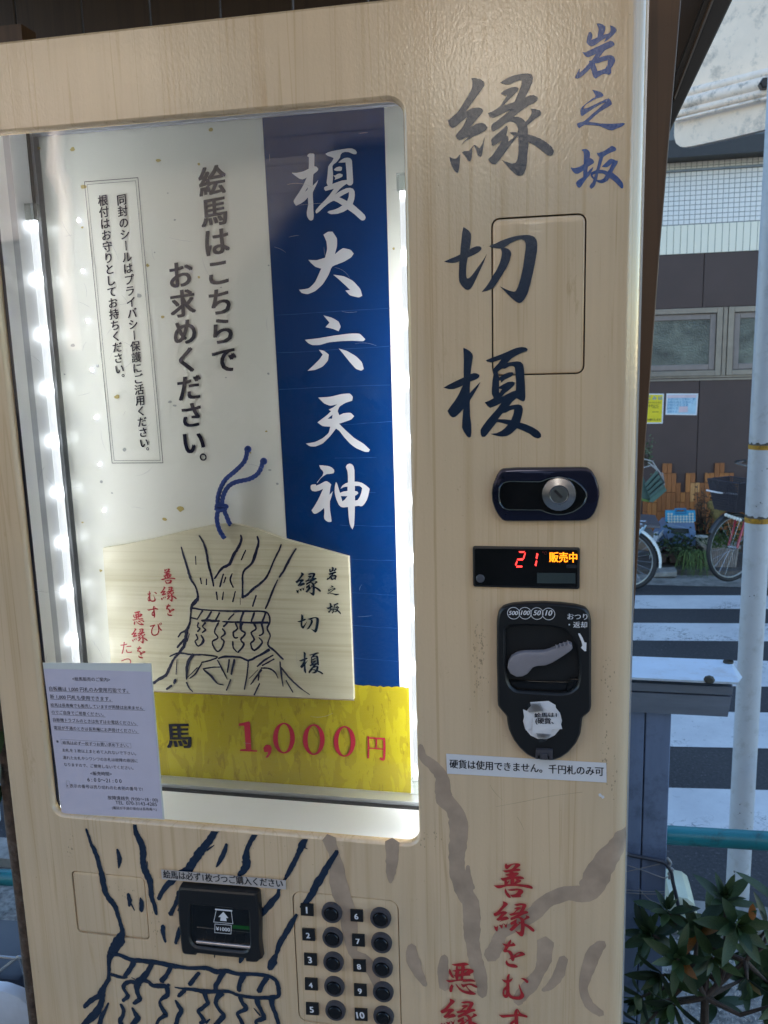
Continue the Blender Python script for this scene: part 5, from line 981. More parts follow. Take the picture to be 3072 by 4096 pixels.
# ================================================================== BUILDING ACROSS THE STREET
YW = 8.3
MAT['darkwall'] = plain('dark_brown_wall_panel', (0.070,0.044,0.040), 0.6, var=0.10, vscale=3, bmp=0.1, bscale=300)
MAT['grout'] = plain('grey_grout', (0.24,0.25,0.25), 0.8)
MAT['tile'] = plain('white_glazed_tile', (0.80,0.78,0.76), 0.16, var=0.05, vscale=1.5, bmp=0.03)
MAT['creamtile'] = plain('cream_glazed_tile', (0.82,0.78,0.66), 0.16, var=0.06, vscale=1.5)
MAT['frame'] = plain('bronze_beige_frame', (0.27,0.235,0.20), 0.35, 0.3)
MAT['fascia'] = plain('slate_fascia', (0.10,0.115,0.125), 0.4)
def wpt(px, py): return at(px, py, YW)
zt = wpt(2900,637).z; zline = wpt(2900,672).z; zm = (wpt(2655,905).z+wpt(3040,880).z)/2; zb_ = (wpt(2642,1022).z+wpt(3045,1000).z)/2
zwt, zwb = wpt(2850,1230).z, wpt(2850,1505).z
bld = empty('tiled_house', (1.5, YW, 0), 'house across the street with white tiles over dark brown wall and beige windows', 'house')
MB().box((-9, YW+0.02, 0.0), (9, YW+5.5, 5.3)).box((1.3, YW+0.02, 5.3001), (9, YW+5.5, 7.8)).build('core_wall', 'darkwall', bld)  # unseen upper heights stepped to shape where sunlight gets past
MB().box((-9, YW+0.008, zb_), (9, YW+0.019, zt+0.35)).build('tile_bed', 'grout', bld)
MB().box((-9, YW-0.25, zt), (9, YW+0.018, zt+0.16)).build('fascia_band', plain('black_fascia', (0.025,0.025,0.028),0.5), bld)
MB().box((-9, YW-0.18, zt+0.162), (9, YW+0.018, zt+0.48)).build('fascia_board', 'fascia', bld)
MB().box((-9, YW-0.02, zt+0.49), (9, YW+0.018, 5.2)).build('upper_wall', plain('upper_render', (0.5,0.46,0.42),0.8), bld)
# dark panels under and over the windows
xs = [wpt(2792,1700).x+k*0.91 for k in range(-6, 6)]
for x_ in xs:
    MB().bbox((x_+0.003, YW, 0.02), (x_+0.907, YW+0.019, zwb-0.012), 0.003).build('wall_panel', 'darkwall', bld)
    MB().bbox((x_+0.003, YW, zwt+0.004), (x_+0.907, YW+0.019, zb_-0.004), 0.003).build('wall_panel', 'darkwall', bld)
MB().box((-9, YW-0.02, zwb-0.012), (9, YW+0.019, zwb+0.006)).build('sill_rail', 'frame', bld)
MB().box((-9, YW-0.012, zwb-0.04), (9, YW+0.0, zwb-0.020)).build('sill_rail', 'frame', bld)
# tiles: the visible ones singly, the rest of the band joined
pitch = (wpt(3040,800).x-wpt(2680,800).x)/16.35; g_ = 0.005
rows = 13; rp_ = (zt-zm)/rows
tp = MB().bbox((0, 0, 0), (pitch-g_, 0.008, rp_-g_), 0.0025).build('tile', 'tile', bld, base=(0,0,0))
tme = tp.data; tp.parent = bld; x_start = wpt(2640,800).x-0.02
rnd = random.Random(5); first = True; cols = 23
def place_piece(o, loc, parent):
    o.location = Vector(loc)-parent_world(parent)
for c in range(cols):
    for r in range(rows):
        if first: o = tp; first = False
        else:
            o = tp.copy(); C.objects.link(o)
        o.parent = bld; place_piece(o, (x_start+c*pitch, YW+rnd.uniform(-0.0012, 0.0012), zm+0.004+r*rp_), bld)
xm = MB()
for c in list(range(-34, 0))+list(range(cols, 60)):
    for r in range(rows):
        x_ = x_start+c*pitch; z_ = zm+0.004+r*rp_; xm.bbox((x_, YW, z_), (x_+pitch-g_, YW+0.008, z_+rp_-g_), 0.0025)
tag(xm.build('tiles_beyond', 'tile', bld), kind='stuff')
p2_ = (wpt(3018,950).x-wpt(2668,960).x)/12.55; x2 = wpt(2668,960).x
tp2 = None
for c in range(-2, 17):
    if tp2 is None: tp2 = MB().bbox((0,0,0), (p2_-g_, 0.008, zm-zb_-0.006), 0.003).build('tall_tile', 'creamtile', bld, base=(0,0,0)); o = tp2
    else: o = tp2.copy(); C.objects.link(o)
    o.parent = bld; place_piece(o, (x2+c*p2_, YW+rnd.uniform(-0.001, 0.001), zb_+0.002), bld)
xm = MB()
for c in list(range(-24, -2))+list(range(17, 50)): xm.bbox((x2+c*p2_, YW, zb_+0.002), (x2+(c+1)*p2_-g_, YW+0.008, zm-0.004), 0.003)
tag(xm.build('tall_tiles_beyond', 'creamtile', bld), kind='stuff')
MB().tube([(-9, YW-0.02, zline), (9, YW-0.02, zline)], 0.012, 8).build('conduit', plain('grey_conduit', (0.30,0.34,0.38), 0.4), bld)
# windows
def patterned():
    m, t, b = nodes('patterned_glass'); b.inputs['Roughness'].default_value = 0.12
    n = noise(t, coords(t, (1,1,1)), 2.6, 4.0, 0.6, 0.4); r = ramp(t, [(0.38, (0.060,0.062,0.055)), (0.6, (0.15,0.16,0.13)), (0.72, (0.30,0.32,0.27))]); t.links.new(n, r.inputs[0]); t.links.new(r.outputs[0], b.inputs['Base Color'])
    bump(t, b, noise(t, coords(t, (60,60,60)), 1.0, 2.0), 0.9, 0.01); return m
MAT['patglass'] = patterned()
xf = wpt(2909,1350).x; wd_ = 1.22
for k in range(-4, 4):
    xa = xf+k*(wd_+0.055); xb = xa+wd_; za, zb2 = zwb+0.008, zwt
    fw = 0.055; q = MB()
    q.bbox((xa, YW-0.035, za), (xa+fw, YW+0.018, zb2), 0.003).bbox((xb-fw, YW-0.035, za), (xb, YW+0.018, zb2), 0.003)
    q.bbox((xa+fw+.0005, YW-0.035, za), (xb-fw-.0005, YW+0.018, za+fw), 0.003).bbox((xa+fw+.0005, YW-0.035, zb2-fw), (xb-fw-.0005, YW+0.018, zb2), 0.003)
    wn = q.build('window', 'frame', bld)
    s = 0.058; xa2, xb2, za2, zb3 = xa+fw+0.004, xb-fw-0.004, za+fw+0.004, zb2-fw-0.004; q = MB()
    q.bbox((xa2, YW-0.012, za2), (xa2+s, YW+0.014, zb3), 0.004).bbox((xb2-s, YW-0.012, za2), (xb2, YW+0.014, zb3), 0.004)
    q.bbox((xa2+s+.0005, YW-0.012, za2), (xb2-s-.0005, YW+0.014, za2+s), 0.004).bbox((xa2+s+.0005, YW-0.012, zb3-s), (xb2-s-.0005, YW+0.014, zb3), 0.004)
    q.build('sash', plain('sash_beige', (0.23,0.19,0.175), 0.4) if k == -4 else bpy.data.materials['sash_beige'], wn)
    MB().box((xa2+s, YW+0.001, za2+s), (xb2-s, YW+0.006, zb3-s)).build('pane', 'patglass', wn)
    MB().bbox((xb+0.006, YW-0.022, za), (xb+0.049, YW+0.018, zb2), 0.003).build('mullion', 'frame', bld)
# stacked wooden blocks as cladding
BW = (2500, 1750, 572)
k_ = 572/1659.0
def bpt(x_, y_): return at(2500+x_*k_, 1750+y_*k_, YW)
cw = (bpt(1250,600).x-bpt(425,600).x)/15.0; xb0 = bpt(425,600).x; hh = (bpt(800,400).z-bpt(800,622).z)/2.0
woods = [plain('wood_block_%s' % n, c, 0.6, var=0.18, vscale=6, stretch=(8,8,1)) for n, c in (('orange', (0.40,0.150,0.042)), ('brown', (0.28,0.098,0.030)), ('tan', (0.52,0.25,0.09)), ('russet', (0.32,0.115,0.036)))]
meshes = []
for wmt in woods:
    o = MB().bbox((0,0,0), (cw-0.002, 0.024, hh*2-0.003), 0.003).build('wood_block', wmt, bld, base=(0,0,0)); meshes.append(o)
tops_ = [520,520,520,410,298,298,405,515,622,405,405,512,512,405,405,293,293,403,403,510,622,512,405,405,512,620,512,405,298,405]
rnd = random.Random(21); used = set()
zref = bpt(800,298).z
for i, tpz in enumerate(tops_):
    x_ = xb0+(i-4)*cw; top = zref-(tpz-298)/107.0*hh; z_ = top; j = 0
    short = rnd.random() < 0.5
    while z_ > 0.30:
        h1 = hh if (j == 0 and short) else hh*2
        w_i = rnd.choices([0,1,2,3], [5,3,1.4,4])[0]; src = meshes[w_i]
        if w_i not in used: o = src; used.add(w_i)
        else: o = src.copy(); C.objects.link(o)
        o.parent = bld; o.scale.z = h1/(hh*2)
        place_piece(o, (x_, YW-0.026-rnd.uniform(0, 0.010), z_-h1+0.001), bld); z_ -= h1; j += 1
for i, o in enumerate(meshes):
    if i not in used: bpy.data.objects.remove(o)
# posters
def flatsheet(name, pts, Y, mat, label, cat, lines):
    e = empty(name, tuple(at(pts[2][0], pts[2][1], Y)), label, cat)
    quadplane(MB(), pxpoly(pts, Y), Y, 0.002).build('sheet', 'whitepaper', e)
    q = inset(pxpoly(pts, Y), 0.012); m = MB(); plate(m, q, [], Y-0.0006); m.build('coloured_field', mat, e)
    return e
yp = flatsheet('yellow_poster', [(2570,1574),(2656,1575),(2651,1694),(2560,1695)], YW-0.004, plain('poster_yellow', (0.72,0.58,0.02), 0.5), 'yellow poster on the dark wall beside the light blue sheet', 'poster', 0)
m = MB(); mm = MB()
def pb2(x_, y_): return (2500+x_*0.4522, 900+y_*0.4522)
for txt, xa, ya_, xb in (('ご み は',196,1545,330),):
    line_text(m, txt, pb2(xa, ya_), pb2(xb, ya_-1), YW-0.006, YW-0.006, 0.02)
line_text(mm, '決められた日に', pb2(196,1578), pb2(322,1577), YW-0.006, YW-0.006, 0.01); line_text(mm, 'きれいに', pb2(206,1608), pb2(302,1606), YW-0.006, YW-0.006, 0.03); line_text(mm, 'お願いします', pb2(196,1730), pb2(318,1727), YW-0.006, YW-0.006, 0.03)
for yy_ in (1628, 1665): plate(mm, pxpoly([pb2(240,yy_-14), pb2(298,yy_-14), pb2(298,yy_-9), pb2(240,yy_-9)], YW-0.006), [], YW-0.006)
m.build('blue_print', plain('poster_blue_ink', (0.05,0.2,0.42), 0.6), yp); mm.build('dark_print', plain('poster_dark_ink', (0.14,0.11,0.02), 0.6), yp)
bp = flatsheet('light_blue_poster', [(2666,1574),(2793,1574),(2787,1661),(2662,1659)], YW-0.004, plain('poster_light_blue', (0.40,0.58,0.70), 0.5), 'pale blue printed sheet on the dark wall, right of the yellow poster', 'poster', 0)
m = MB(); mm = MB()
for i, (xa, xb) in enumerate(((380,620),(375,610),(372,560),(370,470),(375,460))):
    y_ = 1550+i*27; line_text(m, 'お知らせと注意のご案内'[:max(4, int((xb-xa)/24))], pb2(xa, y_), pb2(xb, y_-1), YW-0.006, YW-0.006, 0.0)
plate(mm, pxpoly([pb2(376,1505), pb2(632,1502), pb2(630,1528), pb2(374,1531)], YW-0.006), [], YW-0.0055); plate(mm, pxpoly([pb2(478,1606), pb2(556,1604), pb2(554,1656), pb2(474,1658)], YW-0.006), [], YW-0.0055)
m.build('blue_print', bpy.data.materials['poster_blue_ink'], bp); mm.build('pink_field', plain('poster_pink', (0.62,0.48,0.52), 0.6), bp)

# ================================================================== AWNING (close under the eaves, upper right)
AY = R_(-42); aP = Vector((1.05, 5.6, 0)); an = Vector((-math.sin(AY), math.cos(AY), 0)); au = Vector((math.cos(AY), math.sin(AY), 0))
def aw(px, py, off=0.0):
    d = ray(px, py); P0 = aP+an*off; return CAM+d*(((P0-CAM).dot(an))/d.dot(an))
MAT['canvas'] = plain('weathered_pale_canvas', (0.88,0.71,0.56), 0.7, var=0.07, vscale=5, bmp=0.1, bscale=80, dirt=(0.46,0.38,0.31), dscale=7)
MAT['awmetal'] = plain('weathered_pale_metal', (0.84,0.69,0.57), 0.45, 0.0, var=0.12, vscale=8, dirt=(0.20,0.16,0.13), dscale=10)
awn = empty('awning', tuple(aw(2900,560)), 'weathered pale awning with front rail and valance at the upper right', 'awning')
def apoly(pts, off, th):
    f = [aw(x, y_, off) for x, y_ in pts]; bk = [p+an*th for p in f]; m = MB(); m.loops([[tuple(p) for p in bk], [tuple(p) for p in f]], close_first=True); return m
apoly([(2735,375),(3400,207),(3400,-400),(2900,-400)], 0.10, 0.02).build('canvas', 'canvas', awn)
val = smooth_loop([(2698,486),(3072,393),(3400,312),(3400,450),(3072,515),(2900,556),(2750,588),(2722,588),(2704,574),(2696,545)], 60)
apoly(val, 0.02, 0.05).build('valance', 'canvas', awn)
def bar(pa, pb, r, off, nm, mat='awmetal'):
    A, B = aw(*pa, off), aw(*pb, off); MB().tube([A, B], r, 12).build(nm, mat, awn, smooth=True)
bar((2690,388), (3400,212), 0.035, 0.04, 'front_rail'); bar((2690,430), (3400,248), 0.050, 0.03, 'front_rail'); bar((2690,462), (3400,288), 0.032, 0.02, 'lower_rail'); bar((2690,484), (3400,312), 0.012, -0.02, 'valance_rod')
c = aw(3062, 330, -0.06); MB().ring([(0.036,0.06),(0.036,0.0),(0.030,-0.008)], tuple(c), 'y', 6).build('bolt_head', plain('dark_bolt', (0.03,0.028,0.028), 0.4, 0.5), awn)
A, B = aw(3046,305,-0.02), aw(3400,250,-0.02); apoly([(3044,318),(3400,235),(3400,330),(3044,352)], 0.0, 0.03).build('bracket', 'awmetal', awn)

# ================================================================== STREET POLE, GUARD RAIL
MAT['polewhite'] = plain('pale_painted_steel', (0.58,0.60,0.64), 0.38, var=0.03, dirt=(0.46,0.47,0.48), dscale=22)
MAT['rust'] = plain('rusty_yellow_band', (0.52,0.27,0.02), 0.6, var=0.3, vscale=60, dirt=(0.09,0.055,0.03), dscale=40)
YPp = 2.12
pol = empty('street_pole', (at(2955,3700,YPp).x, YPp, 0.0), 'pale grey-white street pole with two rusty yellow bands', 'street pole')
def polec(py): 
    # centre line measured from its edges
    f = (py-900)/(2600-900); xc = (3049+95*0.5*0.98)+(3003-3096)*f; return at(xc, py, YPp)
pts = [polec(y_) for y_ in (3900, 2600, 900, -300, -1400)]; d_ = (pts[1]-pts[2]); 
t0 = pts[0]+(pts[0]-pts[1]).normalized()*(pts[0].z/abs((pts[0]-pts[1]).normalized().z)); 
MB().tube([t0, pts[1], pts[2], pts[3], pts[4]], 0.0435, 28).build('shaft', 'polewhite', pol, smooth=True)
ax_ = (pts[2]-pts[1]).normalized()
for ya_, yb_ in ((1778,1793),(2068,2086)):
    A, B = polec(yb_), polec(ya_); MB().tube([A-ax_*0.002, B], 0.0447, 28).build('rusty_band', 'rust', pol, smooth=True)
    rnd = random.Random(ya_); m = MB(); n = 40; e1 = ax_.cross(Vector((0,1,0))).normalized(); e2 = ax_.cross(e1); vs = []
    for i in range(n):
        q_ = 2*math.pi*i/n; o_ = (e1*math.cos(q_)+e2*math.sin(q_))*0.0446; vs.append(B+o_); 
    for i in range(n):
        q_ = 2*math.pi*i/n; o_ = (e1*math.cos(q_)+e2*math.sin(q_))*0.0442; vs.append(B+o_+ax_*(0.002+0.010*rnd.random()))
    m.add(vs, [(i, (i+1)%n, n+(i+1)%n, n+i) for i in range(n)]); m.build('flaked_paint', plain('blackened_flakes', (0.10,0.09,0.08), 0.8, var=0.7, vscale=300), pol)
rnd = random.Random(4); m = MB()
for i in range(26):
    y_ = rnd.choice([1880,2013,2380,2862,3012,3190,3240,3295,3450,3470,3480,3500,3520,3540,3560,3440,3530,3580])+rnd.uniform(-12,12); c = polec(y_); q_ = rnd.uniform(-2.4,-0.8); p_ = c+Vector((math.cos(q_), math.sin(q_), 0))*0.0433
    r_ = rnd.uniform(0.0012,0.0030)*(1.6 if y_ > 3420 else 1); m.ring([(r_, 0.001), (r_*0.8, -0.0012)], tuple(p_), 'y', 7, sx=0.7)
m.build('chips', plain('chip_dark', (0.06,0.055,0.05), 0.8), pol)
MAT['teal'] = plain('teal_painted_pipe', (0.012,0.175,0.205), 0.35, var=0.15, vscale=8, dirt=(0.02,0.06,0.065), dscale=12)
yG = 1.55
gr = empty('guard_rail', (1.2, yG, 0.0), 'teal pipe guard rail along the kerb to the right of the wood post', 'guard rail')
A, B = at(2674,3340,yG), at(3072,3364,yG); d_ = (B-A).normalized()
MB().tube([A-d_*0.10, B+d_*2.2], 0.0300, 20).build('rail', 'teal', gr, smooth=True)
for s in (0.95, 2.2): 
    q_ = B+d_*s; MB().tube([(q_.x,q_.y,0.0),(q_.x,q_.y,q_.z)], 0.03, 16).build('post', 'teal', gr, smooth=True)
g2 = empty('guard_rail', (-2.4, yG, 0.0), 'teal two-pipe guard rail seen behind the trunk left of the machine', 'guard rail')
A, B = at(-200,3160,yG), at(20,3166,yG); MB().tube([A+(A-B)*3, B+(B-A)*0.4], 0.030, 20).build('rail', 'teal', g2, smooth=True)
A, B = at(-200,3498,yG), at(78,3513,yG); MB().tube([A+(A-B)*3, B+(B-A)*0.3], 0.030, 20).build('rail', 'teal', g2, smooth=True)
q_ = at(-60,3500,yG); MB().tube([(q_.x,q_.y,0.0),(q_.x,q_.y,at(0,3160,yG).z+0.02)], 0.03, 16).build('post', 'teal', g2, smooth=True)
wp = at(0,3500,2.3); o = MB().tube([(wp.x-0.02, 2.3, 0), (wp.x-0.02, 2.3, 3.0)], 0.05, 20).build('white_pole', 'polewhite', None, smooth=True); tag(o, 'white pole standing at the far left edge behind the teal rails', 'pole')

# ================================================================== BLUE-GREY WOODEN POST AND BEAM
MAT['bluewood'] = plain('blue_grey_painted_wood', (0.17,0.225,0.36), 0.5, var=0.10, vscale=5, stretch=(6,6,1), bmp=0.06, bscale=60, dirt=(0.075,0.10,0.155), dscale=6)
MAT['beamwood'] = plain('weathered_grey_paint', (0.16,0.19,0.25), 0.6, var=0.15, vscale=6, stretch=(1,6,6), bmp=0.15, bscale=80, dirt=(0.08,0.075,0.07), dscale=8)
MAT['capmetal'] = plain('white_cap_sheet', (0.60,0.70,0.82), 0.4, var=0.05, vscale=10, dirt=(0.5,0.54,0.6), dscale=14)
yF = 1.20; fn = empty('wooden_fence', (0.30, yF+0.06, 0.0), 'blue-grey painted wooden post with beam and white metal cap beside the machine', 'fence post')
xr = at(2684,2900,yF).x; xl = xr-0.155; zc = at(2600,2840,yF).z
xs_ = at(2580,2900,yF).x
MB().bbox((xl-0.12, yF, 0.05), (xs_-0.0015, yF+0.11, zc-0.001), 0.002).build('post', 'bluewood', fn)
MB().bbox((xs_+0.0015, yF, 0.05), (xr, yF+0.11, zc-0.001), 0.002).build('post', 'bluewood', fn)
zt1 = at(2700,2762,yF).z; ztt = at(2700,2728,yF).z; xbe = at(2912,2840,yF-0.02).x; xbt = at(2935,2728,yF-0.02).x
def beam(z0, z1, x1a, x1b, nm):
    m = MB(); m.add([(xl-0.5,yF-0.02,z0),(x1a,yF-0.02,z0),(x1b,yF-0.02,z1),(xl-0.5,yF-0.02,z1),(xl-0.5,yF+0.13,z0),(x1a,yF+0.13,z0),(x1b,yF+0.13,z1),(xl-0.5,yF+0.13,z1)], [(0,1,2,3),(5,4,7,6),(1,5,6,2),(3,2,6,7),(0,4,5,1),(4,0,3,7)]); return m.build(nm, 'beamwood', fn)
xq = xbe+(xbt-xbe)*0.70
beam(zc, zt1-0.003, xbe, xq, 'beam'); beam(zt1+0.002, ztt, xq+0.001, xbt, 'beam')
m = MB(); cz0, cz1 = ztt+0.001, ztt+0.045; xc0 = at(2955,2722,yF-0.05).x; xc1 = at(2925,2641,yF+0.14).x
zk = at(2800,2640,yF+0.14).z; zf = at(2800,2720,yF-0.05).z
m.add([(xl-0.5,yF-0.05,zf),(xc0,yF-0.05,zf-0.002),(xc1,yF+0.15,zk),(xl-0.5,yF+0.15,zk),(xl-0.5,yF-0.05,zf-0.006),(xc0,yF-0.05,zf-0.008),(xc1,yF+0.15,zk-0.05),(xl-0.5,yF+0.15,zk-0.05),(xc1+0.012,yF+0.05,zk-0.012)], [(0,1,8,2,3),(4,5,1,0),(5,6,2,8,1),(7,6,5,4),(6,7,3,2)])
m.build('metal_cap', 'capmetal', fn)
for px, py in ((2838,2720),(2913,2651)):
    c = at(px, py, yF-0.052 if py > 2700 else yF+0.12); m = MB(); m.ring([(0.011,0.006),(0.011,0.0),(0.007,-0.004)], tuple(c), 'z' if py < 2700 else 'y', 8, sx=1.3); m.build('nail_head', plain('dark_nail', (0.06,0.06,0.05),0.6), fn)
# wires and cable tied round the post
tw = empty('tied_wires', (xr, yF-0.02, at(2680,3430,yF).z), 'dark cable and pale strings tied round the blue-grey post', 'wire')
def cv(pts, Y=None):
    P = [at(x, y_, yF-0.012 if len(q)==0 else q[0]) for x, y_, *q in pts]; out = []
    n = len(P)
    for i in range(n-1):
        p0, p1, p2, p3 = P[max(i-1,0)], P[i], P[i+1], P[min(i+2,n-1)]
        for s in range(5):
            t = s/5; out.append(0.5*((2*p1)+(p2-p0)*t+(2*p0-5*p1+4*p2-p3)*t*t+(3*p1-p0-3*p2+p3)*t**3))
    return out+[P[-1]]
MAT['cable'] = plain('dark_cable', (0.045,0.05,0.07), 0.5); MAT['string'] = plain('pale_string', (0.30,0.30,0.31), 0.8)
MB().tube(cv([(2440,3380),(2500,3408),(2520,3420),(2580,3432),(2650,3448),(2672,3466),(2685,3490),(2692,3530),(2704,3580),(2712,3620)]), 0.0055, 10).build('cable', 'cable', tw, smooth=True)
for pts in ([(2440,3440),(2500,3458),(2580,3485),(2655,3512),(2668,3506)], [(2440,3500),(2500,3488),(2600,3465),(2640,3456)], [(2440,3565),(2500,3560),(2580,3566),(2660,3566)], [(2440,3578),(2500,3572),(2580,3576),(2660,3576)], [(2555,3555),(2600,3600),(2660,3622)]):
    MB().tube(cv(pts), 0.0014, 6).build('string', 'string', tw, smooth=True)
MB().tube(cv([(2668,3432),(2682,3452),(2672,3470),(2690,3478),(2676,3496),(2690,3506),(2672,3512)]), 0.0045, 8).build('knot', 'string', tw, smooth=True)
# ================================================================== PLANTS
def leafmesh(mb, L=1.0, W=0.34, curl=0.12, fold=0.10, n=6):
    vs = []
    for i in range(n+1):
        t = i/n; w_ = W*0.5*(math.sin(math.pi*min(1, t*0.98+0.02)**0.85)**0.7)*(1-0.15*t); z = -curl*t*t*L
        vs += [(-w_, t*L, z+fold*w_*2), (0, t*L, z), (w_, t*L, z+fold*w_*2)]
    fs = []
    for i in range(n):
        a = i*3; fs += [(a, a+1, a+4, a+3), (a+1, a+2, a+5, a+4)]
    return mb.add(vs, fs)
def leafmat(name, a, b_, rough=0.45):
    m, t, b = nodes(name); oi = N(t, 'ShaderNodeObjectInfo'); r = ramp(t, [(0.0, a), (1.0, b_)]); t.links.new(oi.outputs['Random'], r.inputs[0])
    n = noise(t, coords(t, (1,1,1)), 30.0, 4.0); rr = ramp(t, [(0.35,(0.7,0.7,0.7)),(0.7,(1.15,1.15,1.15))]); t.links.new(n, rr.inputs[0])
    t.links.new(mix(t, r.outputs[0], rr.outputs[0], 1.0, 'MULTIPLY'), b.inputs['Base Color']); b.inputs['Roughness'].default_value = rough; b.inputs['Specular IOR Level'].default_value = 0.35
    return m
MAT['leaf'] = leafmat('dark_green_leaf', (0.014,0.034,0.013), (0.050,0.085,0.028)); MAT['leafdry'] = leafmat('orange_leaf', (0.22,0.07,0.012), (0.20,0.14,0.02))
MAT['bark'] = plain('dark_bark', (0.050,0.034,0.026), 0.8, var=0.4, vscale=40, bmp=0.6, bscale=120)
bush = empty('azalea_bush', tuple(onz(2830, 4300, 0.06)), 'dark green azalea bush with orange leaves in front of the blue-grey post', 'bush')
rnd = random.Random(33); YBs = 0.95
bpl = []
def bp_(px, py, Y=YBs): return at(px, py, Y)
m = MB()
gx = bp_(2822, 4330); root = Vector((gx.x, gx.y, 0.05))
def br(pts, r0, r1):
    n = len(pts); m.tube(pts, [r0+(r1-r0)*i/(n-1) for i in range(n)], 8)
trunk_top = bp_(2820, 3990)
br([root, bp_(2822,4200), bp_(2818,4080), trunk_top], 0.013, 0.010)
rosettes = []
def limb(pts, px, py, Y, up, size, nl=12, r0=0.008):
    e = bp_(px, py, Y); br([*pts, e], r0, 0.003); rosettes.append((e, Vector(up).normalized(), size, nl))
fork = trunk_top
A1 = bp_(2775,3900,0.96); A2 = bp_(2880,3930,0.97); A3 = bp_(2980,3845,1.0)
limb([fork, A1, bp_(2750,3870,0.93)], 2712, 3835, 0.86, (-0.2,-0.9,0.5), 0.085, 14)
limb([fork, A1, bp_(2740,3760,1.0)], 2672, 3642, 1.02, (-0.1,-0.25,1), 0.070, 13)
limb([fork, A2, bp_(2900,3780,1.0)], 2900, 3600, 1.02, (0.0,-0.25,1), 0.085, 16)
limb([fork, A2, bp_(2920,3800,0.95)], 2948, 3700, 0.92, (0.2,-0.8,0.4), 0.095, 13)
limb([fork, A2, A3], 3075, 3700, 0.98, (0.5,-0.3,0.8), 0.085, 12)
limb([fork, A2, A3, bp_(3050,3790,1.0)], 3120, 3600, 1.0, (0.3,-0.2,1), 0.085, 12)
limb([A1, bp_(2700,3780,1.0)], 2610, 3740, 1.04, (-0.6,-0.6,0.5), 0.085, 11)
limb([A1, bp_(2740,3900,1.0)], 2640, 3900, 0.98, (-0.5,-0.6,-0.1), 0.090, 11)
limb([A1], 2790, 3730, 1.0, (0.1,-0.6,0.7), 0.085, 12)
limb([fork], 2690, 4020, 0.95, (-0.5,-0.6,-0.3), 0.095, 11)
limb([A1], 2560, 3990, 1.05, (-0.5,-0.4,-0.2), 0.09, 10)
limb([A3], 2990, 3920, 0.95, (0.1,-0.7,-0.5), 0.06, 5)
limb([fork, bp_(2960,4060,0.93)], 3130, 4010, 0.92, (0.3,-0.6,0.3), 0.10, 8)
limb([A2], 2850, 3830, 0.93, (0,-0.9,0.1), 0.09, 10)
limb([A1], 2570, 4110, 1.0, (-0.3,-0.5,-0.3), 0.10, 10)
rb_ = random.Random(91)
for k in range(8):
    px, py = rb_.uniform(2540, 3110), rb_.uniform(3660, 4080); Yk = rb_.uniform(1.02, 1.14); base_ = rb_.choice([A1, A2, A3, fork])
    limb([base_], px, py, Yk, (rb_.uniform(-.5,.5), rb_.uniform(-.9,-.2), rb_.uniform(-.1,.9)), rb_.uniform(0.07,0.10), 11)
m.build('branches', 'bark', bush, smooth=True)
lp = leafmesh(MB()).build('leaf', 'leaf', None, smooth=False, base=(0,0,0)); lp.data.shade_smooth()
ld = lp.data.copy(); ld.materials.clear(); ld.materials.append(MAT['leafdry'])
first = True
for e, up, size, nl in rosettes:
    ref = Vector((1,0,0)) if abs(up.x) < 0.8 else Vector((0,0,1)); u = up.cross(ref).normalized(); v = up.cross(u)
    for i in range(nl):
        a = i*2.399+rnd.uniform(-0.3,0.3); tier = i/nl; tilt = 0.15+0.95*tier+rnd.uniform(-0.12,0.12)   # outer leaves droop
        d = (u*math.cos(a)+v*math.sin(a))*math.sin(tilt*1.35)+up*math.cos(tilt*1.35); d.z -= 0.10*tier; d.normalize()
        s = size*(0.55+0.65*tier)*rnd.uniform(0.8,1.15)
        yv = d; zv = (up-d*up.dot(d)); zv = zv.normalized() if zv.length > 0.05 else u; xv = yv.cross(zv)
        if first: o = lp; first = False
        else: o = lp.copy(); C.objects.link(o)
        if rnd.random() < 0.015: o.data = ld
        o.parent = bush; o.matrix_local = Matrix.Translation(e+d*0.006-up*0.012*tier-parent_world(bush)) @ Matrix((xv, yv, zv)).transposed().to_4x4() @ Matrix.Diagonal((s*rnd.uniform(0.85,1.2), s, s, 1))
for px, py, Y in ((3010,3680,0.9),):
    o = lp.copy(); C.objects.link(o); o.data = ld; o.parent = bush; s = 0.040
    o.matrix_local = Matrix.Translation(at(px, py, Y)-parent_world(bush)) @ Matrix.Rotation(rnd.uniform(2.2,4.0), 4, 'Y') @ Matrix.Rotation(R_(-70), 4, 'X') @ Matrix.Diagonal((s*1.5, s, s, 1))
# pale plastic tub behind the bush
tb = empty('plastic_container', tuple(at(2735,3660,1.35)), 'pale cream plastic container half hidden behind the azalea leaves', 'container')
q = [(2672,3550),(2700,3552),(2745,3562),(2768,3580),(2778,3612),(2786,3650),(2782,3690),(2690,3700),(2660,3620)]
slab(MB(), pxpoly(q, 1.40), 1.36, 1.50, 0.012).build('body', plain('cream_plastic', (0.60,0.62,0.48), 0.4), tb)
slab(MB(), pxpoly([(2690,3628),(2748,3625),(2758,3655),(2700,3662)], 1.40), 1.345, 1.362, 0.006).build('moulded_panel', bpy.data.materials['cream_plastic'], tb)
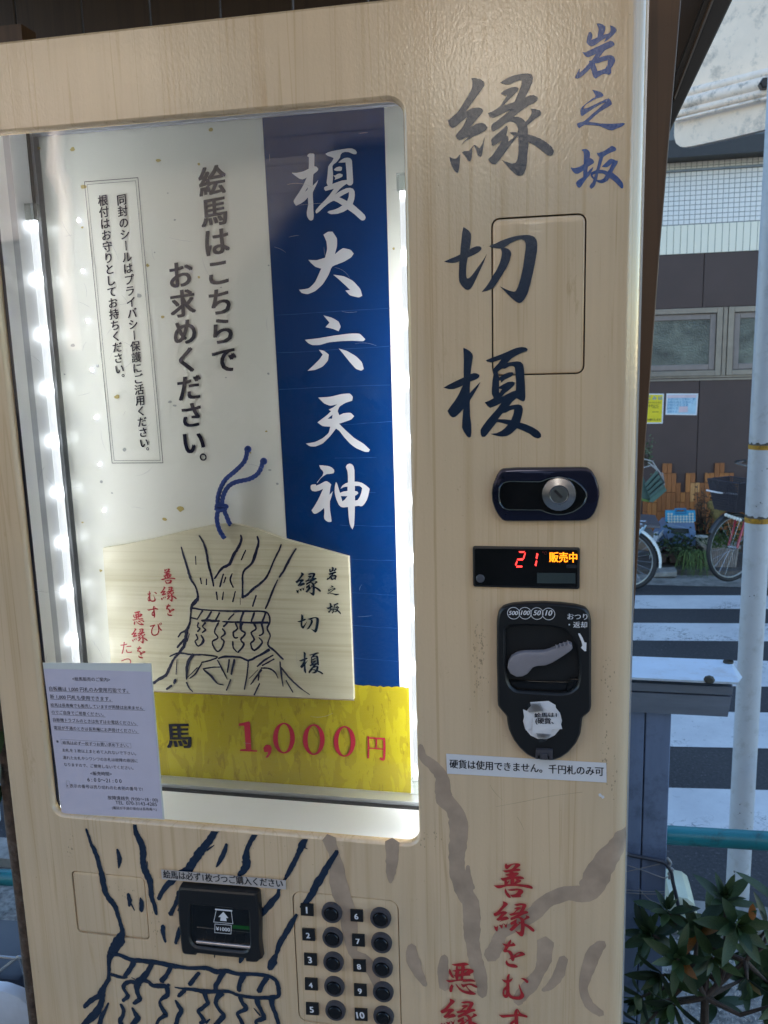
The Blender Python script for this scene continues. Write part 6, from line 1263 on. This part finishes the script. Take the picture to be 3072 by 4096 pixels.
# little stones on the verge
m = MB(); rnd = random.Random(8)
for i in range(1400):
    p = onz(rnd.uniform(2480,3120), rnd.uniform(3560,4150), 0.06)
    if p.y > 1.86 or p.y < 0.3: continue
    r = rnd.uniform(0.003,0.011); a = rnd.uniform(0,3); m.add([(p.x+r*math.cos(a+k*2.09)*rnd.uniform(0.7,1.2), p.y+r*math.sin(a+k*2.09), 0.0602) for k in range(3)]+[(p.x, p.y, 0.06+r*0.7)], [(0,1,3),(1,2,3),(2,0,3)])
tag(m.build('gravel', plain('pale_grit', (0.30,0.29,0.28), 0.8, var=0.5, vscale=60)), kind='stuff')
# trunk left of the machine
tr = empty('young_tree', tuple(onz(150, 4700, 0.06)), 'thin rough brown trunk leaning beside the left edge of the machine', 'tree')
yT = 0.30; P = [at(190,4400,yT), at(152,4096,yT), at(118,3800,yT), at(82,3500,yT), at(60,3300,yT), at(40,3170,yT), at(10,2950,yT), at(-20,2700,yT), at(-60,2300,yT), at(-120,1900,yT)]
b0 = Vector((P[0].x+0.02, P[0].y, 0.05)); ra = random.Random(9)
m = MB(); m.tube([b0]+P, [0.022]*2+[0.017+ra.uniform(-0.002,0.002) for _ in range(7)]+[0.013,0.010], 14); m.build('trunk', plain('rough_brown_bark', (0.085,0.055,0.040), 0.85, var=0.5, vscale=60, bmp=1.0, bscale=90, dirt=(0.16,0.13,0.11), dscale=40), tr, smooth=True)
m = MB()
for k, (px, py) in enumerate(((20,3130),(35,3160),(5,3120),(30,3200))):
    m.tube([at(px,py,yT), at(px+ra.uniform(-30,30), py-ra.uniform(30,70), yT-0.01)], [0.008,0.004], 7)
m.build('cut_stub', 'bark', tr, smooth=True)
for k in range(16):
    o = lp.copy(); C.objects.link(o); o.parent = tr; s = ra.uniform(0.04,0.07)
    o.matrix_local = Matrix.Translation(at(ra.uniform(-90,45), ra.uniform(2700,3190), yT-0.02)-parent_world(tr)) @ Matrix.Rotation(ra.uniform(0,6.3), 4, 'Z') @ Matrix.Rotation(ra.uniform(-1.5,1.5), 4, 'X') @ Matrix.Diagonal((s*1.6, s, s, 1))

# ================================================================== THINGS ALONG THE FAR WALL
def wheel(parent, c, dirv, R0=0.325, tyre=0.019, nm='wheel', spokes=20, rimcol='rimsilver', n=40):
    """bicycle wheel standing in the vertical plane of dirv"""
    d = Vector(dirv).normalized(); up = Vector((0,0,1)); c = Vector(c)
    def circ(r, off=0.0): return [c+d*(r*math.cos(2*math.pi*i/n))+up*(r*math.sin(2*math.pi*i/n)) for i in range(n+1)]
    sidev = d.cross(up)
    w_ = MB(); w_.tube([c-sidev*0.05, c+sidev*0.05], 0.012, 10); w_.tube([c-sidev*0.028, c+sidev*0.028], 0.019, 12); hub = w_.build(nm, 'chrome2', parent, smooth=True)
    MB().tube(circ(R0-tyre), tyre, 10, cap=False).build('tyre', 'rubber', hub, smooth=True)
    MB().tube(circ(R0-2.15*tyre), 0.0085, 8, cap=False).build('rim', rimcol, hub, smooth=True)
    m = MB()
    for i in range(spokes):
        a = 2*math.pi*i/spokes; b_ = a+(0.35 if i % 2 else -0.35); s = 0.024 if (i//2) % 2 else -0.024
        m.tube([c+sidev*s+(d*math.cos(b_)+up*math.sin(b_))*0.018, c+(d*math.cos(a)+up*math.sin(a))*(R0-2.3*tyre)], 0.0014, 4, cap=False)
    m.build('spokes', 'chrome2', hub); return hub
MAT['rubber'] = plain('black_rubber', (0.018,0.018,0.020), 0.65); MAT['chrome2'] = plain('dull_chrome', (0.55,0.56,0.58), 0.25, 0.9)
MAT['rimsilver'] = plain('pale_alloy_rim', (0.36,0.38,0.38), 0.35, 0.5); MAT['redframe'] = plain('crimson_frame', (0.36,0.022,0.045), 0.3, coat=0.4); MAT['blueframe'] = plain('pale_blue_frame', (0.38,0.55,0.68), 0.3, coat=0.4)
MAT['wicker'] = plain('dark_basket', (0.040,0.035,0.045), 0.6)
def fender(mb, c, d, R0, a0, a1, wd=0.024, n=16):
    d = Vector(d).normalized(); up = Vector((0,0,1)); sv = d.cross(up); vs = []
    for i in range(n+1):
        a = R_(a0+(a1-a0)*i/n); 
        for s, dr in ((-wd,-0.008),(-wd*0.6,0.006),(0,0.010),(wd*0.6,0.006),(wd,-0.008)):
            vs.append(Vector(c)+(d*math.cos(a)+up*math.sin(a))*(R0+dr)+sv*s)
    return mb.add(vs, [(i*5+k, i*5+k+1, (i+1)*5+k+1, (i+1)*5+k) for i in range(n) for k in range(4)])
# right bicycle: front wheel toward the camera side, frame runs off to the right
gp = onz(2893, 2333, 0.05); dR = Vector((0.80, 0.60, 0)).normalized(); cF = Vector((gp.x, gp.y, 0.05+0.33)); 
cF = cF+dR*0.10
bk = empty('bicycle', (cF.x, cF.y, 0.05), 'crimson bicycle with dark front basket parked behind the pale street pole', 'bicycle', 'bicycles across the street')
wheel(bk, cF, dR)
cR = cF+dR*1.08; wheel(bk, cR, dR)
up = Vector((0,0,1)); sv = dR.cross(up)
head_b = cF+dR*0.155+up*0.40; head_t = cF+dR*0.20+up*0.58; bb_ = cF+dR*0.60-up*0.05; seat = cF+dR*0.80+up*0.50
m = MB(); m.tube([head_b, bb_], 0.019, 10); m.tube([head_b+up*0.08, bb_+dR*0.10+up*0.18], 0.015, 10); m.tube([bb_, seat], 0.016, 10)
for s in (-0.05, 0.05): m.tube([bb_+sv*s*0.5, cR+sv*s], 0.010, 8); m.tube([seat-up*0.12+sv*s*0.3, cR+sv*s], 0.008, 8)
m.build('frame', 'redframe', bk, smooth=True)
m = MB()
for s in (-0.05, 0.05): m.tube([head_b, cF+sv*s+up*0.30+dR*0.10, cF+sv*s], 0.011, 8)
m.build('fork', 'redframe', bk, smooth=True)
m = MB(); m.tube([head_b, head_t+up*0.12], 0.014, 8); ht = head_t+up*0.16
m.tube([ht+sv*0.28+dR*0.20, ht+sv*0.20+dR*0.02, ht+sv*0.04-dR*0.03, ht-sv*0.04-dR*0.03, ht-sv*0.20+dR*0.02, ht-sv*0.28+dR*0.20], 0.011, 8); m.build('handlebar', 'chrome2', bk, smooth=True)
m = MB()
for s in (1,-1): m.tube([ht+sv*0.275*s+dR*0.10, ht+sv*0.30*s+dR*0.25], 0.017, 8)
m.tube([ht+sv*0.20-dR*0.02, ht+sv*0.24-dR*0.07+up*0.02], 0.012, 8); m.build('grip', 'rubber', bk, smooth=True)
c = ht+sv*0.13-dR*0.05+up*0.05; MB().ring([(0.004,0.02),(0.024,0.012),(0.026,0.0),(0.015,-0.008)], tuple(c), 'y', 14).build('bell', 'chrome2', bk, smooth=True)
m = MB(); fender(m, cF, dR, 0.345, 20, 150); m.build('front_fender', plain('black_fender', (0.03,0.03,0.035), 0.3), bk, smooth=True)
m = MB(); fender(m, cR, dR, 0.345, 20, 190); m.build('rear_fender', bpy.data.materials['black_fender'], bk, smooth=True)
MB().box((seat.x-0.09,seat.y-0.07,seat.z+0.01),(seat.x+0.15,seat.y+0.07,seat.z+0.06)).build('saddle', 'rubber', bk)
# basket: woven, tapered
def basket(parent, c, d, w0, w1, l0, l1, h, mat, nv=14, nh=9, th=0.005, solid=0.5):
    d = Vector(d).normalized(); sv = d.cross(Vector((0,0,1))); c = Vector(c); up = Vector((0,0,1)); m = MB()
    def corner(t, sx, sy): 
        w_ = (w0+(w1-w0)*t)/2; l_ = (l0+(l1-l0)*t)/2; return c+sv*w_*sx+d*l_*sy+up*h*t
    for j in range(nh+1):
        t = j/nh; q = [corner(t,-1,-1), corner(t,1,-1), corner(t,1,1), corner(t,-1,1), corner(t,-1,-1)]
        for a, b_ in zip(q[:-1], q[1:]): m.tube([a, b_], th if j in (0, nh) else th*solid, 4, cap=False)
    for (sa_, sb_) in (((-1,-1),(1,-1)),((1,-1),(1,1)),((1,1),(-1,1)),((-1,1),(-1,-1))):
        for i in range(nv):
            f = i/nv; x_ = sa_[0]+(sb_[0]-sa_[0])*f; y_ = sa_[1]+(sb_[1]-sa_[1])*f; m.tube([corner(0,x_,y_), corner(1,x_,y_)], th*solid*1.5, 4, cap=False)
    a = [corner(0.02,-1,-1), corner(0.02,1,-1), corner(0.02,1,1), corner(0.02,-1,1)]; m.add(a, [(0,1,2,3)])
    return m.build('basket', mat, parent)
bc = cF+up*0.36-dR*0.02
bk_b = basket(bk, bc, dR, 0.24, 0.36, 0.20, 0.28, 0.27, 'wicker', 16, 12, 0.007, 0.55)
qq = [at(x, y_, bc.y-0.06) for x, y_ in ((2825,1961),(2875,1971),(2975,1979),(2968,1968))]
MB().tube([qq[0], qq[1], qq[2]], 0.008, 8).build('basket_strap', 'whitepaper', bk, smooth=True)
m = MB()
for i in range(6): c = at(2905+i*11, 2060+i*4, bc.y-0.10); m.ring([(0.002,0.01),(0.016,0.005),(0.017,0.0),(0.008,-0.008)], tuple(c), 'y', 10)
m.build('lamp_cluster', plain('pale_lamp', (0.62,0.62,0.58), 0.3), bk_b if False else bk, smooth=True)
# left bicycle: only its wheel and load show past the machine edge
gL = onz(2510, 2362, 0.0); dL = Vector((0.92,-0.35,0)).normalized(); cL = Vector((gL.x-0.02, gL.y, 0.295))
b2 = empty('bicycle', (cL.x, cL.y, 0.0), 'pale blue bicycle whose wheel and white fender show beside the machine edge', 'bicycle', 'bicycles across the street')
wheel(b2, cL, dL, 0.29, 0.021); cL2 = cL-dL*1.05; wheel(b2, cL2, dL, 0.29, 0.021)
m = MB(); fender(m, cL, dL, 0.315, -8, 110, 0.026); m.build('fender', plain('white_fender', (0.66,0.68,0.66), 0.3), b2, smooth=True)
svL = dL.cross(up); m = MB()
for s in (-0.05,0.05): m.tube([cL+svL*s, cL+svL*s+dL*0.16+up*0.33], 0.007, 8); m.tube([cL+svL*s, cL+svL*s-dL*0.30+up*0.42], 0.010, 8)
m.tube([cL-dL*0.30+up*0.42, cL-dL*0.52-up*0.02], 0.016, 8); m.tube([cL-dL*0.85+up*0.45, cL-dL*0.52-up*0.02], 0.018, 8)
for s in (-0.05,0.05): m.tube([cL-dL*0.88+up*0.30, cL2+svL*s], 0.011, 8)
m.tube([cL-dL*0.30+up*0.42, cL-dL*0.33+up*0.55], 0.014, 8)
m.build('frame', 'blueframe', b2, smooth=True)
m = MB(); ca_ = cL+up*0.36; m.tube([ca_-dL*0.28+svL*0.07, ca_+dL*0.16+svL*0.07, ca_+dL*0.16-svL*0.07, ca_-dL*0.28-svL*0.07], 0.006, 6); m.build('carrier', 'chrome2', b2, smooth=True)
MB().box((cL.x-0.5,cL.y+0.05,0.82),(cL.x-0.25,cL.y+0.2,0.88)).build('saddle', 'rubber', b2)
# cardboard box, folded grey lid, white sheet, green crate on the left
YQ = 7.75
def boxthing(name, pts, Y, dep, mat, label, cat, bev=0.006, part='body'):
    e = empty(name, tuple(at(pts[-1][0], pts[-1][1], Y)), label, cat); slab(MB(), pxpoly(pts, Y), Y, Y+dep, bev).build(part, mat, e); return e
bxx = boxthing('cardboard_box', [(2545,2136),(2612,2138),(2607,2205),(2540,2200)], 7.0, 0.20, plain('brown_cardboard', (0.16,0.115,0.085), 0.8), 'weathered brown cardboard box on the carrier of the blue bicycle', 'box')
slab(MB(), pxpoly([(2540,2126),(2615,2132),(2613,2150),(2540,2147)], 7.0), 6.985, 7.0+0.205, 0.004).build('lid', plain('grey_box_lid', (0.11,0.105,0.10), 0.7), bxx)
q = [at(2548,2092,7.4), at(2641,2098,7.4), at(2620,2060,7.62), at(2550,2056,7.62)]; e = empty('grey_lid', tuple(q[1]), 'dark grey plastic lid lying in front of the orange wood blocks', 'lid')
m = MB(); m.loops([[tuple(p-Vector((0,0,0.03))) for p in q], [tuple(p) for p in q]], close_first=True); m.build('cover', plain('dark_lid', (0.10,0.095,0.11), 0.35), e)
q2 = [(2542,2100),(2640,2104),(2638,2112),(2542,2108)]; slab(MB(), pxpoly(q2, 7.4), 7.38, 7.40, 0.003).build('rim', plain('lid_rim', (0.16,0.15,0.16), 0.4), e)
e = empty('white_sheet', tuple(at(2600,2230,7.72)), 'crumpled white plastic sheet between the cardboard box and planters', 'plastic sheet')
P = [(2560,2160),(2640,2120),(2662,2104),(2650,2140),(2632,2160),(2652,2182),(2648,2206),(2620,2215),(2598,2240),(2600,2200),(2588,2175)]
rnd = random.Random(6); pts3 = [at(x, y_, 7.72+rnd.uniform(-0.05,0.05)) for x, y_ in P]; c = at(2618,2175,7.62); m = MB(); n = len(pts3); m.add(pts3+[c], [(i,(i+1)%n,n) for i in range(n)]); m.build('sheet', plain('white_film', (0.50,0.53,0.58), 0.35), e)
# green folding crate and wire rack hanging at the left
e = empty('green_crate', tuple(at(2610,2000,7.5)), 'grey-green slatted plastic crate tilted against the wood blocks', 'crate')
mg_ = plain('grey_green_plastic', (0.075,0.13,0.11), 0.4)
def q3(name, pts, Y0, mat, dep=0.02, e_=e): slab(MB(), pxpoly(pts, Y0), Y0, Y0+dep, 0.004).build(name, mat, e_)
q3('side', [(2562,2000),(2595,2008),(2610,1998),(2597,1962),(2572,1905),(2556,1930)], 7.62, mg_)
q3('base', [(2597,2008),(2612,2010),(2668,1962),(2652,1936),(2604,1984)], 7.56, plain('crate_green', (0.09,0.17,0.14), 0.4))
for i in range(4): q3('slat', [(2578+i*6,1938+i*15),(2626+i*9,1882+i*18),(2632+i*9,1893+i*18),(2583+i*6,1948+i*15)], 7.55, mg_, 0.012)
q3('panel', [(2576,1935),(2630,1884),(2660,1930),(2604,1985)], 7.58, plain('crate_dark', (0.035,0.055,0.055), 0.5), 0.01)
q3('strip', [(2560,1992),(2600,2002),(2598,2010),(2560,2003)], 7.60, plain('lime_strip', (0.14,0.22,0.05), 0.5), 0.012)
e = empty('wire_rack', tuple(at(2650,1930,7.66)), 'bent thin wire rack above the grey-green crate', 'wire rack'); m = MB()
for pts in (((2575,1836),(2610,1845),(2625,1870),(2640,1890),(2652,1920),(2655,1946)),((2592,1850),(2618,1866),(2632,1890),(2640,1925),(2650,1940)),((2575,1870),(2605,1862),(2628,1880)),((2625,1868),(2612,1850)),((2640,1892),(2650,1892),(2658,1940))):
    m.tube([at(x, y_, 7.66) for x, y_ in pts], 0.006, 6)
m.build('wires', plain('pale_wire', (0.35,0.34,0.34), 0.5), e, smooth=True)
# dotted folding stool over a blue-grey crate
e = empty('folding_stool', tuple(at(2722,2092,7.7)), 'light blue plastic folding stool with white dots, standing on edge', 'stool')
def k3(x_, y_): return (2500+x_*k_, 1750+y_*k_)
top = [k3(470,850), k3(580,848), k3(583,828), k3(710,826), k3(713,848), k3(815,850), k3(818,975), k3(470,980)]
handle_hole = pxpoly([k3(600,842), k3(690,842), k3(690,862), k3(600,862)], 7.7)
m = MB(); o_ = pxpoly(top, 7.7); plate(m, o_, [handle_hole], 7.7); wall_loop(m, o_, 7.7, 7.74); wall_loop(m, handle_hole, 7.7, 7.74); plate(m, o_, [handle_hole], 7.74)
m.build('seat', plain('sky_blue_plastic', (0.055,0.36,0.60), 0.35), e)
q3('handle_rim', [k3(585,832), k3(708,832), k3(706,886), k3(586,886)], 7.69, plain('mid_blue_plastic', (0.035,0.20,0.42), 0.35), 0.008, e)
bpy.data.objects.remove([o for o in bpy.data.objects if o.name.startswith('handle_rim')][0])
m = MB(); o_ = pxpoly([k3(582,828), k3(712,826), k3(710,886), k3(584,888)], 7.7); plate(m, o_, [inset(o_, 0.012)], 7.692); wall_loop(m, o_, 7.692, 7.70); m.build('handle_rim', bpy.data.materials['mid_blue_plastic'], e)
m = MB()
for r in range(4):
    for c_ in range(9):
        if r == 0 and 1 < c_ < 7: continue
        q = at(*k3(506+c_*35, 888+r*30), 7.694); m.ring([(0.012,0.004),(0.010,-0.002)], tuple(q), 'y', 10)
m.build('white_dots', plain('white_dot', (0.62,0.66,0.62), 0.5), e)
e = empty('plastic_crate', tuple(at(2715,2190,7.7)), 'blue-grey plastic crate end with one slot and two round holes below the stool', 'crate')
BQ = (2500, 2050, 572); mb_ = plain('blue_grey_plastic', (0.15,0.235,0.40), 0.35, var=0.25, vscale=4)
def k4(s): return zpx(BQ, s, 7.7)
o_ = k4("470,120 800,110 822,250 822,385 700,390 560,392 440,400 345,318 420,180"); h1 = bez(k4("540,182 740,188 745,248 530,245")); 
def holec(cx, cy, r): return k4(' '.join(f"{cx+r*math.cos(i*math.pi/8):.1f},{cy+r*0.9*math.sin(i*math.pi/8):.1f}" for i in range(16)))
H = [h1, holec(540,320,32), holec(728,318,34)]
m = MB(); plate(m, o_, H, 7.7); wall_loop(m, o_, 7.7, 7.98)
for h in H: wall_loop(m, h, 7.7, 7.72)
m.build('body', mb_, e)
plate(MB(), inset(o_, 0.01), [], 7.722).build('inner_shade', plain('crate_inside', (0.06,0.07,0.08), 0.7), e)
m = MB(); plate(m, k4("480,125 520,125 700,170 690,180 500,150"), [], 7.697); plate(m, k4("770,200 822,215 822,228 775,212"), [], 7.697); m.build('raised_ribs', plain('rib_blue', (0.22,0.32,0.48), 0.35), e)
# planters
def planter(pts, Y, mat, label, ribs=False):
    e = empty('planter', tuple(at(pts[2][0], pts[2][1], Y)), label, 'planter', 'planters by the wall'); slab(MB(), pxpoly(pts, Y), Y, Y+0.22, 0.008).build('trough', mat, e)
    a, b_ = at(*pts[0], Y), at(*pts[1], Y); MB().box((a.x-0.01, Y-0.012, a.z-0.02), (b_.x+0.01, Y+0.23, a.z+0.008)).build('rim', mat, e)
    if ribs:
        m = MB(); c0, c1, d1, d0 = at(*pts[0], Y), at(*pts[1], Y), at(*pts[2], Y), at(*pts[3], Y)
        for i in range(1, 18):
            f = i/18; m.tube([c0+(c1-c0)*f-Vector((0,0.004,0.03)), d0+(d1-d0)*f-Vector((0,0.004,0))], 0.006, 5)
        m.build('ribs', mat, e, smooth=True)
    return e
mbr = plain('dark_brown_plastic', (0.050,0.032,0.028), 0.6); mwh = plain('dirty_white_plastic', (0.33,0.29,0.27), 0.7, var=0.25, vscale=10)
planter([(2608,2219),(2668,2217),(2664,2252),(2612,2253)], 7.58, mbr, 'small dark brown planter left of the pair')
planter([(2675,2216),(2752,2214),(2748,2254),(2680,2253)], 7.58, mbr, 'dark brown planter under the drooping grass')
planter([(2808,2184),(2958,2184),(2945,2268),(2822,2268)], 7.62, mwh, 'ribbed dirty white planter behind the crimson bicycle wheel', True)
e = empty('flower_pot', tuple(at(2812,2176,7.6)), 'small white dish pot on the corner of the ribbed planter', 'flower pot'); c = at(2812,2168,7.66)
MB().ring([(0.045,-0.03),(0.06,0.0),(0.075,0.03),(0.07,0.03),(0.05,0.0)], tuple(c), 'z', 20, cap=False).build('pot', plain('white_pot', (0.55,0.55,0.5), 0.5), e, smooth=True)
MB().ring([(0.05,0.0),(0.065,0.01),(0.065,0.014)], tuple(at(2806,2150,7.66)), 'z', 16).build('saucer', bpy.data.materials['white_pot'], e, smooth=True)
o = slab(MB(), pxpoly([(2608,2286),(2706,2281),(2704,2302),(2612,2305)], 7.35), 7.30, 7.48, 0.01).build('kerb_block', 'concrete'); tag(o, 'grey concrete block lying on the ground below the planters', 'concrete block')
# plants: tufts, shrubs
def tuft(name, label, cat, cx, cy, Y, n, h, spread, droop, mat, wd=0.006, seed=1, group=None):
    r = random.Random(seed); c = at(cx, cy, Y); e = empty(name, tuple(c), label, cat, group); m = MB()
    for i in range(n):
        a = r.uniform(0, 2*math.pi); s = r.uniform(0.3,1)*spread; hh_ = h*r.uniform(0.5,1.1); b0_ = c+Vector((r.uniform(-1,1)*spread*0.5, r.uniform(-0.5,0.5)*spread, 0)); pts = []
        for k in range(6):
            t = k/5; pts.append(b0_+Vector((math.cos(a)*s*t, -abs(math.sin(a))*s*t*0.8, hh_*(t*1.0)-droop*t*t*r.uniform(0.6,1.2))))
        for k in range(5):
            w0_ = wd*(1-k/5.2); w1_ = wd*(1-(k+1)/5.2); m.add([pts[k]-Vector((w0_,0,0)), pts[k]+Vector((w0_,0,0)), pts[k+1]+Vector((w1_,0,0)), pts[k+1]-Vector((w1_,0,0))], [(0,1,2,3)])
    m.build('blades', mat, e); return e
def shrub(name, label, cat, cx, cy, Y, rx, rz, n, mat, ls=0.03, seed=2, stems=8, stemmat='bark'):
    r = random.Random(seed); c = at(cx, cy, Y); e = empty(name, (c.x, c.y, c.z-rz), label, cat); m = MB(); ms_ = MB()
    base = c-Vector((0,0,rz))
    for i in range(stems):
        tip = c+Vector((r.uniform(-1,1)*rx*0.8, r.uniform(-0.6,0.6)*rx, r.uniform(0.0,1.0)*rz)); ms_.tube([base, (base+tip)/2+Vector((r.uniform(-.03,.03),0,0)), tip], [0.007,0.005,0.002], 5)
    for i in range(n):
        u = Vector((r.gauss(0,0.5)*rx, r.gauss(0,0.35)*rx, r.gauss(0,0.5)*rz)); p = c+u; a = Vector((r.uniform(-1,1), r.uniform(-1,1), r.uniform(-0.4,1))).normalized(); b_ = a.cross(Vector((r.uniform(-1,1), r.uniform(-1,1), 0.3))).normalized(); s = ls*r.uniform(0.6,1.3)
        m.add([p, p+a*s*0.5+b_*s*0.22, p+a*s, p+a*s*0.5-b_*s*0.22], [(0,1,2,3)])
    ms_.build('stems', stemmat, e); m.build('foliage', mat, e); return e
MAT['grass'] = plain('grass_green', (0.065,0.115,0.028), 0.6, var=0.4, vscale=30); MAT['darkfol'] = plain('dark_foliage', (0.028,0.052,0.018), 0.6, var=0.5, vscale=30); MAT['dryfol'] = plain('dry_brown_foliage', (0.085,0.050,0.030), 0.8, var=0.5, vscale=30)
tuft('spider_grass', 'long drooping green grass hanging over the planter', 'grass plant', 2775, 2205, 7.50, 80, 0.14, 0.20, 0.50, 'grass', 0.006, 3)
tuft('grass_plant', 'green grassy tuft growing from the ribbed white planter', 'grass plant', 2880, 2182, 7.66, 90, 0.22, 0.26, 0.10, 'grass', 0.006, 5)
shrub('low_shrub', 'dark green low shrub in the brown planter before the crate', 'shrub', 2705, 2180, 7.60, 0.20, 0.14, 420, 'darkfol', 0.05, 6)
shrub('dry_plant', 'dry brown twiggy plant right of the dotted stool', 'dry plant', 2815, 2070, 7.85, 0.12, 0.34, 260, 'dryfol', 0.035, 8, 26)
shrub('leafy_plant', 'green leafy plant between the ribbed planter and the bicycle', 'plant', 2880, 2140, 7.95, 0.28, 0.18, 420, 'darkfol', 0.05, 9)
e = empty('dead_sunflower', tuple(at(2850,2150,7.9)), 'withered yellow-green stem curling over beside the bicycle basket', 'plant'); m = MB(); m.tube([at(2835,2150,7.9), at(2842,2060,7.9), at(2850,2005,7.9), at(2866,1984,7.9), at(2885,1985,7.9), at(2900,2002,7.9)], 0.007, 7)
for p_, s_ in (((2862,2050),0.07),((2885,2030),0.06),((2840,2020),0.05),((2870,2085),0.06)):
    c = at(*p_, 7.88); m.ring([(s_*0.1,0.01),(s_*0.7,0.0),(s_,-0.02),(s_*0.5,-0.03)], tuple(c), 'y', 9, sx=0.7)
m.build('stem', plain('withered_leaf', (0.21,0.15,0.05), 0.8, var=0.4, vscale=30), e)
shrub('leafy_plant', 'pale tipped plant high at the edge of the brown side board', 'plant', 2588, 1810, 7.9, 0.07, 0.16, 90, plain('pale_tips', (0.10,0.14,0.08), 0.6, var=0.5, vscale=30), 0.04, 12)

# ================================================================== SCOOTER at the lower left corner
sc = empty('scooter', tuple(at(60,4300,0.55)), 'parked scooter with dark seat and white body at the lower left corner', 'scooter')
def rounded(name, pts, Y, dep, mat, bev): slab(MB(), bez(pxpoly(pts, Y), 70), Y, Y+dep, bev).build(name, mat, sc, smooth=True)
rounded('body_panel', [(-420,3985),(-120,3958),(0,3962),(70,3988),(118,4030),(136,4075),(130,4150),(60,4300),(-420,4300)], 0.45, 0.03, plain('white_scooter_paint', (0.60,0.66,0.76), 0.2, coat=0.6), 0.015)
rounded('seat', [(-420,3880),(-60,3905),(70,3920),(104,3945),(96,3975),(150,4060),(160,4140),(-420,4140)], 0.62, 0.22, plain('dark_seat_vinyl', (0.030,0.034,0.05), 0.35), 0.02)
m = MB()
for pts in (((-60,3950),(0,3885),(76,3826),(130,3840)),((76,3826),(100,3900),(110,3990)),((-60,3820),(76,3834))): m.tube([at(x, y_, 0.60) for x, y_ in pts], 0.0045, 8)
m.build('rear_rack', 'chrome2', sc, smooth=True)
rounded('footboard', [(-420,3790),(90,3800),(100,3822),(-420,3812)], 0.75, 0.1, 'blackplastic', 0.004)
MB().ring([(0.2,0.05),(0.22,0.0),(0.2,-0.05)], (at(-300,4300,0.7).x, 0.75, 0.22), 'y', 24).build('wheel', 'rubber', sc, smooth=True)

# ================================================================== STREET BEHIND THE CAMERA (seen only as reflections)
bh = empty('house_behind', (0, -7.0, 0), 'pale tiled house on the near side of the street behind the camera', 'house')
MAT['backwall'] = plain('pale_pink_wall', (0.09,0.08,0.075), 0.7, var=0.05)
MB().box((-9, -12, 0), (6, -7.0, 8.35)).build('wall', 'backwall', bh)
MB().box((-9.1, -12, 8.35), (6.1, -6.8, 8.6)).build('parapet', plain('grey_parapet', (0.4,0.38,0.36), 0.6), bh)
m = MB()
for i in range(30): m.box((-9+i*0.5, -6.998, 0.0), (-9+i*0.5+0.012, -6.99, 8.3))
for i in range(34): m.box((-9, -6.996, 0.25*i), (6, -6.988, 0.25*i+0.012))
m.build('tile_joints', plain('joint_dark', (0.07,0.065,0.06), 0.8), bh)
for x_ in (-5.5, -2.0, 1.2): MB().bbox((x_, -7.0, 1.0), (x_+1.4, -6.95, 2.3), 0.01).build('window', 'patglass', bh)
def refl(px, py, Yg, Yb):
    d = ray(px, py); p = CAM+d*((Yg-CAM.y)/d.y); r = Vector((d.x, -d.y, d.z)); return p+r*((Yb-p.y)/r.y)
dp = empty('drain_pipe', tuple(refl(290,1150,0.0085,-4.6)), 'thick pale pink drain pipe behind the camera', 'drain pipe')
Pp = [refl(x, y_, 0.0085, -4.6) for x, y_ in ((226,300),(228,480),(222,600),(222,690),(248,730),(262,790),(266,1100),(290,1300),(300,1400))]
MAT['pipe'] = plain('pale_pink_pipe', (0.80,0.66,0.60), 0.3, var=0.03)
sc_ = (5.7*2-4.6+1.1+0.0); rr = 33/FPX*(1.1+4.6+0.02)*1.0
MB().tube(Pp, [rr,rr,rr*1.02,rr*1.3,rr*1.3,rr*0.95,rr*0.95,rr*0.95,rr*0.95], 20).build('pipe', 'pipe', dp, smooth=True)
hd = MB(); rnd = random.Random(14)
for i in range(2600):
    x_ = rnd.uniform(-6.5, 0.5); top_ = 2.05+0.35*math.sin(x_*2.3)+0.2*math.sin(x_*6.1+1); p = Vector((x_, -4.2+rnd.uniform(-0.3,0.3), rnd.uniform(0.1, 1)**0.6*top_)); a = Vector((rnd.uniform(-1,1), rnd.uniform(-1,1), rnd.uniform(-1,1))).normalized(); b_ = a.cross(Vector((0.3,0.2,1))).normalized(); s = 0.16
    hd.add([p, p+a*s*0.5+b_*s*0.3, p+a*s, p+a*s*0.5-b_*s*0.3], [(0,1,2,3)])
o = hd.build('hedge', 'darkfol'); tag(o, 'dark hedge along the street behind the camera', 'hedge')

# pale boards added to the house behind for bright reflections in the glossy laminate
MAT['pale'] = plain('white_reflector', (0.90,0.86,0.78), 0.5, var=0.03)
def board_behind(x0, y0, x1, y1, nm):
    a, b_ = refl(x0, y0, 0.0, -6.93), refl(x1, y1, 0.0, -6.93)
    MB().box((min(a.x,b_.x), -6.985, min(a.z,b_.z)), (max(a.x,b_.x), -6.90, max(a.z,b_.z))).build(nm, 'pale', bh)
for q_ in ((1830,60,2130,560),(1980,600,2420,800),(2120,1020,2330,1150),(1700,700,1950,900),(520,90,690,450),(60,150,210,470)): board_behind(*q_, 'added_reflector_board')

MAT['pale'] = plain('pinkish_front', (0.50,0.43,0.40), 0.5, var=0.03)
board_behind(-80,380,84,960,'tiled_bay')
